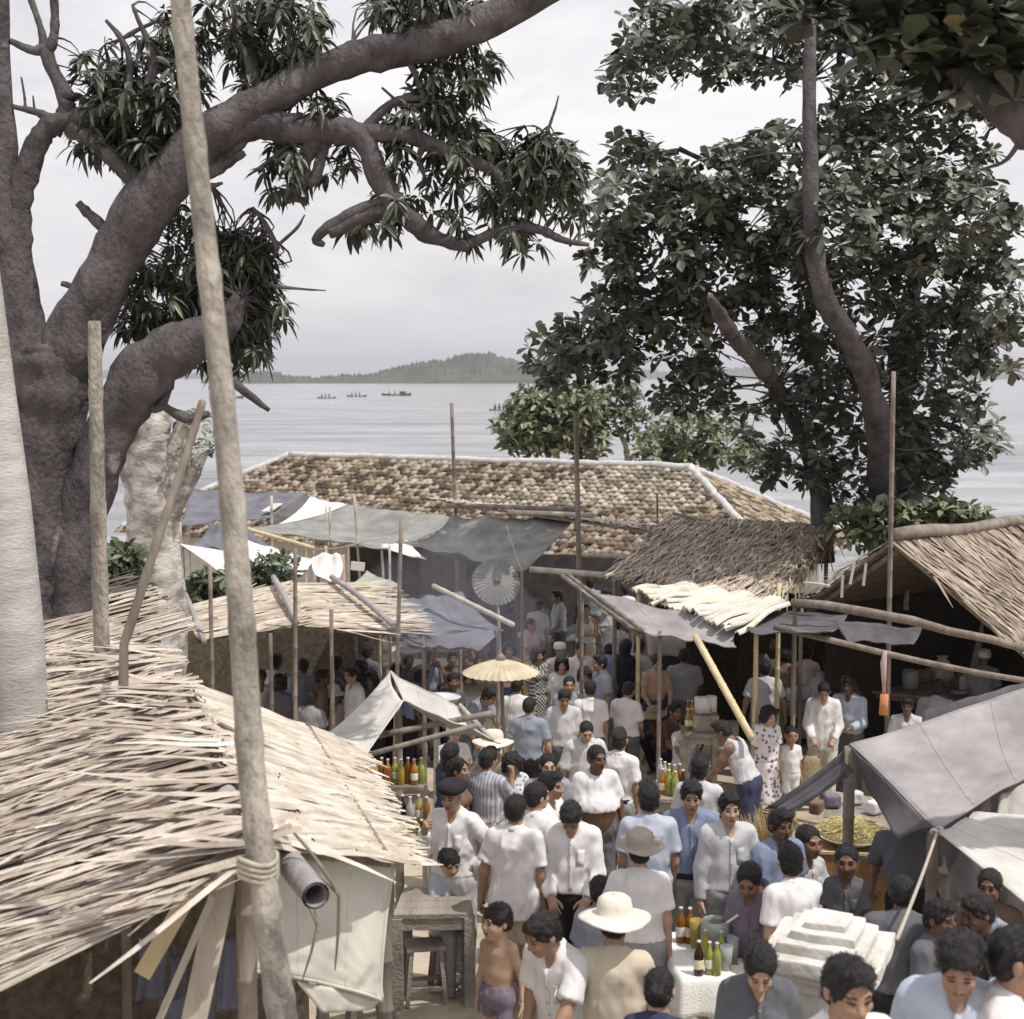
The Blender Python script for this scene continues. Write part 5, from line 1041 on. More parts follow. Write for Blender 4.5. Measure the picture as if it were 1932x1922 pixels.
m_labw2 = mat('bone_button', (.35, .33, .30), None, rough=.4)
def person(px, py, h=1.68, face=0, top='white', bot='black', hair='man', skin='tan', arms=('down', 'down'), lean=0, roll=0, hy=0, hp=0, sex=0, kid=0, sit=0, sleeve='short', bottom='long', tuck=1, hat=None, belt=None, fat=0, stride=.0, collar=1, dz=0, hands=('relax', 'relax'), label='', lift_shirt=0, name='person', bulk=1.0, group=None, Y=None, shoes=None, apron=None, twist=0):
    rr = np.random.default_rng(int(px * 7 + py)); s_ = h / 1.70; hs = (1.0 if not kid else 1.13) * (s_ ** (.35 if kid else .8))
    # ---- skeleton in metres for a 1.70 m figure, facing -Y, feet at z = 0
    hipz = .90 if not sit else sit / s_ + .085
    Rt = rot('Z', twist) @ rot('X', lean) @ rot('Y', roll)
    hip = np.array((0, 0.0, hipz)); T = lambda x, y, z: hip + Rt @ np.array((x, y, z))
    sw = (.160, .140)[sex] * bulk; hw = .085
    if kid: sw *= .90
    neck = T(0, -.005, .55); hc = T(0, -.012, .545) + Rt @ rot('Z', hy) @ rot('X', hp) @ np.array((0, -.026, .118 * hs / s_))
    Rh = Rt @ rot('Z', hy) @ rot('X', hp) @ rot('X', -lean * .55)
    htop = hc + Rh @ np.array((0, 0, .122 * hs / s_))
    # ---- place
    yaw = R(face); cz, sz = math.cos(yaw), math.sin(yaw); off = htop * s_
    offw = np.array((cz * off[0] - sz * off[1], sz * off[0] + cz * off[1], off[2])); d = ray(px, py)
    lo, hi = 2.0, 60.0
    for _ in range(40):
        y = (lo + hi) / 2; z = CAMZ + d[2] * y / d[1]
        g_ = (dz if dz else ground(y - offw[1])) + offw[2]
        if z > g_: lo = y
        else: hi = y
    if Y is not None: y = Y
    pt = np.array((0, 0, CAMZ)) + d * y / d[1]; loc = pt - offw; loc[2] = dz if dz else ground(loc[1])
    if Y is not None: loc[2] = pt[2] - offw[2]
    near = y < 13.2; vx = .0155 if near else .021; vb = .019 if near else .026
    root = thing(name, loc, label, 'person', group); root.rotation_euler = (0, 0, yaw)
    # ---- legs
    legs = []
    for q in (-1, 1):
        hj = hip + np.array((q * hw, 0, -.02)) if not sit else hip + np.array((q * hw, 0, -.02))
        if sit:
            kn = np.array((q * (.11 + .02 * rr.random()), -.42, hipz - .02)); an = np.array((q * .11, -.40 + .06 * rr.random(), .08)) if hipz > .42 else np.array((q * .13, -.18, .07))
            if hipz < .42: kn = np.array((q * .15, -.36, hipz + .22))
        else:
            st = stride * q; kn = np.array((q * .095, -.02 - .5 * st - (.05 if st > 0 else 0), .48)); an = np.array((q * .10, .01 - st, .08 + (.05 if st < -.1 else 0)))
        legs.append((hj, kn, an))
    armj = []
    for i, q in enumerate((-1, 1)):
        sh = T(q * sw, 0, .462); ud, fd = arm_pose(arms[i], q, h); el = sh + Rt @ ud * .285; wr = el + Rt @ fd * .245; armj.append((sh, el, wr, Rt @ fd, Rt @ ud))
    allp = np.array([p for l in legs for p in l] + [p for a in armj for p in a[:3]] + [hc, hip, neck]); lo_, hi_ = allp.min(0) - .30, allp.max(0) + .26
    lat = Rt @ np.array((1, 0, 0))
    ar, lr = (.046, .075) if not sex else (.040, .078)
    if kid: ar, lr = .038, .062
    ar *= bulk ** .7; lr *= bulk ** .7
    # ---- body
    S = SDF(lo_, hi_, vb)
    def torso(S, g=0, belly=0.):
        S.cone(T(-.07, 0, .0), T(.07, 0, .0), .108 + g, .108 + g, 0)
        S.cone(T(0, 0, .04), T(0, -.005 - belly * .05, .20), .100 + g + belly * .03, .098 * bulk + g + belly * .05, .05, lat, 1.32)
        S.cone(T(0, 0, .24), T(0, .008, .40), .098 * bulk + g, .104 * bulk + g, .06, lat, 1.42 if not sex else 1.28)
        S.cone(T(-sw * .80, .008, .455), T(sw * .80, .008, .455), .054 + g * .7, .054 + g * .7, .05)
        for q in (-1, 1): S.cone(T(0, .014, .515), T(q * sw * .8, .010, .465), .046 + g * .5, .046 + g * .5, .04)
        if belly: S.ell(T(0, -.085, .10), (.125 + g, .10 + g, .13), .06)
        if sex and not kid:
            for q in (-1, 1): S.ell(T(q * .068, -.092, .335), (.058 + g, .05 + g, .055 + g), .04)
    torso(S, -.004, fat); S.cone(T(0, .01, .47), hc - Rh @ np.array((0, -.02, .06 * hs)), .058, .050, .03)
    for hj, kn, an in legs:
        S.cone(hj, kn, lr * 1.08, lr * .72, .03); S.cone(kn, an, lr * .70, lr * .48, .03); mid = kn * .68 + an * .32; S.ell(mid + np.array((0, .022, 0)), (lr * .66, lr * .72, .10), .04)
        S.cone(an + (0, .03, -.03), an + np.array((0, -.13, -.055)), .036, .028, .03, (1, 0, 0), 1.15)
    for sh, el, wr, fd, ud in armj:
        S.cone(sh, el, ar * 1.08, ar * .84, .035); S.cone(el, wr, ar * .84, ar * .60, .025); S.ell(sh * .5 + el * .5 , (ar * 1.02,) * 3, .04)
    V, F = S.mesh(); Vs, Fs, Cs = [V], [F], [np.ones((len(V), 3))]; nv = len(V)
    def addm(v, f, c):
        nonlocal nv
        Vs.append(v); Fs.append(f + nv); Cs.append(c); nv += len(v)
    l = 0 if near else 1
    v, f, c = HEADS[(sex, kid, l)]; v = v.copy(); hv = rr.normal(0, 1, 6)
    lowf = np.clip(-v[:, 2] / .09, 0, 1) * (v[:, 1] < .03); v[:, 0] *= 1 + .045 * hv[0] + lowf * .07 * hv[1]; v[:, 2] *= np.where(v[:, 2] < 0, 1 + .05 * hv[2], 1); v[:, 1] -= np.clip((-.085 - v[:, 1]) / .02, 0, 1) * .004 * hv[3]; v[:, 2] += (np.abs(v[:, 0]) < .03) * (v[:, 1] < -.07) * .003 * hv[4]
    addm(v @ (Rh.T) * (hs / s_) + hc, f, c)
    for i, (sh, el, wr, fd, ud) in enumerate(armj):
        v, f, c = HANDS[(hands[i], l)]; z = -fd; q = (-1, 1)[i]
        pf = Rt @ np.array((-q * .9, -.1, -.25)) if arms[i] in ('down', 'out', 'carry', 'back', 'hip') else Rt @ np.array((-q * .45, .1, -.9 if fd[2] < .5 else .0)) + (0, .5 if fd[2] > .5 else 0, 0)
        yv = -(pf - z * (pf @ z)); yv /= np.linalg.norm(yv) + 1e-9; xv = np.cross(yv, z); M = np.stack([xv, yv, z], 1)
        vv = v.copy(); ff = f
        if i == 1: vv[:, 0] *= -1; ff = f[:, ::-1]
        addm(vv @ M.T * (.98 if not kid else .85) + wr, ff, c)
    me = raw_mesh('body', np.concatenate(Vs) * s_, np.concatenate(Fs), SKIN[skin], True, np.concatenate(Cs)); bo = bpy.data.objects.new('body', me); COL.objects.link(bo); bo.parent = root
    def child(nm, V, F, m, par=None, smooth=True):
        o = bpy.data.objects.new(nm, raw_mesh(nm, V * s_, F, m, smooth)); COL.objects.link(o); o.parent = par or root; return o
    # ---- lower garment
    if bottom:
        S = SDF(lo_, hi_, vx)
        if bottom in ('skirt', 'sarong', 'dress'):
            end = {'skirt': .42, 'dress': .36, 'sarong': .14}[bottom]
            if sit:
                S.cone(hip + (0, .02, 0), (0, -.40, hipz), .16, .13, 0, (1, 0, 0), 1.3); S.cone((0, -.40, hipz), (0, -.40, max(.1, hipz - .35)), .12, .13, .05, (1, 0, 0), 1.4)
            else:
                S.cone(hip + (0, 0, .12), hip + (0, .01, -.05), .105, .145, 0, (1, 0, 0), 1.25); S.cone(hip + (0, .01, -.05), (0, .0, end), .145, .165 if bottom != 'sarong' else .15, .05, (1, 0, 0), 1.25, flat='e')
            S.wrinkle(.006, rr, .11, 5, .12)
        else:
            S.cone(T(-.07, 0, -.0), T(.07, 0, -.0), .122 + .02 * fat, .122 + .02 * fat, 0); S.cone(T(0, 0, .0), T(0, 0, .11), .118, .105 + .03 * fat, .04, lat, 1.30, flat='e')
            for hj, kn, an in legs:
                g = .026
                if bottom == 'shorts': S.cone(hj, hj * .22 + kn * .78, lr * 1.1 + g, lr * .86 + g * 1.5, .03, flat='e')
                elif bottom == 'trunks': S.cone(hj, hj * .55 + kn * .45, lr * 1.08 + .010, lr * .95 + .012, .03, flat='e')
                else: S.cone(hj, kn, lr * 1.1 + g, lr * .80 + g, .03); S.cone(kn, an, lr * .80 + g, lr * .62 + g, .03, flat='e')
            S.wrinkle(.0045, rr, .08, 6, .4)
        V, F = S.mesh(); child({'skirt': 'skirt', 'sarong': 'sarong', 'dress': 'dress_skirt', 'shorts': 'shorts', 'trunks': 'shorts'}.get(bottom, 'trousers'), V, F, cl(bot))
    # ---- upper garment
    if top:
        S = SDF(lo_, hi_, vx); g = .016; torso(S, g, fat)
        hem = .0 if tuck else -.13
        if not tuck: S.cone(T(0, 0, .10), T(0, 0, hem), .126, .150, .05, lat, 1.30, flat='e')
        else: S.cone(T(0, 0, .22), T(0, -.008, .06), .112 + .02 * fat, .120 + .03 * fat, .04, lat, 1.36)
        hem = max(hem, .04 if tuck else hem)
        if lift_shirt: hem = .20
        S.cut(T(0, 0, hem), -(Rt @ np.array((0, 0, 1.))))
        if sleeve == 'none':
            for q in (-1, 1): S.ell(T(q * (sw + .012), 0, .47), (.062, .09, .10), .02, op='sub')
            S.ell(T(0, -.085, .50), (.075, .06, .10), .02, op='sub'); S.ell(T(0, .06, .54), (.07, .06, .06), .02, op='sub')
        else:
            for sh, el, wr, fd, ud in armj:
                if sleeve == 'short': S.cone(sh, sh * .30 + el * .70, ar * 1.02 + g * .75, ar * .95 + g + .014, .035, flat='e')
                elif sleeve == 'roll': S.cone(sh, sh * .04 + el * .96, ar * 1.02 + g * .75, ar * .9 + g + .010, .035, flat='e'); S.cone(sh * .2 + el * .8, sh * .04 + el * .96, ar * .92 + g + .016, ar * .9 + g + .018, .01, flat='es')
                else: S.cone(sh, el, ar * 1.02 + g * .75, ar * .9 + g + .004, .035); S.cone(el, wr * .92 + el * .08, ar * .9 + g + .004, ar * .68 + g, .02, flat='e')
        S.wrinkle(.0030 if near else .0040, rr, .075, 7, .35)
        if collar:
            S.ell(T(0, -.068, .515), (.034, .05, .075), .010, op='sub')
        elif sleeve != 'none': S.ell(T(0, -.05, .555), (.07, .07, .05), .015, op='sub')
        sm_ = None
        V, F = S.mesh(); up_ = child({'none': 'singlet'}.get(sleeve, 'shirt') if not (sex and bottom in ('dress',)) else 'dress_top', V, F, cl(top))
        if collar and sleeve != 'none' and y < 14 and abs(face) < 100:
            Vl = (V - hip) @ Rt
            def front(x, z):
                q_ = Vl[(np.abs(Vl[:, 0] - x) < .02) & (np.abs(Vl[:, 2] - z) < .022)]
                return (q_[:, 1].min() if len(q_) else -.12) - .003
            zs = np.linspace(.455, .07, 13); mb = MB().grid([[T(x, front(x, z), z) for x in (-.013, .013)] for z in zs]); o = child('placket', np.concatenate(mb.v), mb.f, cl(top), up_); md = o.modifiers.new('t', 'SOLIDIFY'); md.thickness = .004
            mb = MB().grid([[T(x, front(x, z) - .001, z) for x in (.045, .075, .105)] for z in (.375, .34, .30, .265)]); o = child('pocket', np.concatenate(mb.v), mb.f, cl(top), up_); md = o.modifiers.new('t', 'SOLIDIFY'); md.thickness = .006
            for z in (.42, .34, .26, .18):
                mb = MB().lathe([(.006, 0), (.006, .003), (0, .004)], n=8, M=rot('X', 90)); child('button', np.concatenate(mb.v) + T(0, front(0, z) - .003, z), mb.f, m_labw2, up_)
        if collar and sleeve != 'none' and y < 19:
            rowsC = []
            for a in np.linspace(-148, 148, 19):
                ca, sa = math.sin(R(a)), math.cos(R(a)); fr = max(0, (abs(a) - 70) / 78)
                rowsC.append([T(.058 * ca, .052 * sa + .006, .566 - .040 * fr), T(.070 * ca, .064 * sa + .004, .560 - .050 * fr), T((.090 - .012 * fr) * ca, (.080 + .012 * fr) * sa + .002, .528 - .058 * fr)])
            mb = MB().grid(rowsC); o = child('collar', np.concatenate(mb.v), mb.f, cl(top), up_); md = o.modifiers.new('t', 'SOLIDIFY'); md.thickness = .007
        if lift_shirt: 
            mb = MB(); mb.tube([T(.165 * math.cos(a) * 1.03, .125 * math.sin(a) - .01 - .03 * (math.sin(a) < 0), .205 + .008 * math.sin(5 * a)) for a in np.linspace(0, 6.2832, 30)], .022, 8); child('rolled_hem', np.concatenate(mb.v), mb.f, cl(top))
    if belt and tuck and bottom not in ('skirt', 'sarong', 'dress'):
        mb = MB(); 
        for zz in (-.018, .018):
            pass
        ring = []
        for a in np.linspace(0, 6.2832, 29)[:-1]:
            for dz_, rr_ in ((.045, 1.0), (.085, .985)): ring.append(T(.178 * math.cos(a) * rr_, (.142 + .03 * fat) * math.sin(a) * rr_ - .006, dz_))
        mb.add(ring, [(2 * i, 2 * ((i + 1) % 28), 2 * ((i + 1) % 28) + 1, 2 * i + 1) for i in range(28)]); o = child('belt', np.concatenate(mb.v), mb.f, wear(belt)); md = o.modifiers.new('t', 'SOLIDIFY'); md.thickness = .012; md.offset = 1
    if hair:
        v, f = hair_mesh(hair, l); child('hair', v @ Rh.T * (hs / s_) * 1.0 + hc, f, m_hair_g if skin == 'grey' else m_hair)
    if hat:
        kind, hcst = hat; mb = MB(); tilt = rot('X', -4)
        if kind == 'fedora': prof = [(.172, .050), (.168, .058), (.150, .050), (.115, .048), (.100, .056), (.099, .100), (.094, .138), (.080, .152), (.045, .146), (.0, .140)]
        elif kind == 'straw': prof = [(.215, .030), (.210, .038), (.165, .050), (.110, .058), (.103, .066), (.101, .105), (.092, .140), (.070, .156), (.035, .160), (.0, .158)]
        elif kind == 'pith': prof = [(.19, .020), (.187, .030), (.14, .060), (.108, .072), (.104, .110), (.085, .150), (.05, .172), (.0, .178)]
        elif kind == 'cone': prof = [(.24, .025), (.235, .034), (.16, .085), (.08, .140), (.0, .185)]
        elif kind == 'cap': prof = [(.092, .030), (.098, .036), (.096, .085), (.088, .118), (.05, .128), (.0, .13)]
        elif kind == 'beret': prof = [(.10, .050), (.125, .070), (.120, .100), (.085, .122), (.0, .128)]
        nn = 28; ang = np.arange(nn) * 6.2832 / nn; W = rr.normal(0, 1, 3)
        v = []
        for r_, z_ in prof:
            wv = (1 if r_ > .12 else 0) * .010 * (np.sin(ang * 2 + W[0]) + .5 * np.sin(ang * 3 + W[1]))
            pinch = np.where((z_ > .13) & (np.sin(ang) < -.3) & (kind == 'fedora'), .84, 1.0)
            v.append(np.stack([r_ * np.cos(ang) * pinch * .93, r_ * np.sin(ang) * 1.08 + .014, z_ + wv], 1))
        v = np.concatenate(v) @ tilt.T; f = [(i * nn + j, i * nn + (j + 1) % nn, (i + 1) * nn + (j + 1) % nn, (i + 1) * nn + j) for i in range(len(prof) - 1) for j in range(nn)]
        o = child('hat', v @ Rh.T * (hs / s_) + hc, f, wear(hcst)); md = o.modifiers.new('t', 'SOLIDIFY'); md.thickness = .006; md.offset = 1
        if kind in ('fedora', 'straw') and near:
            mb.lathe([(.102, .060), (.1045, .062), (.1040, .088), (.1015, .09)], n=28); v = np.concatenate(mb.v); v[:, 0] *= .93; v[:, 1] = v[:, 1] * 1.08 + .014; b2 = child('hat_band', v @ tilt.T @ Rh.T * (hs / s_) + hc, mb.f, wear('dgrey' if hcst != 'cream' else 'beige'), o)
    PEOPLE.append((root, loc, armj, s_, yaw)); return root
# ------------------------------------------------------------ the crowd (picture position of the crown of each head); shade on dark figures is put into grey clothes
pe = person
# front row, lower centre
pe(1305, 1475, 1.73, -3, 'blue', 'greyp', 'man', 'tan', sleeve='roll', belt='black', hp=8, label='man in blue rolled-sleeve shirt and pleated grey trousers facing the drinks table')
pe(1377, 1496, 1.68, 4, 'palegrey', 'grey', 'man', 'light', ('down', 'out'), sleeve='long', tuck=1, label='smiling man in open pale grey long-sleeved shirt beside the blue-shirted man')
pe(1208, 1574, 1.64, 172, 'white', 'grey', 'crew', 'light', ('down', 'out'), collar=0, hat=('fedora', 'felt'), label='man in white T-shirt and brown felt fedora seen from behind')
pe(1224, 1477, 1.70, 178, 'paleblue', 'grey', 'man', 'tan', label='man in pale blue shirt seen from behind, in front of the bottle table')
pe(1490, 1592, 1.66, 200, 'white', 'grey', 'man', 'light', ('reach', 'down'), tuck=0, sleeve='short', hy=-20, label='man in white short-sleeved shirt leaning an arm toward the drinks table', lean=6)
pe(1411, 1634, 1.42, -22, 'purple', 'dgrey', 'crew', 'brown', ('low', 'low'), hp=22, kid=1, label='boy in dull purple-grey shirt looking down behind the drinks table')
pe(1527, 1557, 1.40, 25, 'palegrey', 'dgrey', 'crew', 'brown', ('down', 'low'), kid=1, label='boy in pale grey collared shirt next to the lettered box')
pe(1474, 1528, 1.64, 20, 'blue', 'dgrey', 'man', 'dark', ('low', 'down'), label='man in bright blue shirt whose head is under the tent flap')
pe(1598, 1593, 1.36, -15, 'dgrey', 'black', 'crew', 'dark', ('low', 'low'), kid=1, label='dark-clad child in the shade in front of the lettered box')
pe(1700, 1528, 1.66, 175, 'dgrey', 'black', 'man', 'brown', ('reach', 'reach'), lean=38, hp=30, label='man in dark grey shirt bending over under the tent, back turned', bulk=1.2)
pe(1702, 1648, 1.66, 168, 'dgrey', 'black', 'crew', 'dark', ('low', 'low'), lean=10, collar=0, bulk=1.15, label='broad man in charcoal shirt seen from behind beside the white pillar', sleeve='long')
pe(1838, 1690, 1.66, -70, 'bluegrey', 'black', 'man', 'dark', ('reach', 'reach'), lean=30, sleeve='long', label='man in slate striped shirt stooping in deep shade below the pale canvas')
pe(1606, 1812, 1.66, 14, 'white', 'navy', 'man', 'tan', hp=6, label='man with combed-back black hair standing on the steps by the pillar', dz=1.15)
pe(1812, 1776, 1.68, -16, 'paleblue', 'navy', 'man', 'tan', hp=26, label='man in pale blue shirt with parted hair, looking down', dz=1.15)
pe(1930, 1750, 1.68, 70, 'white', 'navy', 'man', 'tan', ('down', 'front'), sleeve='long', label='man in white long-sleeved shirt turned away at the landing edge', dz=1.15)
pe(1436, 1799, 1.54, -8, 'dgrey', 'brown', 'bun', 'light', ('low', 'low'), sex=1, hp=34, bottom='sarong', label='woman with drawn-back hair bowing her head in front of the drinks table', dz=.78)
pe(1246, 1824, 1.54, 165, 'navy', 'black', 'bun', 'light', ('reach', 'low'), sex=1, hp=14, bottom='sarong', label='woman with black bun seen from behind at the drinks table corner', dz=.3)
pe(1160, 1700, 1.66, 172, 'beige', 'khaki', 'crew', 'tan', ('low', 'low'), collar=0, sleeve='short', hp=10, hat=('straw', 'cream'), label='man in broad cream straw hat and beige shirt seen from behind', dz=.3)
pe(1012, 1730, 1.66, -40, 'white', 'dgrey', 'man', 'tan', ('low', 'reach'), lean=14, hp=16, hy=-15, label='tousle-haired man in white shirt leaning forward beside the bare child', dz=.3)
pe(1133, 1650, 1.54, 172, 'bluegrey', 'black', 'bun', 'tan', ('low', 'low'), sex=1, hp=12, sit=.5, bottom='sarong', label='seated woman with bun in blue-grey blouse seen from behind')
pe(936, 1704, 1.25, -24, None, 'purple', 'bowl', 'light', ('down', 'out'), kid=1, bottom='trunks', stride=.16, hy=-25, label='bare-chested child walking in dull purple trunks')
pe(1075, 1526, 1.70, -8, 'white', 'black', 'man', 'tan', ('low', 'low'), hp=40, sleeve='long', tuck=1, label='man in white shirt and black trousers looking down at his hands')
pe(974, 1497, 1.70, 168, 'white', 'khaki', 'crew', 'tan', ('down', 'out'), sleeve='short', tuck=0, bottom='shorts', hy=-10, label='man in loose white shirt and khaki shorts seen from behind')
pe(1014, 1474, 1.70, 160, 'white', 'khaki', 'crew', 'light', hy=-35, label='man with shaved nape in white shirt turning his face right')
pe(1040, 1456, 1.68, 60, 'white', 'grey', 'man', 'tan', ('low', 'low'), label='dark-haired man in white shirt in profile behind the shaved-nape man')
pe(850, 1476, 1.70, -22, 'white', 'palegrey', None, 'tan', ('mouth', 'hip'), sleeve='long', hat=('beret', 'black'), hp=8, label='man in black beret and white outfit eating, one hand on his hip', hands=('grip', 'relax'))
pe(852, 1603, 1.20, 22, 'paleblue', 'grey', 'bowl', 'light', ('front', 'front'), kid=1, sit=.50, hp=22, label='boy in pale blue shirt eating at the wooden table', hands=('grip', 'grip'))
# middle of the lane
pe(1127, 1406, 1.70, 14, 'white', 'dgrey', 'crew', 'dark', ('out', 'out'), fat=1, lift_shirt=1, collar=0, hy=12, belt=None, label='dark-skinned man with white T-shirt rolled up over bare belly')
pe(1169, 1374, 1.68, 150, 'white', 'grey', 'man', 'tan', ('down', 'out'), hy=15, belt='black', label='man in crisp white shirt and grey trousers glancing aside')
pe(1108, 1364, 1.62, 8, 'palegrey', 'grey', 'bun', 'light', ('out', 'out'), sex=0, collar=0, sleeve='roll', tuck=0, hp=22, label='person with drawn-back hair in wide pale grey tunic looking down', bulk=1.1)
pe(1035, 1421, 1.66, 4, 'grey', 'dgrey', 'bun', 'light', label='man with receding hairline in grey shirt facing forward')
pe(968, 1425, 1.52, 10, 'floralb', 'floralb', 'curly', 'tan', ('low', 'low'), sex=1, hp=20, bottom='dress', collar=0, label='curly-haired woman in blue-grey print dress looking down')
pe(922, 1410, 1.60, 150, 'stripe', 'greyp', 'man', 'tan', ('chin', 'down'), hy=-10, hands=('grip', 'relax'), label='person in striped blue-grey shirt drinking, seen from behind')
pe(866, 1430, 1.52, 70, 'brown', 'dgrey', 'long', 'tan', ('front', 'low'), sex=1, bottom='sarong', collar=0, hands=('grip', 'relax'), label='long-haired woman in profile holding a yellow glass')
pe(853, 1400, 1.52, 140, 'navy', 'dgrey', 'long', 'tan', ('low', 'low'), sex=1, bottom='sarong', collar=0, label='woman with long loose black hair seen from behind under the white awning')
pe(857, 1366, 1.54, 15, 'white', 'beige', None, 'light', ('reach', 'low'), sex=1, hat=('cap', 'white'), bottom='sarong', label='elderly woman with white head cloth under the white awning')
pe(928, 1385, 1.66, -40, 'khaki', 'beige', 'crew', 'tan', ('chin', 'low'), hat=('straw', 'cream'), hands=('grip', 'relax'), label='man in pale straw hat and khaki shirt smoking')
pe(1000, 1314, 1.70, 172, 'bluegrey', 'black', 'crew', 'light', ('out', 'out'), hy=-20, label='man in blue-grey shirt seen from behind next to the parasol pole', tuck=1)
pe(930, 1300, 1.66, 55, 'bluegrey', 'dgrey', 'man', 'tan', ('low', 'reach'), lean=28, hp=14, label='man in blue-grey shirt stooping in profile under the parasol')
pe(975, 1278, 1.62, 175, 'white', 'white', 'crew', 'tan', label='person in white seen from behind the parasol pole')
pe(1065, 1302, 1.70, 3, 'palegrey', 'dgrey', 'man', 'tan', ('out', 'down'), hp=16, sleeve='roll', label='man in pale striped open-neck shirt walking toward the crowd', stride=.12)
pe(1114, 1282, 1.70, 172, 'white', 'dgrey', 'crew', 'tan', label='man in white shirt seen from behind in mid lane')
pe(1074, 1275, 1.68, 2, 'bluegrey', 'dgrey', 'crew', 'tan', label='man in slate blue shirt facing forward behind the striped shirt')
pe(1060, 1240, 1.58, 4, 'white', 'grey', 'curly', 'light', sex=1, collar=0, bottom='skirt', label='wavy-haired woman in white blouse facing forward')
pe(1104, 1261, 1.54, 8, 'pinkw', 'navy', 'curly', 'light', sex=1, collar=0, hp=18, bottom='skirt', label='woman with thick curly black hair between two white-shirted men')
pe(1131, 1235, 1.70, -70, 'paleblue', 'grey', 'man', 'light', label='man in pale blue-white shirt seen in profile facing left')
pe(1096, 1209, 1.70, 20, 'pinkw', 'beige', 'crew', 'tan', label='man in open pinkish-white shirt walking forward', stride=.1)
pe(1015, 1222, 1.58, 30, 'check', 'check', 'curly', 'tan', sex=1, bottom='dress', collar=0, label='woman in black and white checked dress')
pe(1190, 1287, 1.62, 150, 'white', 'dgrey', 'man', 'tan', ('low', 'low'), hp=25, label='man in white T-shirt with bowed head', collar=0)
pe(1168, 1251, 1.12, 70, None, 'grey', 'crew', 'light', kid=1, bottom='shorts', label='bare-shouldered small boy in profile')
pe(1183, 1205, 1.64, 150, 'black', 'black', 'long', 'tan', sex=1, bottom='sarong', sleeve='long', collar=0, label='woman all in black with a long robe')
pe(1150, 1215, 1.60, 170, 'blue', 'blue', 'man', 'tan', ('low', 'low'), lean=22, hp=20, label='person in bright blue stooping behind the profile man')
pe(1056, 1213, 1.60, 10, 'cream', 'cream', None, 'tan', hat=('cap', 'white'), label='person in white cap and cream clothes')
pe(960, 1212, 1.56, 10, 'pink', 'navy', 'curly', 'tan', sex=1, collar=0, bottom='skirt', label='woman in pink top behind the parasol')
# right of the lane, stalls
pe(1242, 1235, 1.70, 12, None, 'navy', 'man', 'light', ('low', 'low'), hp=14, bottom='shorts', label='bare-chested man in navy shorts')
pe(1291, 1222, 1.70, 175, 'grey', 'dgrey', 'crew', 'dark', ('low', 'low'), label='broad man in grey shirt seen from behind under the sagging awning', bulk=1.15)
pe(1443, 1244, 1.70, 176, 'palegrey', 'stripet', 'man', 'tan', ('out', 'out'), collar=0, bulk=1.1, label='stocky man in pale grey T-shirt and striped trousers seen from behind')
pe(1454, 1335, 1.56, 10, 'floral', 'floral', 'curly', 'light', ('down', 'down'), sex=1, bottom='dress', collar=0, hy=14, hp=14, label='woman in floral dress standing beside a small child')
pe(1493, 1370, 1.18, 6, 'white', 'white', 'crew', 'tan', kid=1, bottom='shorts', label='small child in white shirt and shorts next to the floral dress')
pe(1555, 1290, 1.70, -12, 'white', 'cream', 'man', 'light', ('low', 'low'), sleeve='long', tuck=0, hp=24, label='man in white jacket carrying a woven bag', hands=('grip', 'grip'))
pe(1602, 1277, 1.68, -35, 'paleblue', 'dgrey', 'man', 'dark', ('front', 'front'), label='man in pale blue shirt in the shade behind the jacketed man', bulk=1.1, sleeve='long')
pe(1562, 1238, 1.66, -120, 'dgrey', 'black', 'man', 'brown', ('reach', 'reach'), lean=35, label='man in charcoal shirt bending over the stall counter')
pe(1231, 1338, 1.56, -60, 'brown', 'black', 'crew', 'dark', ('knee', 'knee'), sit=.22, lean=24, hat=('straw', 'tanp'), label='squatting man in dark clothes and tan straw hat')
pe(1273, 1327, 1.58, 40, 'maroon', 'black', 'man', 'tan', ('knee', 'knee'), sit=.30, label='man in dull maroon shirt seated behind the bottles')
pe(1297, 1351, 1.46, 10, 'white', 'paleblue', 'crew', 'tan', ('reach', 'chin'), kid=1, sit=.42, collar=0, hp=22, label='youth in white T-shirt reaching for a bottle')
pe(1355, 1360, 1.66, -120, 'palegrey', 'navy', 'man', 'brown', ('reach', 'reach'), sleeve='none', collar=0, lean=26, hp=12, label='man in white singlet leaning over the bottle table')
pe(1321, 1424, 1.66, 165, 'palegrey', 'dgrey', 'man', 'brown', ('low', 'low'), label='man in pale grey shirt seen from behind at the bottle table')
pe(1455, 1198, 1.66, 20, 'white', 'black', 'crew', 'brown', sleeve='none', collar=0, label='sunlit man in white singlet inside the dark stall')
pe(1483, 1222, 1.64, 160, 'brown', 'black', 'man', 'dark', label='man in brown shirt in the shade next to the white singlet')
pe(1526, 1218, 1.54, 150, 'pinkw', 'pink', 'bun', 'tan', ('low', 'low'), sex=1, bottom='sarong', label='woman in pale pink blouse and sarong at the stall counter')
pe(1857, 1226, 1.66, 170, 'bluegrey', 'navy', None, 'brown', hat=('cap', 'white'), label='man in white cap and slate shirt under the gable hut')
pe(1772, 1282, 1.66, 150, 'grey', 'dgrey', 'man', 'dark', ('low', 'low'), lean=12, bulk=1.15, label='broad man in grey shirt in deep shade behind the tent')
pe(1712, 1316, 1.58, -20, 'palegrey', 'dgrey', 'man', 'dark', ('low', 'low'), label='person in pale shirt peering over the tent edge')
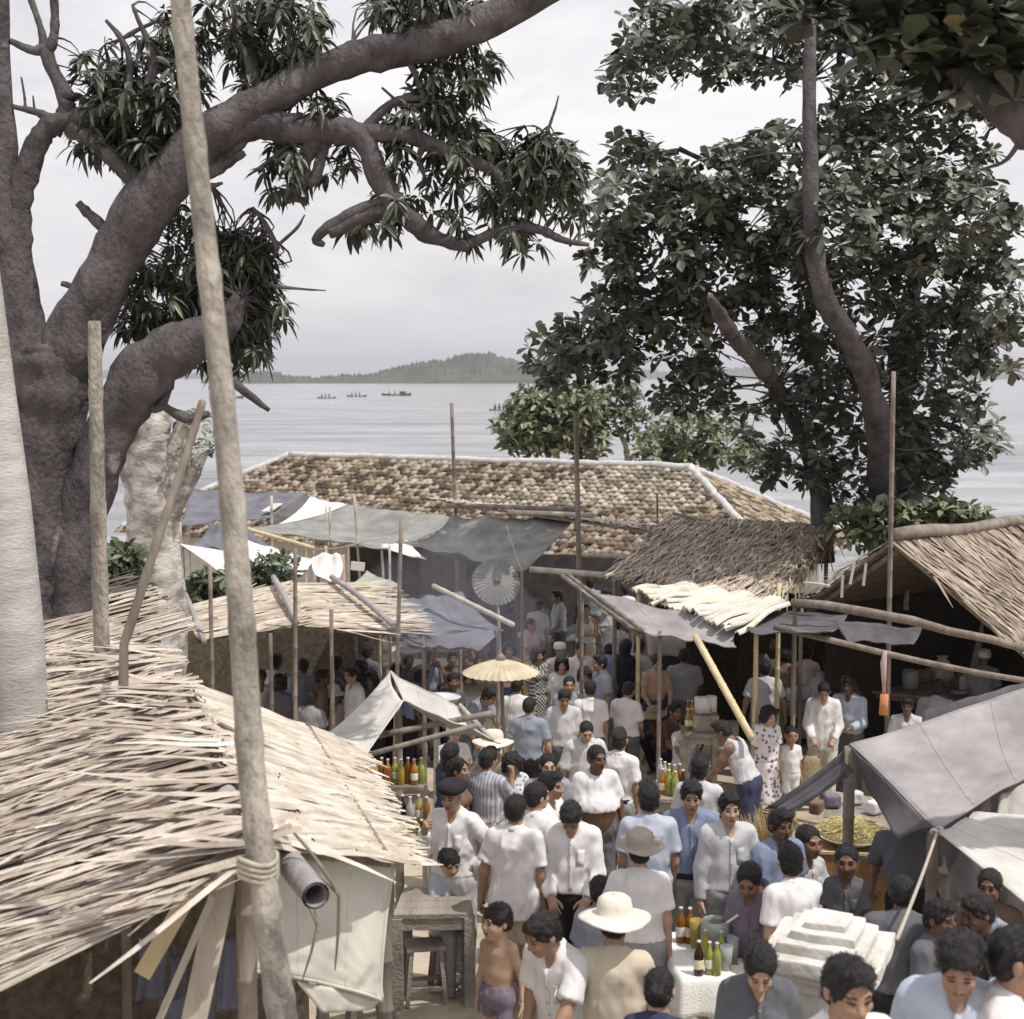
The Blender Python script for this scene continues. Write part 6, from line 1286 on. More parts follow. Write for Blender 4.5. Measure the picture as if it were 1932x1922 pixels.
# far middle stalls
pe(1051, 1114, 1.70, -75, 'paleblue', 'dgrey', 'man', 'tan', ('low', 'low'), label='man in pale blue shirt in profile behind a round tea table', sleeve='short')
pe(1106, 1139, 1.60, 8, 'white', 'beige', 'bun', 'light', ('fold', 'fold'), sex=1, sleeve='none', collar=0, bottom='skirt', label='woman in white sleeveless top with folded arms')
pe(983, 1085, 1.66, 170, 'dgrey', 'black', 'man', 'dark', label='man in black seen from behind under the olive tarpaulin')
pe(958, 1096, 1.62, 150, 'navy', 'black', 'crew', 'dark', label='man in navy shirt next to the tilted paper parasol')
pe(1078, 1078, 1.66, 175, 'dgrey', 'black', 'crew', 'dark', label='man in dark shirt deep inside the open-fronted stall')
pe(1116, 1089, 1.66, 160, 'bluegrey', 'navy', 'man', 'tan', label='man in slate shirt by the stall centre pole')
pe(1145, 1112, 1.60, 30, 'palegrey', 'grey', 'curly', 'tan', sex=1, bottom='skirt', collar=0, label='woman in pale grey near the sagging awning corner')
pe(1178, 1102, 1.64, -160, 'white', 'dgrey', 'man', 'tan', label='man in white shirt at the foot of the brown thatched roof')
pe(1003, 1166, 1.56, 60, 'pink', 'yellow', 'bun', 'tan', ('low', 'low'), sex=1, bottom='sarong', label='woman in pink blouse and yellow sarong')
pe(1166, 1164, 1.58, 165, 'floralb', 'floralb', 'bun', 'tan', sex=1, bottom='dress', collar=0, label='woman in blue and white flowered dress seen from behind')
pe(1020, 1132, 1.62, 150, 'palegrey', 'grey', 'man', 'tan', ('low', 'low'), lean=16, label='person in pale grey bending at the round tea table')
pe(884, 1126, 1.62, 20, 'white', 'dgrey', 'man', 'tan', ('front', 'front'), label='man in white shirt behind the dark canvas awning')
pe(742, 1062, 1.64, 150, 'white', 'dgrey', 'man', 'tan', label='man in white shirt standing behind the small green canvas')
pe(543, 1088, 1.62, 30, 'white', 'beige', None, 'tan', hat=('cone', 'white'), label='person in white with a pointed white hat below the lettered banner')
pe(1208, 1206, 1.60, 140, 'palegrey', 'black', 'man', 'brown', ('low', 'low'), label='man in pale shirt in the shade of the sagging awning')
# left stalls under the palm-leaf awning
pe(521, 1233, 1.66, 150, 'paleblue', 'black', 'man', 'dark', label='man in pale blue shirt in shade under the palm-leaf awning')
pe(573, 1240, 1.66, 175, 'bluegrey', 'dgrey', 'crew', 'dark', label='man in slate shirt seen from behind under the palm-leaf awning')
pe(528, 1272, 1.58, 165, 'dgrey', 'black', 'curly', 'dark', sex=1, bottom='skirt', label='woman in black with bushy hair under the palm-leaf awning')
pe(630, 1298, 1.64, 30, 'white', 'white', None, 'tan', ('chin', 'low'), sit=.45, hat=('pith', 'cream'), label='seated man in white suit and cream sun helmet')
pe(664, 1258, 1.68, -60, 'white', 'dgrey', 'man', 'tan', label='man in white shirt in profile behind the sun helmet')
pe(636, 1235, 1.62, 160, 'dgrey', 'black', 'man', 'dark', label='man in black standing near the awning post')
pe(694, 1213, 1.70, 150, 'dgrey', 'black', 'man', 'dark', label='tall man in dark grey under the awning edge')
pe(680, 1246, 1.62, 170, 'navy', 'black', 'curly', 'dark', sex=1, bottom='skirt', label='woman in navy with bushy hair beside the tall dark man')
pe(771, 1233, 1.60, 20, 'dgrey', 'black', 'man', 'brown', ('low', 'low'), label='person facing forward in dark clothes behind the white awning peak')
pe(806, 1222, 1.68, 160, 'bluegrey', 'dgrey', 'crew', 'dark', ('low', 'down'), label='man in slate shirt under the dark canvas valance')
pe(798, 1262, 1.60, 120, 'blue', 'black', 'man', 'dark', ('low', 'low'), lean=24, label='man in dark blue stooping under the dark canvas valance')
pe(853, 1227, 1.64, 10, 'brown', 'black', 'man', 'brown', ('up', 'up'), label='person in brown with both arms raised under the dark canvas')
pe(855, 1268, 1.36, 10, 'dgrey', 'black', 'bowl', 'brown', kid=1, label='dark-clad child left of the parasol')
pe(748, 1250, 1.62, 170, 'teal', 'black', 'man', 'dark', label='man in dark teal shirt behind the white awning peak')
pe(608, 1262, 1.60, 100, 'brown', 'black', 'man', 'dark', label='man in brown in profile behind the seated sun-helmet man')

pe(1868, 1640, 1.60, -30, 'brown', 'black', 'crew', 'dark', ('low', 'low'), label='man in brown shirt sheltering below the pale lower canvas')  # this man and the next: extra dark figures added over lit ground
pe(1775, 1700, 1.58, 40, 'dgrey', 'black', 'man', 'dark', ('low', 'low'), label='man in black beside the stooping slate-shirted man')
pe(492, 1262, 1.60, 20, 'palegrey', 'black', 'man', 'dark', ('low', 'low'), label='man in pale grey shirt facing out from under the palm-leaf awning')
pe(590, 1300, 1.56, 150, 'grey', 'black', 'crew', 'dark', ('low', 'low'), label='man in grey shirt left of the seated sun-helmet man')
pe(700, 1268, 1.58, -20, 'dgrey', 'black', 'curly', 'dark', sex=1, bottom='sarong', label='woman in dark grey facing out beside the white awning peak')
# ------------------------------------------------------------ tables, bottles, parasols and other goods
def glassm(key, c, tr=.5): return mat('glass_' + key, c, None, rough=.06, spec=.6, trans=tr, ior=1.4)
GL = dict(amber=glassm('amber', (.42, .17, .03)), yellow=glassm('yellow', (.62, .48, .10)), green=glassm('lime', (.50, .55, .12)), dark=glassm('dark', (.035, .012, .010), .15), clear=glassm('clear', (.62, .66, .66), .5), orange=glassm('orange', (.68, .26, .05)))
m_label = mat('paper_label', (.70, .62, .40), (.78, .72, .52), 30, .8); m_labw = mat('white_label', (.72, .70, .66), None); m_cork = mat('tin_cap', (.55, .53, .50), None, rough=.4)
BP = dict(bottle=[(.030, 0), (.034, .004), (.034, .135), (.030, .160), (.016, .190), (.0125, .205), (.0125, .240)], jar=[(.075, 0), (.095, .01), (.105, .10), (.105, .20), (.095, .235), (.085, .24), (.08, .235), (.09, .2), (.09, .02), (0, .015)], glass=[(.028, 0), (.036, .13), (.033, .13), (.026, .012), (0, .01)], can=[(.05, 0), (.05, .14), (.046, .145), (0, .145)])
BM = {}
def vessel(p, kind='bottle', col='amber', label='', cat='bottle', group=None, sc=1.0, lab=None):
    key = (kind, col, round(sc, 2))
    if key not in BM:
        BM[key] = MB().lathe([(r * sc, z * sc) for r, z in BP[kind]], n=14).mesh(kind, GL[col] if col in GL else cl(col), None, True)
    root = thing({'bottle': 'bottle', 'jar': 'glass_jar', 'glass': 'drinking_glass', 'can': 'tin'}[kind], p, label, cat, group)
    o = bpy.data.objects.new('vessel', BM[key]); COL.objects.link(o); o.parent = root
    if kind == 'bottle':
        for nm, pr, m in (('cap', [(.0145 * sc, .228 * sc), (.0145 * sc, .243 * sc), (0, .243 * sc)], m_cork), ('label', [(.0348 * sc, .045 * sc), (.0350 * sc, .05 * sc), (.0350 * sc, .105 * sc), (.0348 * sc, .11 * sc)], lab)):
            if m is None: continue
            k = (nm, m.name, round(sc, 2))
            if k not in BM: BM[k] = MB().lathe(pr, n=14).mesh(nm, m, None, True)
            c = bpy.data.objects.new(nm, BM[k]); COL.objects.link(c); c.parent = root
    root.rotation_euler[2] = random.random() * 6; return root
def table(name, c4, z, label, th=.035, m=None, leg=.04, cat='table', planks=5, y0=None):
    """c4: top corners (near-left, near-right, far-right, far-left) as picture positions on the height z"""
    C4 = [Q(*c, z=z) for c in c4]; cen = sum(C4) / 4; gz = ground(cen[1]); root = thing(name, (cen[0], cen[1], gz), label, cat); m = m or m_wood
    for i in range(planks):
        f0, f1 = i / planks + .004, (i + 1) / planks - .004
        a, b, c, d = (C4[0] * (1 - f0) + C4[3] * f0, C4[1] * (1 - f0) + C4[2] * f0, C4[1] * (1 - f1) + C4[2] * f1, C4[0] * (1 - f1) + C4[3] * f1); e = np.array((0, 0, th))
        MB().add([a, b, c, d, a - e, b - e, c - e, d - e], [(0, 1, 2, 3), (7, 6, 5, 4), (0, 4, 5, 1), (1, 5, 6, 2), (2, 6, 7, 3), (3, 7, 4, 0)]).build('plank', m, root)
    for c in C4:
        p = c + (cen - c) * .10; p[2] = gz; q = p.copy(); q[2] = z - th; MB().plank(p, q, leg * 1.6, leg * 1.6, (0, 1, 0)).build('leg', m, root)
    for i, j in ((0, 1), (2, 3)):
        p, q = C4[i] + (cen - C4[i]) * .1, C4[j] + (cen - C4[j]) * .1; p[2] = q[2] = z - th - .05; MB().plank(p, q, .025, .09).build('apron', m, root)
    return root, C4
# front drinks table under a white cloth
dt, C4 = table('drinks_table', [(1288, 1850), (1412, 1842), (1400, 1762), (1236, 1762)], .75, 'small wooden table hidden beneath the white tablecloth')
cen = sum(C4) / 4; tcl = thing('tablecloth', (cen[0], cen[1], .76), 'white damask tablecloth draped over the drinks table', 'tablecloth')
m_damask = mat('white_damask', (.66, .655, .62), (.80, .79, .76), 60, .9, .4, 80, spec=.1)
ring = []; rr = np.random.default_rng(2)
per = []
for i in range(4):
    for k in np.linspace(0, 1, 14)[:-1]: per.append(C4[i] * (1 - k) + C4[(i + 1) % 4] * k)
per = np.array(per); outw = per - cen; outw /= np.linalg.norm(outw, axis=1)[:, None]; rows = [cen + (per - cen) * q + np.array((0, 0, .012)) for q in (.001, .35, .7, .96, 1.015)]
for h in (.02, .10, .20, .27): rows.append(per + outw * (.02 + .03 * h * 4 + .018 * np.sin(np.arange(len(per)) * .9 + 1)[:, None] * h * 4) + np.array((0, 0, -h)) + np.outer(.03 * (h > .25) * np.sin(np.arange(len(per)) * .45), (0, 0, 1)))
n = len(per); V = np.concatenate(rows); F = [(i * n + j, (i + 1) * n + j, (i + 1) * n + (j + 1) % n, i * n + (j + 1) % n) for i in range(len(rows) - 1) for j in range(n)]
MB().add(V, F).build('cloth', m_damask, tcl, True, solid=.004)
TZ = .767
def on(px, py, z=TZ): return Q(px, py, z=z)
vessel(on(1284, 1776), 'bottle', 'amber', 'brown bottle with cream label at the tablecloth back edge', sc=1.05, lab=m_labw); vessel(on(1301, 1777), 'bottle', 'amber', 'brown bottle with tan label next to the tall yellow glass', sc=1.05, lab=m_label)
vessel(on(1318, 1838), 'bottle', 'dark', 'near-black bottle with small yellow label on the tablecloth', sc=.98, lab=m_label)
vessel(on(1349, 1797), 'jar', 'clear', 'big glass jar of pale yellow drink with a ladle', 'jar', sc=1.0)
jp = on(1349, 1797); MB().lathe([(.0, .02), (.088, .02), (.098, .10), (.098, .17), (0, .172)], jp, 18).build('yellow_drink', mat('pale_lime_drink', (.52, .50, .22), (.60, .57, .30), 5, .2), None, True); tag(bpy.data.objects['yellow_drink'], 'cloudy yellow drink filling the big glass jar', 'drink')
ld = thing('ladle', jp + (.0, 0, .12), 'long white ladle standing in the big glass jar', 'ladle'); MB().tube([jp + (.0, -.02, .10), jp + (.06, -.04, .22), jp + (.20, -.05, .33)], .010, 8).build('handle', c_white, ld, True); MB().lathe([(0, -.03), (.03, -.02), (.036, 0), (.033, 0), (0, -.02)], jp + (-.005, -.02, .10), 12).build('bowl', c_white, ld, True)
for k, (x, y, c) in enumerate(((1338, 1836, 'green'), (1352, 1838, 'green'), (1330, 1812, 'yellow'), (1360, 1815, 'green'))): vessel(on(x, y), 'bottle', c, ('lime drink bottle with a white label beside the dark bottle', 'unlabelled lime drink bottle right of the white-labelled one', 'yellow drink bottle in front of the big jar', 'lime drink bottle close to the empty glasses')[k], group='lime-yellow bottles on the drinks table', sc=.92, lab=m_labw if k == 0 else None)
for x, y in ((1370, 1828), (1382, 1812), (1372, 1800)): vessel(on(x, y), 'glass', 'clear', 'empty clear drinking glass to the right of the lime bottles', 'glass', 'empty glasses on the drinks table', sc=1.25)
for x, y in ((1314, 1786),): vessel(on(x, y), 'glass', 'yellow', 'tall glass of amber-yellow drink behind the jar', 'glass', sc=1.5)

# plain wooden table and stools, lower left
wt, C4 = table('wooden_table', [(742, 1726), (894, 1724), (884, 1674), (762, 1674)], .75, 'worn grey plank table in front of the eating boy', planks=4, leg=.05)
def stool(px, py, label, sc=1.0, yaw=8, group=None):
    p = Q(px, py, z=.46 * sc); root = thing('stool', (p[0], p[1], 0), label, 'stool', group); root.rotation_euler[2] = R(yaw)
    mb = MB().box((0, 0, .445 * sc), (.30 * sc, .20 * sc, .035)); o = mb.mesh('seat', m_wood); q = bpy.data.objects.new('seat', o); COL.objects.link(q); q.parent = root
    for i in (-1, 1):
        for j in (-1, 1):
            q = bpy.data.objects.new('leg', MB().plank((i * .15 * sc, j * .11 * sc, 0), (i * .11 * sc, j * .07 * sc, .43 * sc), .032, .032, (0, 1, 0)).mesh('leg', m_wood)); COL.objects.link(q); q.parent = root
    for j in (-1, 1):
        q = bpy.data.objects.new('stretcher', MB().plank((-.14 * sc, j * .10 * sc, .13), (.14 * sc, j * .10 * sc, .13), .02, .03).mesh('stretcher', m_wood)); COL.objects.link(q); q.parent = root
    return root
stool(803, 1778, 'worn wooden stool standing on the dirt in front of the plank table')
stool(700, 1820, 'wooden stool half hidden behind the cream gable cloth', yaw=30)
# seats for the sitting people
def under(root, label, sc=1.0):
    l = root.location; r0 = stool(0, 1500, label, sc); r0.location = (l[0], l[1], l[2])
for root, loc, *_ in PEOPLE:
    lb = root['label']
    if lb.startswith('seated woman with bun'): under(root, 'wooden stool beneath the seated woman with bun', .98)
    if lb.startswith('boy in pale blue'): under(root, 'wooden stool beneath the boy eating at the plank table', .9)
    if lb.startswith('seated man in white suit'): under(root, 'wooden stool beneath the sun-helmet man', .9)
    if lb.startswith('youth in white'): under(root, 'wooden stool beneath the youth reaching for a bottle', .75)
    if lb.startswith('man in dull maroon'): under(root, 'low wooden stool beneath the maroon-shirted man', .55)
# bottle rack under the white awning
rk = thing('bottle_rack', Q(748, 1560, z=.6) * np.array((1, 1, 0)), 'stepped dark wooden rack of drink bottles under the white awning', 'rack')
lev = []
for (x0, x1, y, z) in ((700, 800, 1482, 1.02), (735, 815, 1600, .74), (735, 812, 1556, .88)):
    a, b = Q(x0, y, z=z), Q(x1, y, z=z); d = np.array((0, .16, 0)); mb = MB(); e = np.array((0, 0, .03)); mb.add([a - d * .3, b - d * .3, b + d, a + d, a - d * .3 - e, b - d * .3 - e, b + d - e, a + d - e], [(0, 1, 2, 3), (7, 6, 5, 4), (0, 4, 5, 1), (1, 5, 6, 2), (2, 6, 7, 3), (3, 7, 4, 0)]); mb.build('shelf', m_bamboo_dark, rk); lev.append((a, b))
    for p in (a, b): MB().plank((p[0], p[1] + .1, ground(p[1])), (p[0], p[1] + .1, z - .02), .05, .05, (0, 1, 0)).build('upright', m_bamboo_dark, rk)
for i, (a, b) in enumerate(lev):
    nb = (8, 6, 5)[i]
    for k in range(nb):
        f = (k + .5) / nb; p = a * (1 - f) + b * f + np.array((0, .04 + .05 * (k % 2), 0)); c = (('yellow', 'amber', 'orange', 'green'), ('dark', 'yellow', 'amber', 'green'), ('amber', 'dark', 'clear', 'yellow'))[i][k % 4]
        vessel(p, 'bottle', c, {'dark': 'near-black', 'green': 'lime-green'}.get(c, c) + (' drink bottle on the top shelf of the rack', ' capped bottle on the bottom shelf of the rack', ' bottle on the middle shelf of the rack')[i], group='bottles on the rack', lab=m_labw if k % 3 == 0 else None)
# bottle table in mid lane
bt, C4 = table('bottle_table', [(1226, 1508), (1306, 1508), (1300, 1470), (1238, 1470)], .55, 'small table crowded with bottles in the middle of the lane', planks=3)
for k, (x, y, c) in enumerate(((1246, 1478, 'clear'), (1254, 1484, 'clear'), (1262, 1488, 'yellow'), (1272, 1490, 'yellow'), (1282, 1488, 'amber'), (1288, 1500, 'dark'), (1262, 1500, 'green'), (1274, 1503, 'green'), (1250, 1498, 'orange'))): vessel(Q(x, y, z=.55), 'bottle', c, {'dark': 'near-black', 'green': 'lime-green'}.get(c, c) + ' drink bottle standing on the small lane table', group='bottles on the lane table', sc=1.1, lab=m_label if k % 3 == 2 else None)
# crate of amber bottles with white tins
cr, C4 = table('bottle_stand', [(1290, 1385), (1352, 1388), (1350, 1352), (1296, 1350)], .28, 'low stand of amber bottles and white tins beside the slanting bamboo', planks=3)
for k in range(14):
    i, j = k % 7, k // 7; p = Q(1298 + i * 7.2, 1360 + j * 16, z=.28); vessel(p, 'bottle', ('amber', 'yellow', 'orange')[k % 3], ('amber', 'yellow', 'orange')[k % 3] + (' labelled bottle in the front row of the low stand' if j else ' bottle in the back row of the low stand'), group='bottles on the low stand', sc=1.15, lab=m_label if j else None)
for x, y in ((1330, 1352), (1342, 1350), (1320, 1352)): vessel(Q(x, y - 8, z=.5), 'can', 'white', 'white tin standing behind the amber bottles', 'tin', 'white tins on the low stand', sc=1.4)
MB().box(Q(1331, 1362, z=.39) , (.32, .2, .2)).build('tin_shelf', m_wood, cr)
# round tea table far back
p = Q(1040, 1196, z=-.02); tt = thing('round_table', (p[0], p[1], ground(p[1])), 'round tea table with a jar of orange drink behind the parasol', 'table')
MB().lathe([(.62, -.04), (.64, -.02), (.64, 0), (0, 0)], (p[0], p[1], -.02), 24).build('table_top', c_pale, tt, True)
for a in (0.5, 2.1, 3.6, 5.2): MB().plank((p[0] + .45 * math.cos(a), p[1] + .45 * math.sin(a), ground(p[1])), (p[0] + .42 * math.cos(a), p[1] + .42 * math.sin(a), -.06), .05, .05, (0, 1, 0)).build('leg', m_wood, tt)
vessel(p + (.05, -.1, .0), 'jar', 'orange', 'jar of orange drink on the round tea table', 'jar', sc=1.1); vessel(p + (-.25, 0, .0), 'jar', 'clear', 'clear glass jar on the round tea table', 'jar', sc=.9)
for k in range(4): vessel(p + (.3 + .05 * k, -.2 + .12 * k, 0), 'glass', 'clear', 'clear glass on the round tea table', 'glass', 'glasses on the tea table', sc=1.2)

# noodle stall under the grey tent
bx = Q(1588, 1640, y=11.0); nb, C4 = table('noodle_counter', [(1545, 1600), (1790, 1650), (1760, 1520), (1560, 1490)], .78, 'rough counter under the grey tent holding noodles', planks=4)
m_orbox = mat('orange_brown_crate', (.26, .145, .065), (.36, .21, .10), 6, .8, .3, 40)
bc = np.array((C4[0][0] + .27, C4[0][1] + .05, 0)); lb = thing('lettered_box', (bc[0], bc[1], 0), 'orange-brown box with pale painted letters beneath the noodle bowl', 'box')
bxz = .80
MB().box((bc[0], bc[1], bxz / 2), (.62, .5, bxz), rot('Z', -8)).build('box', m_orbox, lb)
mb = MB(); ML = rot('Z', -8)
for (a, b) in (((-.31, -.253, bxz), (.31, -.253, bxz)), ((.31, -.253, 0), (.31, -.253, bxz))): mb.plank(ML @ np.array(a) + bc, ML @ np.array(b) + bc, .02, .025)
mb.build('edging', m_bamboo_yel, lb)
m_pl = mat('pale_sign_paint', (.56, .50, .46), None)
def stroke(pts, nm='letter'):
    MB().tube([ML @ np.array((x, -.256, z)) + bc for x, z in pts], .014, 5).build(nm, m_pl, lb, True)
stroke([(-.26, .70), (-.17, .56), (-.20, .36)]); stroke([(-.17, .56), (-.06, .60)]); stroke([(-.14, .40), (-.10, .46), (-.06, .42), (-.09, .30), (-.14, .30), (-.14, .40)]); stroke([(-.30, .56), (-.28, .36)])
nbp = np.array((bc[0] + .02, bc[1] + .02, bxz)); bw = thing('noodle_bowl', nbp, 'wide white enamel bowl heaped with yellow noodles', 'bowl')
MB().lathe([(.10, .0), (.20, .03), (.285, .075), (.29, .085), (.275, .082), (.19, .04), (0, .02)], nbp, 30).build('enamel_bowl', mat('chipped_enamel', (.62, .60, .58), (.74, .73, .71), 12, .35), bw, True)
m_nood = mat('yellow_noodles', (.50, .43, .19), (.68, .61, .34), 22, .6, .6, 60); mb = MB(); rr = np.random.default_rng(4)
ang = np.linspace(0, 6.2832, 40)[:-1]; mb.lathe([(.265, .075), (.23, .12), (.17, .165), (.09, .20), (0, .212)], nbp, 30); mb.build('noodle_heap', m_nood, bw, True)
mb = MB()
for k in range(900):
    a, r = rr.random() * 6.28, .24 * math.sqrt(rr.random()); z = np.interp(r, [0, .09, .17, .23, .265], [.212, .2, .165, .12, .075]); t0 = rr.random() * 6.28; c0 = nbp + np.array((r * math.cos(a), r * math.sin(a), z + .002)); L_ = .05 + .05 * rr.random()
    q = [c0 + np.array((math.cos(t0 + .8 * s) * L_ * (s - 1), math.sin(t0 + .8 * s) * L_ * (s - 1), .008 * math.sin(s * 3))) for s in (0, .5, 1, 1.5, 2)]; mb.tube(q, .0028, 4, cap=False)
mb.build('noodle_strands', m_nood, bw, True, 'stuff')
for k, (x, y, c, nm, lbq) in enumerate(((1570, 1500, 'purple', 'paper_packet', 'mauve paper packet behind the noodle bowl'), (1612, 1494, 'palegrey', 'paper_packet', 'grey-lilac paper packet behind the noodle bowl'), (1650, 1512, 'white', 'paper_packet', 'white paper packet to the right of the noodle bowl'), (1540, 1512, 'brown', 'paper_packet', 'brown paper packet at the counter corner'))):
    q = Q(x, y + 24, z=.78); r0 = tag(MB().box(q + (0, 0, .07), (.15, .11, .12), rot('Z', 20 * k)).build(nm, wear(c)), lbq, 'packet'); m_ = r0.modifiers.new('b', 'BEVEL'); m_.width = .025; m_.segments = 3
# straw bundle in front of the tent flap
sb = Q(1444, 1600, z=.0); st = thing('straw_heap', (sb[0], sb[1], ground(sb[1])), 'upright sheaf of golden straw beside the tent flap', 'straw'); rr = np.random.default_rng(9); n = 700
b0 = np.array((sb[0], sb[1], ground(sb[1])))
P = b0 + np.stack([rr.normal(0, .08, n), rr.normal(0, .08, n), .05 * rr.random(n)], 1); D = np.stack([rr.normal(.02, .27, n), rr.normal(0, .27, n), np.ones(n)], 1); D /= np.linalg.norm(D, axis=1)[:, None]
V, F, C = blades(P, D, np.tile((0., -1., 0.), (n, 1)), .38 + .42 * rr.random(n), .008 + .01 * rr.random(n), (0 * P[:, 0], .03 * rr.normal(0, 1, n)), rr, (.62, .50, .26), (.40, .30, .14), curl=.15)
o = bpy.data.objects.new('straw', raw_mesh('straw', V.reshape(-1, 3) - np.array(st.location), F, m_thatch, False, C)); COL.objects.link(o); o.parent = st; o['kind'] = 'stuff'

# counters with goods: right stalls in shade and left stalls
def goods(c4, z, label, items, seed, nm='stall_counter', planks=4):
    t, C4 = table(nm, c4, z, label, planks=planks, m=m_bamboo_dark); rr = np.random.default_rng(seed)
    for k, (kind, fx, fy, col, lb) in enumerate(items):
        p = (C4[0] * (1 - fx) + C4[1] * fx) * (1 - fy) + (C4[3] * (1 - fx) + C4[2] * fx) * fy
        if kind in BP: vessel(p, kind, col, lb, {'can': 'tin', 'glass': 'glass', 'jar': 'jar', 'bottle': 'bottle'}[kind], 'goods on the ' + nm.replace('_', ' '), 1.2)
        elif kind == 'box':
            o = tag(MB().box(p + (0, 0, .10), (.3, .22, .2), rot('Z', rr.random() * 60)).build('cardboard_box', wear(col)), lb, 'box'); b_ = o.modifiers.new('b', 'BEVEL'); b_.width = .012
        elif kind == 'basket':
            r0 = thing('basket', p, lb, 'basket'); MB().lathe([(.16, 0), (.20, .06), (.22, .16), (.225, .17), (.20, .16), (0, .10)], p, 18).build('wicker', mat('wicker', (.30, .22, .13), (.42, .33, .21), 40, .8, .8, 60), r0, True)
            mb = MB()
            for q in range(18): mb.lathe([(0, -.04), (.035, -.02), (.04, 0), (.03, .025), (0, .035)], p + np.array((.13 * rr.normal() * .7, .13 * rr.normal() * .7, .15 + .03 * rr.random())), 8)
            mb.build('fruit', wear(col), r0, True, 'stuff')
        elif kind == 'sack':
            o = tag(MB().lathe([(.15, 0), (.19, .08), (.17, .22), (.10, .30), (.06, .33), (.09, .38), (0, .37)], p, 14).build('cloth_sack', cl(col), None, True), lb, 'sack')
        elif kind == 'plate':
            tag(MB().lathe([(.06, 0), (.13, .02), (.135, .026), (.06, .01), (0, .008)], p, 18).build('enamel_plate', wear(col), None, True), lb, 'plate')
I = [('box', .1, .5, 'brown', 'brown box at the end of the right stall counter'), ('can', .25, .3, 'white', 'white tin on the right stall counter'), ('bottle', .32, .5, 'clear', 'clear bottle on the right stall counter'), ('basket', .45, .5, 'tanp', 'wicker basket of tan fruit on the right stall counter'), ('sack', .6, .6, 'cream', 'cream sack on the right stall counter'), ('box', .78, .4, 'white', 'white carton on the right stall counter'), ('plate', .7, .2, 'palegrey', 'pale enamel plate on the right stall counter'), ('bottle', .9, .5, 'amber', 'amber bottle on the right stall counter'), ('jar', .38, .2, 'clear', 'clear jar on the right stall counter'), ('plate', .18, .2, 'white', 'white enamel plate on the right stall counter')]
goods([(1610, 1300), (1900, 1330), (1880, 1270), (1620, 1250)], .15, 'long dark counter under the gable hut', I, 5, 'stall_counter')
I = [('can', .2, .4, 'white', 'white tin on the low sweets counter'), ('box', .45, .5, 'palegrey', 'grey carton on the low sweets counter'), ('glass', .7, .3, 'clear', 'clear glass on the low sweets counter'), ('sack', .85, .6, 'palegrey', 'grey sack on the low sweets counter')]
goods([(1470, 1335), (1560, 1345), (1560, 1300), (1480, 1295)], .1, 'low sweets counter behind the floral dress', I, 6, 'sweets_counter', 3)
I = [('basket', .1, .5, 'yellow', 'wicker basket of yellow fruit under the palm-leaf awning'), ('bottle', .22, .3, 'amber', 'amber bottle under the palm-leaf awning'), ('bottle', .27, .4, 'dark', 'dark bottle under the palm-leaf awning'), ('sack', .36, .6, 'white', 'white sack under the palm-leaf awning'), ('basket', .5, .5, 'tanp', 'wicker basket of brown fruit under the palm-leaf awning'), ('box', .64, .5, 'pinkw', 'pinkish carton under the palm-leaf awning'), ('bottle', .74, .3, 'yellow', 'yellow bottle under the palm-leaf awning'), ('bottle', .79, .3, 'amber', 'second amber bottle at the carton end of the awning counter'), ('sack', .9, .6, 'cream', 'cream sack under the palm-leaf awning'), ('plate', .58, .15, 'white', 'white plate under the palm-leaf awning')]
goods([(440, 1262), (740, 1256), (735, 1214), (455, 1220)], .0, 'long fruit counter under the palm-leaf awning', I, 7, 'fruit_counter')
I = [('basket', .2, .5, 'maroon', 'wicker basket of dark red fruit at the far bright stall'), ('sack', .4, .5, 'pinkw', 'pink-white bundle at the far bright stall'), ('sack', .55, .4, 'white', 'white bundle at the far bright stall'), ('box', .75, .5, 'beige', 'beige box at the far bright stall'), ('sack', .9, .5, 'floralb', 'patterned bundle at the far bright stall')]
goods([(750, 1232), (925, 1226), (920, 1205), (760, 1208)], -.05, 'cloth counter in bright light behind the dark canvas awning', I, 8, 'cloth_counter', 3)
I = [('box', .2, .5, 'white', 'white carton on the dark stall bench'), ('can', .5, .4, 'white', 'white tin on the dark stall bench'), ('sack', .8, .5, 'grey', 'grey sack on the dark stall bench')]
goods([(1000, 1118), (1200, 1124), (1195, 1104), (1005, 1100)], .0, 'bench across the front of the open dark stall', I, 9, 'stall_bench', 3)
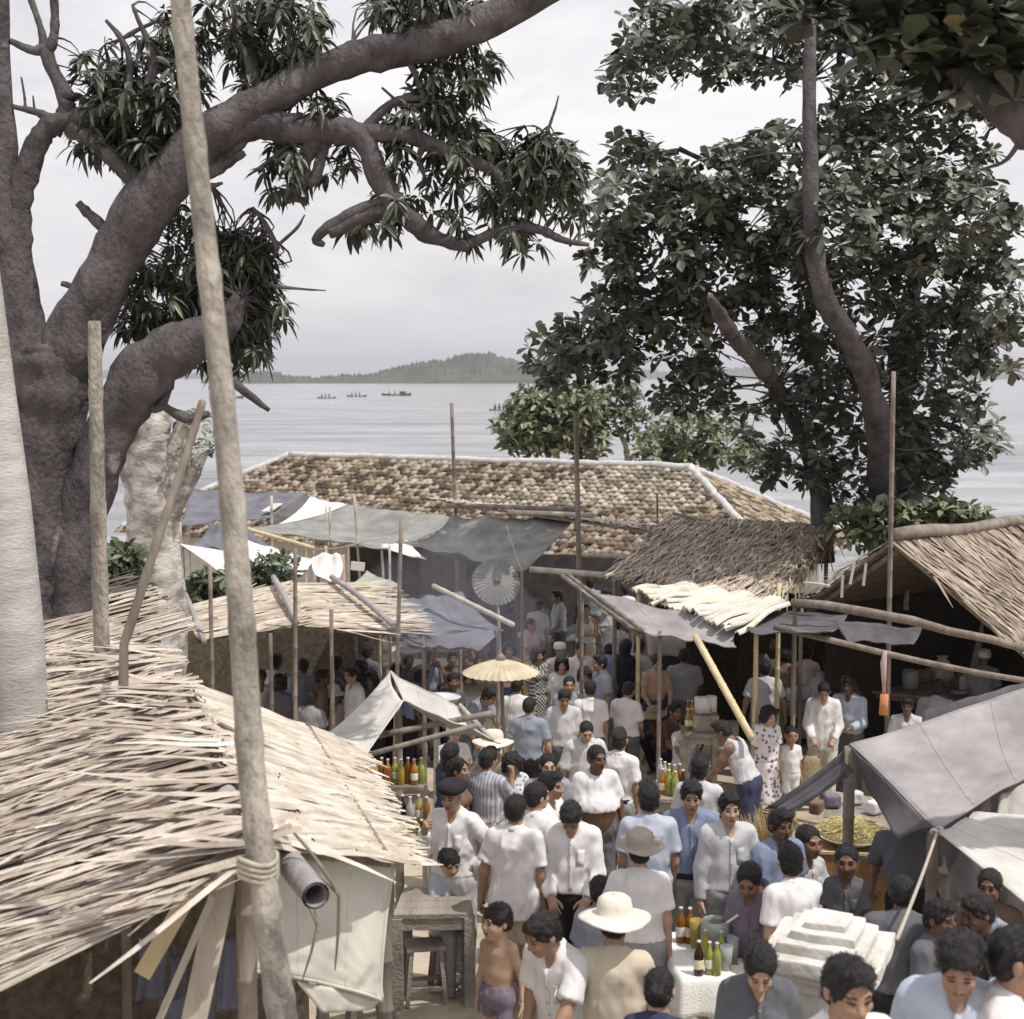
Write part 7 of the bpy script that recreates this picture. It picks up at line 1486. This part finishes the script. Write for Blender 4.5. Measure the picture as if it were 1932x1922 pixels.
# enamel basin and woven bag, hanging orange tube
p = Q(832, 1326, y=15.2); tag(MB().lathe([(.16, 0), (.22, .07), (.23, .075), (.20, .06), (0, .015)], (p[0], p[1], p[2]), 20).build('enamel_basin', wear('palegrey'), None, True), 'pale enamel basin left of the parasol', 'basin'); bs = thing('basin_stand', (p[0], p[1], ground(p[1])), 'three-legged stand under the enamel basin', 'stand')
for a in (0, 2.1, 4.2): MB().plank((p[0] + .15 * math.cos(a), p[1] + .15 * math.sin(a), ground(p[1])), (p[0] + .1 * math.cos(a), p[1] + .1 * math.sin(a), p[2] + .01), .04, .04, (0, 1, 0)).build('leg', m_wood, bs)
MB().lathe([(.13, -.03), (.13, 0), (0, 0)], p, 12).build('top', m_wood, bs)
for root, loc, armj, s_, yaw in PEOPLE:
    if 'woven bag' in root['label']:
        w = armj[0][2] * s_; c_, n_ = math.cos(yaw), math.sin(yaw); wp = np.array((c_ * w[0] - n_ * w[1], n_ * w[0] + c_ * w[1], w[2])) + loc + (0, -.03, -.08)
        bg_ = thing('woven_bag', wp + (0, 0, -.55), 'tan woven bag hanging from the jacketed man\'s hands', 'bag'); g2_ = mat('woven_straw', (.30, .235, .14), (.42, .34, .22), 40, .9, .8, 70)
        MB().grid([[(wp[0] + (.13 + .06 * f) * q, wp[1] + .055 * math.cos(q * 1.57) * sgn * (.3 + f), wp[2] - .12 - .42 * f) for q in np.linspace(-1, 1, 9)] for f in np.linspace(0, 1, 6) for sgn in (1,)]).build('bag_back', g2_, bg_, True, solid=.01)
        MB().grid([[(wp[0] + (.13 + .06 * f) * q, wp[1] - .055 * math.cos(q * 1.57) * (.3 + f), wp[2] - .12 - .42 * f) for q in np.linspace(-1, 1, 9)] for f in np.linspace(0, 1, 6)]).build('bag_front', g2_, bg_, True, solid=.01)
        MB().tube([wp + (-.1, -.02, -.12), wp + (-.05, -.03, 0), wp + (.0, -.03, .05), wp + (.06, -.03, 0), wp + (.1, -.02, -.12)], .009, 6).build('handle', g2_, bg_, True)
ho = thing('hanging_tube', Q(1668, 1345, y=15), 'orange cardboard tube hanging under a pink striped streamer', 'tube'); MB().tube([Q(1669, 1310, y=15), Q(1666, 1348, y=15)], .045, 14).build('tube', mat('orange_tube', (.50, .20, .09), (.58, .26, .12), 8, .8), ho, True); MB().tube([Q(1670, 1228, y=15), Q(1667, 1250, y=15), Q(1668, 1312, y=15)], [.02, .035, .015], 8).build('streamer', cloth('pink_streamer', (.55, .40, .38), .35), ho, True)

# parasols
def parasol(top, r, depth, pole_to, m, label, tilt=(0, 0), n=32):
    t = np.array(top); root = thing('parasol', pole_to, label, 'parasol'); M = rot('X', tilt[0]) @ rot('Y', tilt[1]); mb = MB(); mi = MB()
    prof = [(.0, 0), (.25, -.16), (.55, -.42), (.8, -.70), (1, -1)]
    ang = np.arange(n * 2) * math.pi / n; V = []
    for q, z in prof:
        rr_ = q * r * (1 + (.012 if q > .3 else 0) * np.where(np.arange(n * 2) % 2 == 0, 1, -1)); V.append(np.stack([rr_ * np.cos(ang), rr_ * np.sin(ang), z * depth + np.where(np.arange(n * 2) % 2 == 0, .006, -.006) * q], 1))
    V = np.concatenate(V) @ M.T + t; k = n * 2
    mb.add(V, [(i * k + j, i * k + (j + 1) % k, (i + 1) * k + (j + 1) % k, (i + 1) * k + j) for i in range(len(prof) - 1) for j in range(k)]); can = mb.build('canopy', m, root, False, solid=.004)
    for j in range(0, n, 1):
        a = j * 2 * math.pi / n; MB().tube([M @ np.array((q * r * math.cos(a), q * r * math.sin(a), z * depth - .012)) + t for q, z in prof], .005, 4).build('rib', m_bamboo_dark, can)
    MB().lathe([(.05, -.03), (.055, .02), (.02, .06), (0, .065)], t, 10).build('finial', m_bamboo_dark, root, True)
    MB().tube([t, np.array(pole_to)], .022, 8).build('pole', m_bamboo_dark, root, True)
m_paper = mat('oiled_paper', (.42, .36, .25), (.54, .48, .36), 6, .6, .3, 30)
tp = Q(945, 1243, y=15.6); parasol(tp, .43, .16, (Q(958, 1400, y=15.5)[0], 15.5, ground(15.5)), m_paper, 'round oiled-paper parasol on a dark pole above the crowd')
tp = Q(938, 1094, y=20.6); parasol(tp, .36, .10, (tp[0] + .1, 20.3, ground(20)), mat('grey_paper', (.17, .17, .165), (.24, .24, .23), 6, .7, .3, 30), 'grey pleated parasol tilted toward the lane under the olive tarpaulin', (62, 10))

# ------------------------------------------------------------ boats on the strait
def boat(px, py, lpx, label, canopy=0, mast=0, flip=1, cabin=0):
    c = Q(px, py, z=SEA); L_ = lpx * c[1] / FPX; root = thing('boat', c, label, 'boat', None); m_h = mat('dark_boat_hull', (.075, .06, .055), (.13, .11, .10), .4, .7)
    n = 13; t = np.linspace(-1, 1, n); rows = []
    for q in t:
        w = L_ * .10 * (1 - abs(q) ** 2.6) + .02; sh = L_ * .045 + L_ * .055 * abs(q) ** 2.2 * (1.25 if q * flip > 0 else 1)
        rows.append([c + np.array((q * L_ / 2 * (1 + .06 * k), s_ * w * wv, sh * k - .1)) for (s_, wv, k) in ((-1, 1, 1), (-1, .85, .5), (-1, .4, .05), (1, .4, .05), (1, .85, .5), (1, 1, 1), (1, .8, .75), (-1, .8, .75), (-1, 1, 1))])
    MB().grid(rows).build('hull', m_h, root, True)
    if canopy:
        for q in (-.3, -.1, .15, .35):
            for s_ in (-1, 1): MB().plank(c + np.array((q * L_, s_ * L_ * .07, .3)), c + np.array((q * L_, s_ * L_ * .07, L_ * .2)), .12, .12, (0, 1, 0)).build('post', m_h, root)
        MB().box(c + np.array((.02 * L_, 0, L_ * .205)), (L_ * .72, L_ * .19, .18)).build('canopy', mat('boat_canopy', (.35, .34, .33), None), root)
    if cabin: 
        MB().box(c + np.array((flip * L_ * .22, 0, L_ * .09)), (L_ * .22, L_ * .13, L_ * .10)).build('cabin', m_h, root); MB().box(c + np.array((flip * L_ * .22, 0, L_ * .145)), (L_ * .26, L_ * .16, .15)).build('cabin_roof', mat('boat_canopy', (.35, .34, .33), None), root)
    for k in range(3):
        q = c + np.array(((-.25 + .2 * k) * L_, 0, L_ * .05)); MB().lathe([(.3, 0), (.35, .6), (.25, 1.1), (.12, 1.2), (.2, 1.45), (0, 1.65)], q, 8).build('passenger', wear('dgrey'), root, True)
    return root
boat(616, 751, 34, 'small open boat with a few dark figures, smallest on the water')
boat(673, 748, 36, 'long low dark rowing boat between two others on the water')
boat(748, 746, 54, 'larger dark boat with a raised stern cabin', cabin=1)
boat(944, 774, 40, 'boat with a flat canopy on posts close to the leafy shore', canopy=1)
boat(432, 751, 54, 'low boat passing behind the broken branch stub')
# ------------------------------------------------------------ cooking smoke drifting over the lane
rr = np.random.default_rng(6); sm = SDF((-1.8, -1.2, -1.2), (1.8, 1.2, 1.5), .12)
for c, r in (((-.6, 0, -.3), .55), ((0, .1, .1), .6), ((.5, -.1, -.2), .5), ((-.9, .1, .3), .5), ((-.3, 0, .7), .45), ((.2, .1, -.6), .5)): sm.ell(c, (r, r * .8, r * .75), .3)
V, F = sm.mesh(); so = bpy.data.objects.new('smoke', raw_mesh('smoke', V, F, None, True)); COL.objects.link(so); so.location = Q(900, 1150, y=17.2); so['kind'] = 'stuff'
m_sm = bpy.data.materials.new('cooking_smoke'); m_sm.use_nodes = True; nt = m_sm.node_tree; nt.nodes.clear(); ov = nt.nodes.new('ShaderNodeOutputMaterial'); pv = nt.nodes.new('ShaderNodeVolumePrincipled')
pv.inputs['Color'].default_value = (.80, .80, .95, 1); pv.inputs['Density'].default_value = .16; nt.links.new(pv.outputs['Volume'], ov.inputs['Volume']); so.data.materials.append(m_sm)
# ------------------------------------------------------------ air
hz = MB().box((0, 5925, 68), (18200, 12350, 148)).build('haze', None, None, kind='stuff')
m_air = bpy.data.materials.new('sea_haze'); m_air.use_nodes = True; nt = m_air.node_tree; nt.nodes.clear(); ov = nt.nodes.new('ShaderNodeOutputMaterial'); pv = nt.nodes.new('ShaderNodeVolumePrincipled')
pv.inputs['Color'].default_value = (.86, .86, .95, 1); pv.inputs['Density'].default_value = .00020; pv.inputs['Anisotropy'].default_value = .2; nt.links.new(pv.outputs['Volume'], ov.inputs['Volume']); hz.data.materials.append(m_air)
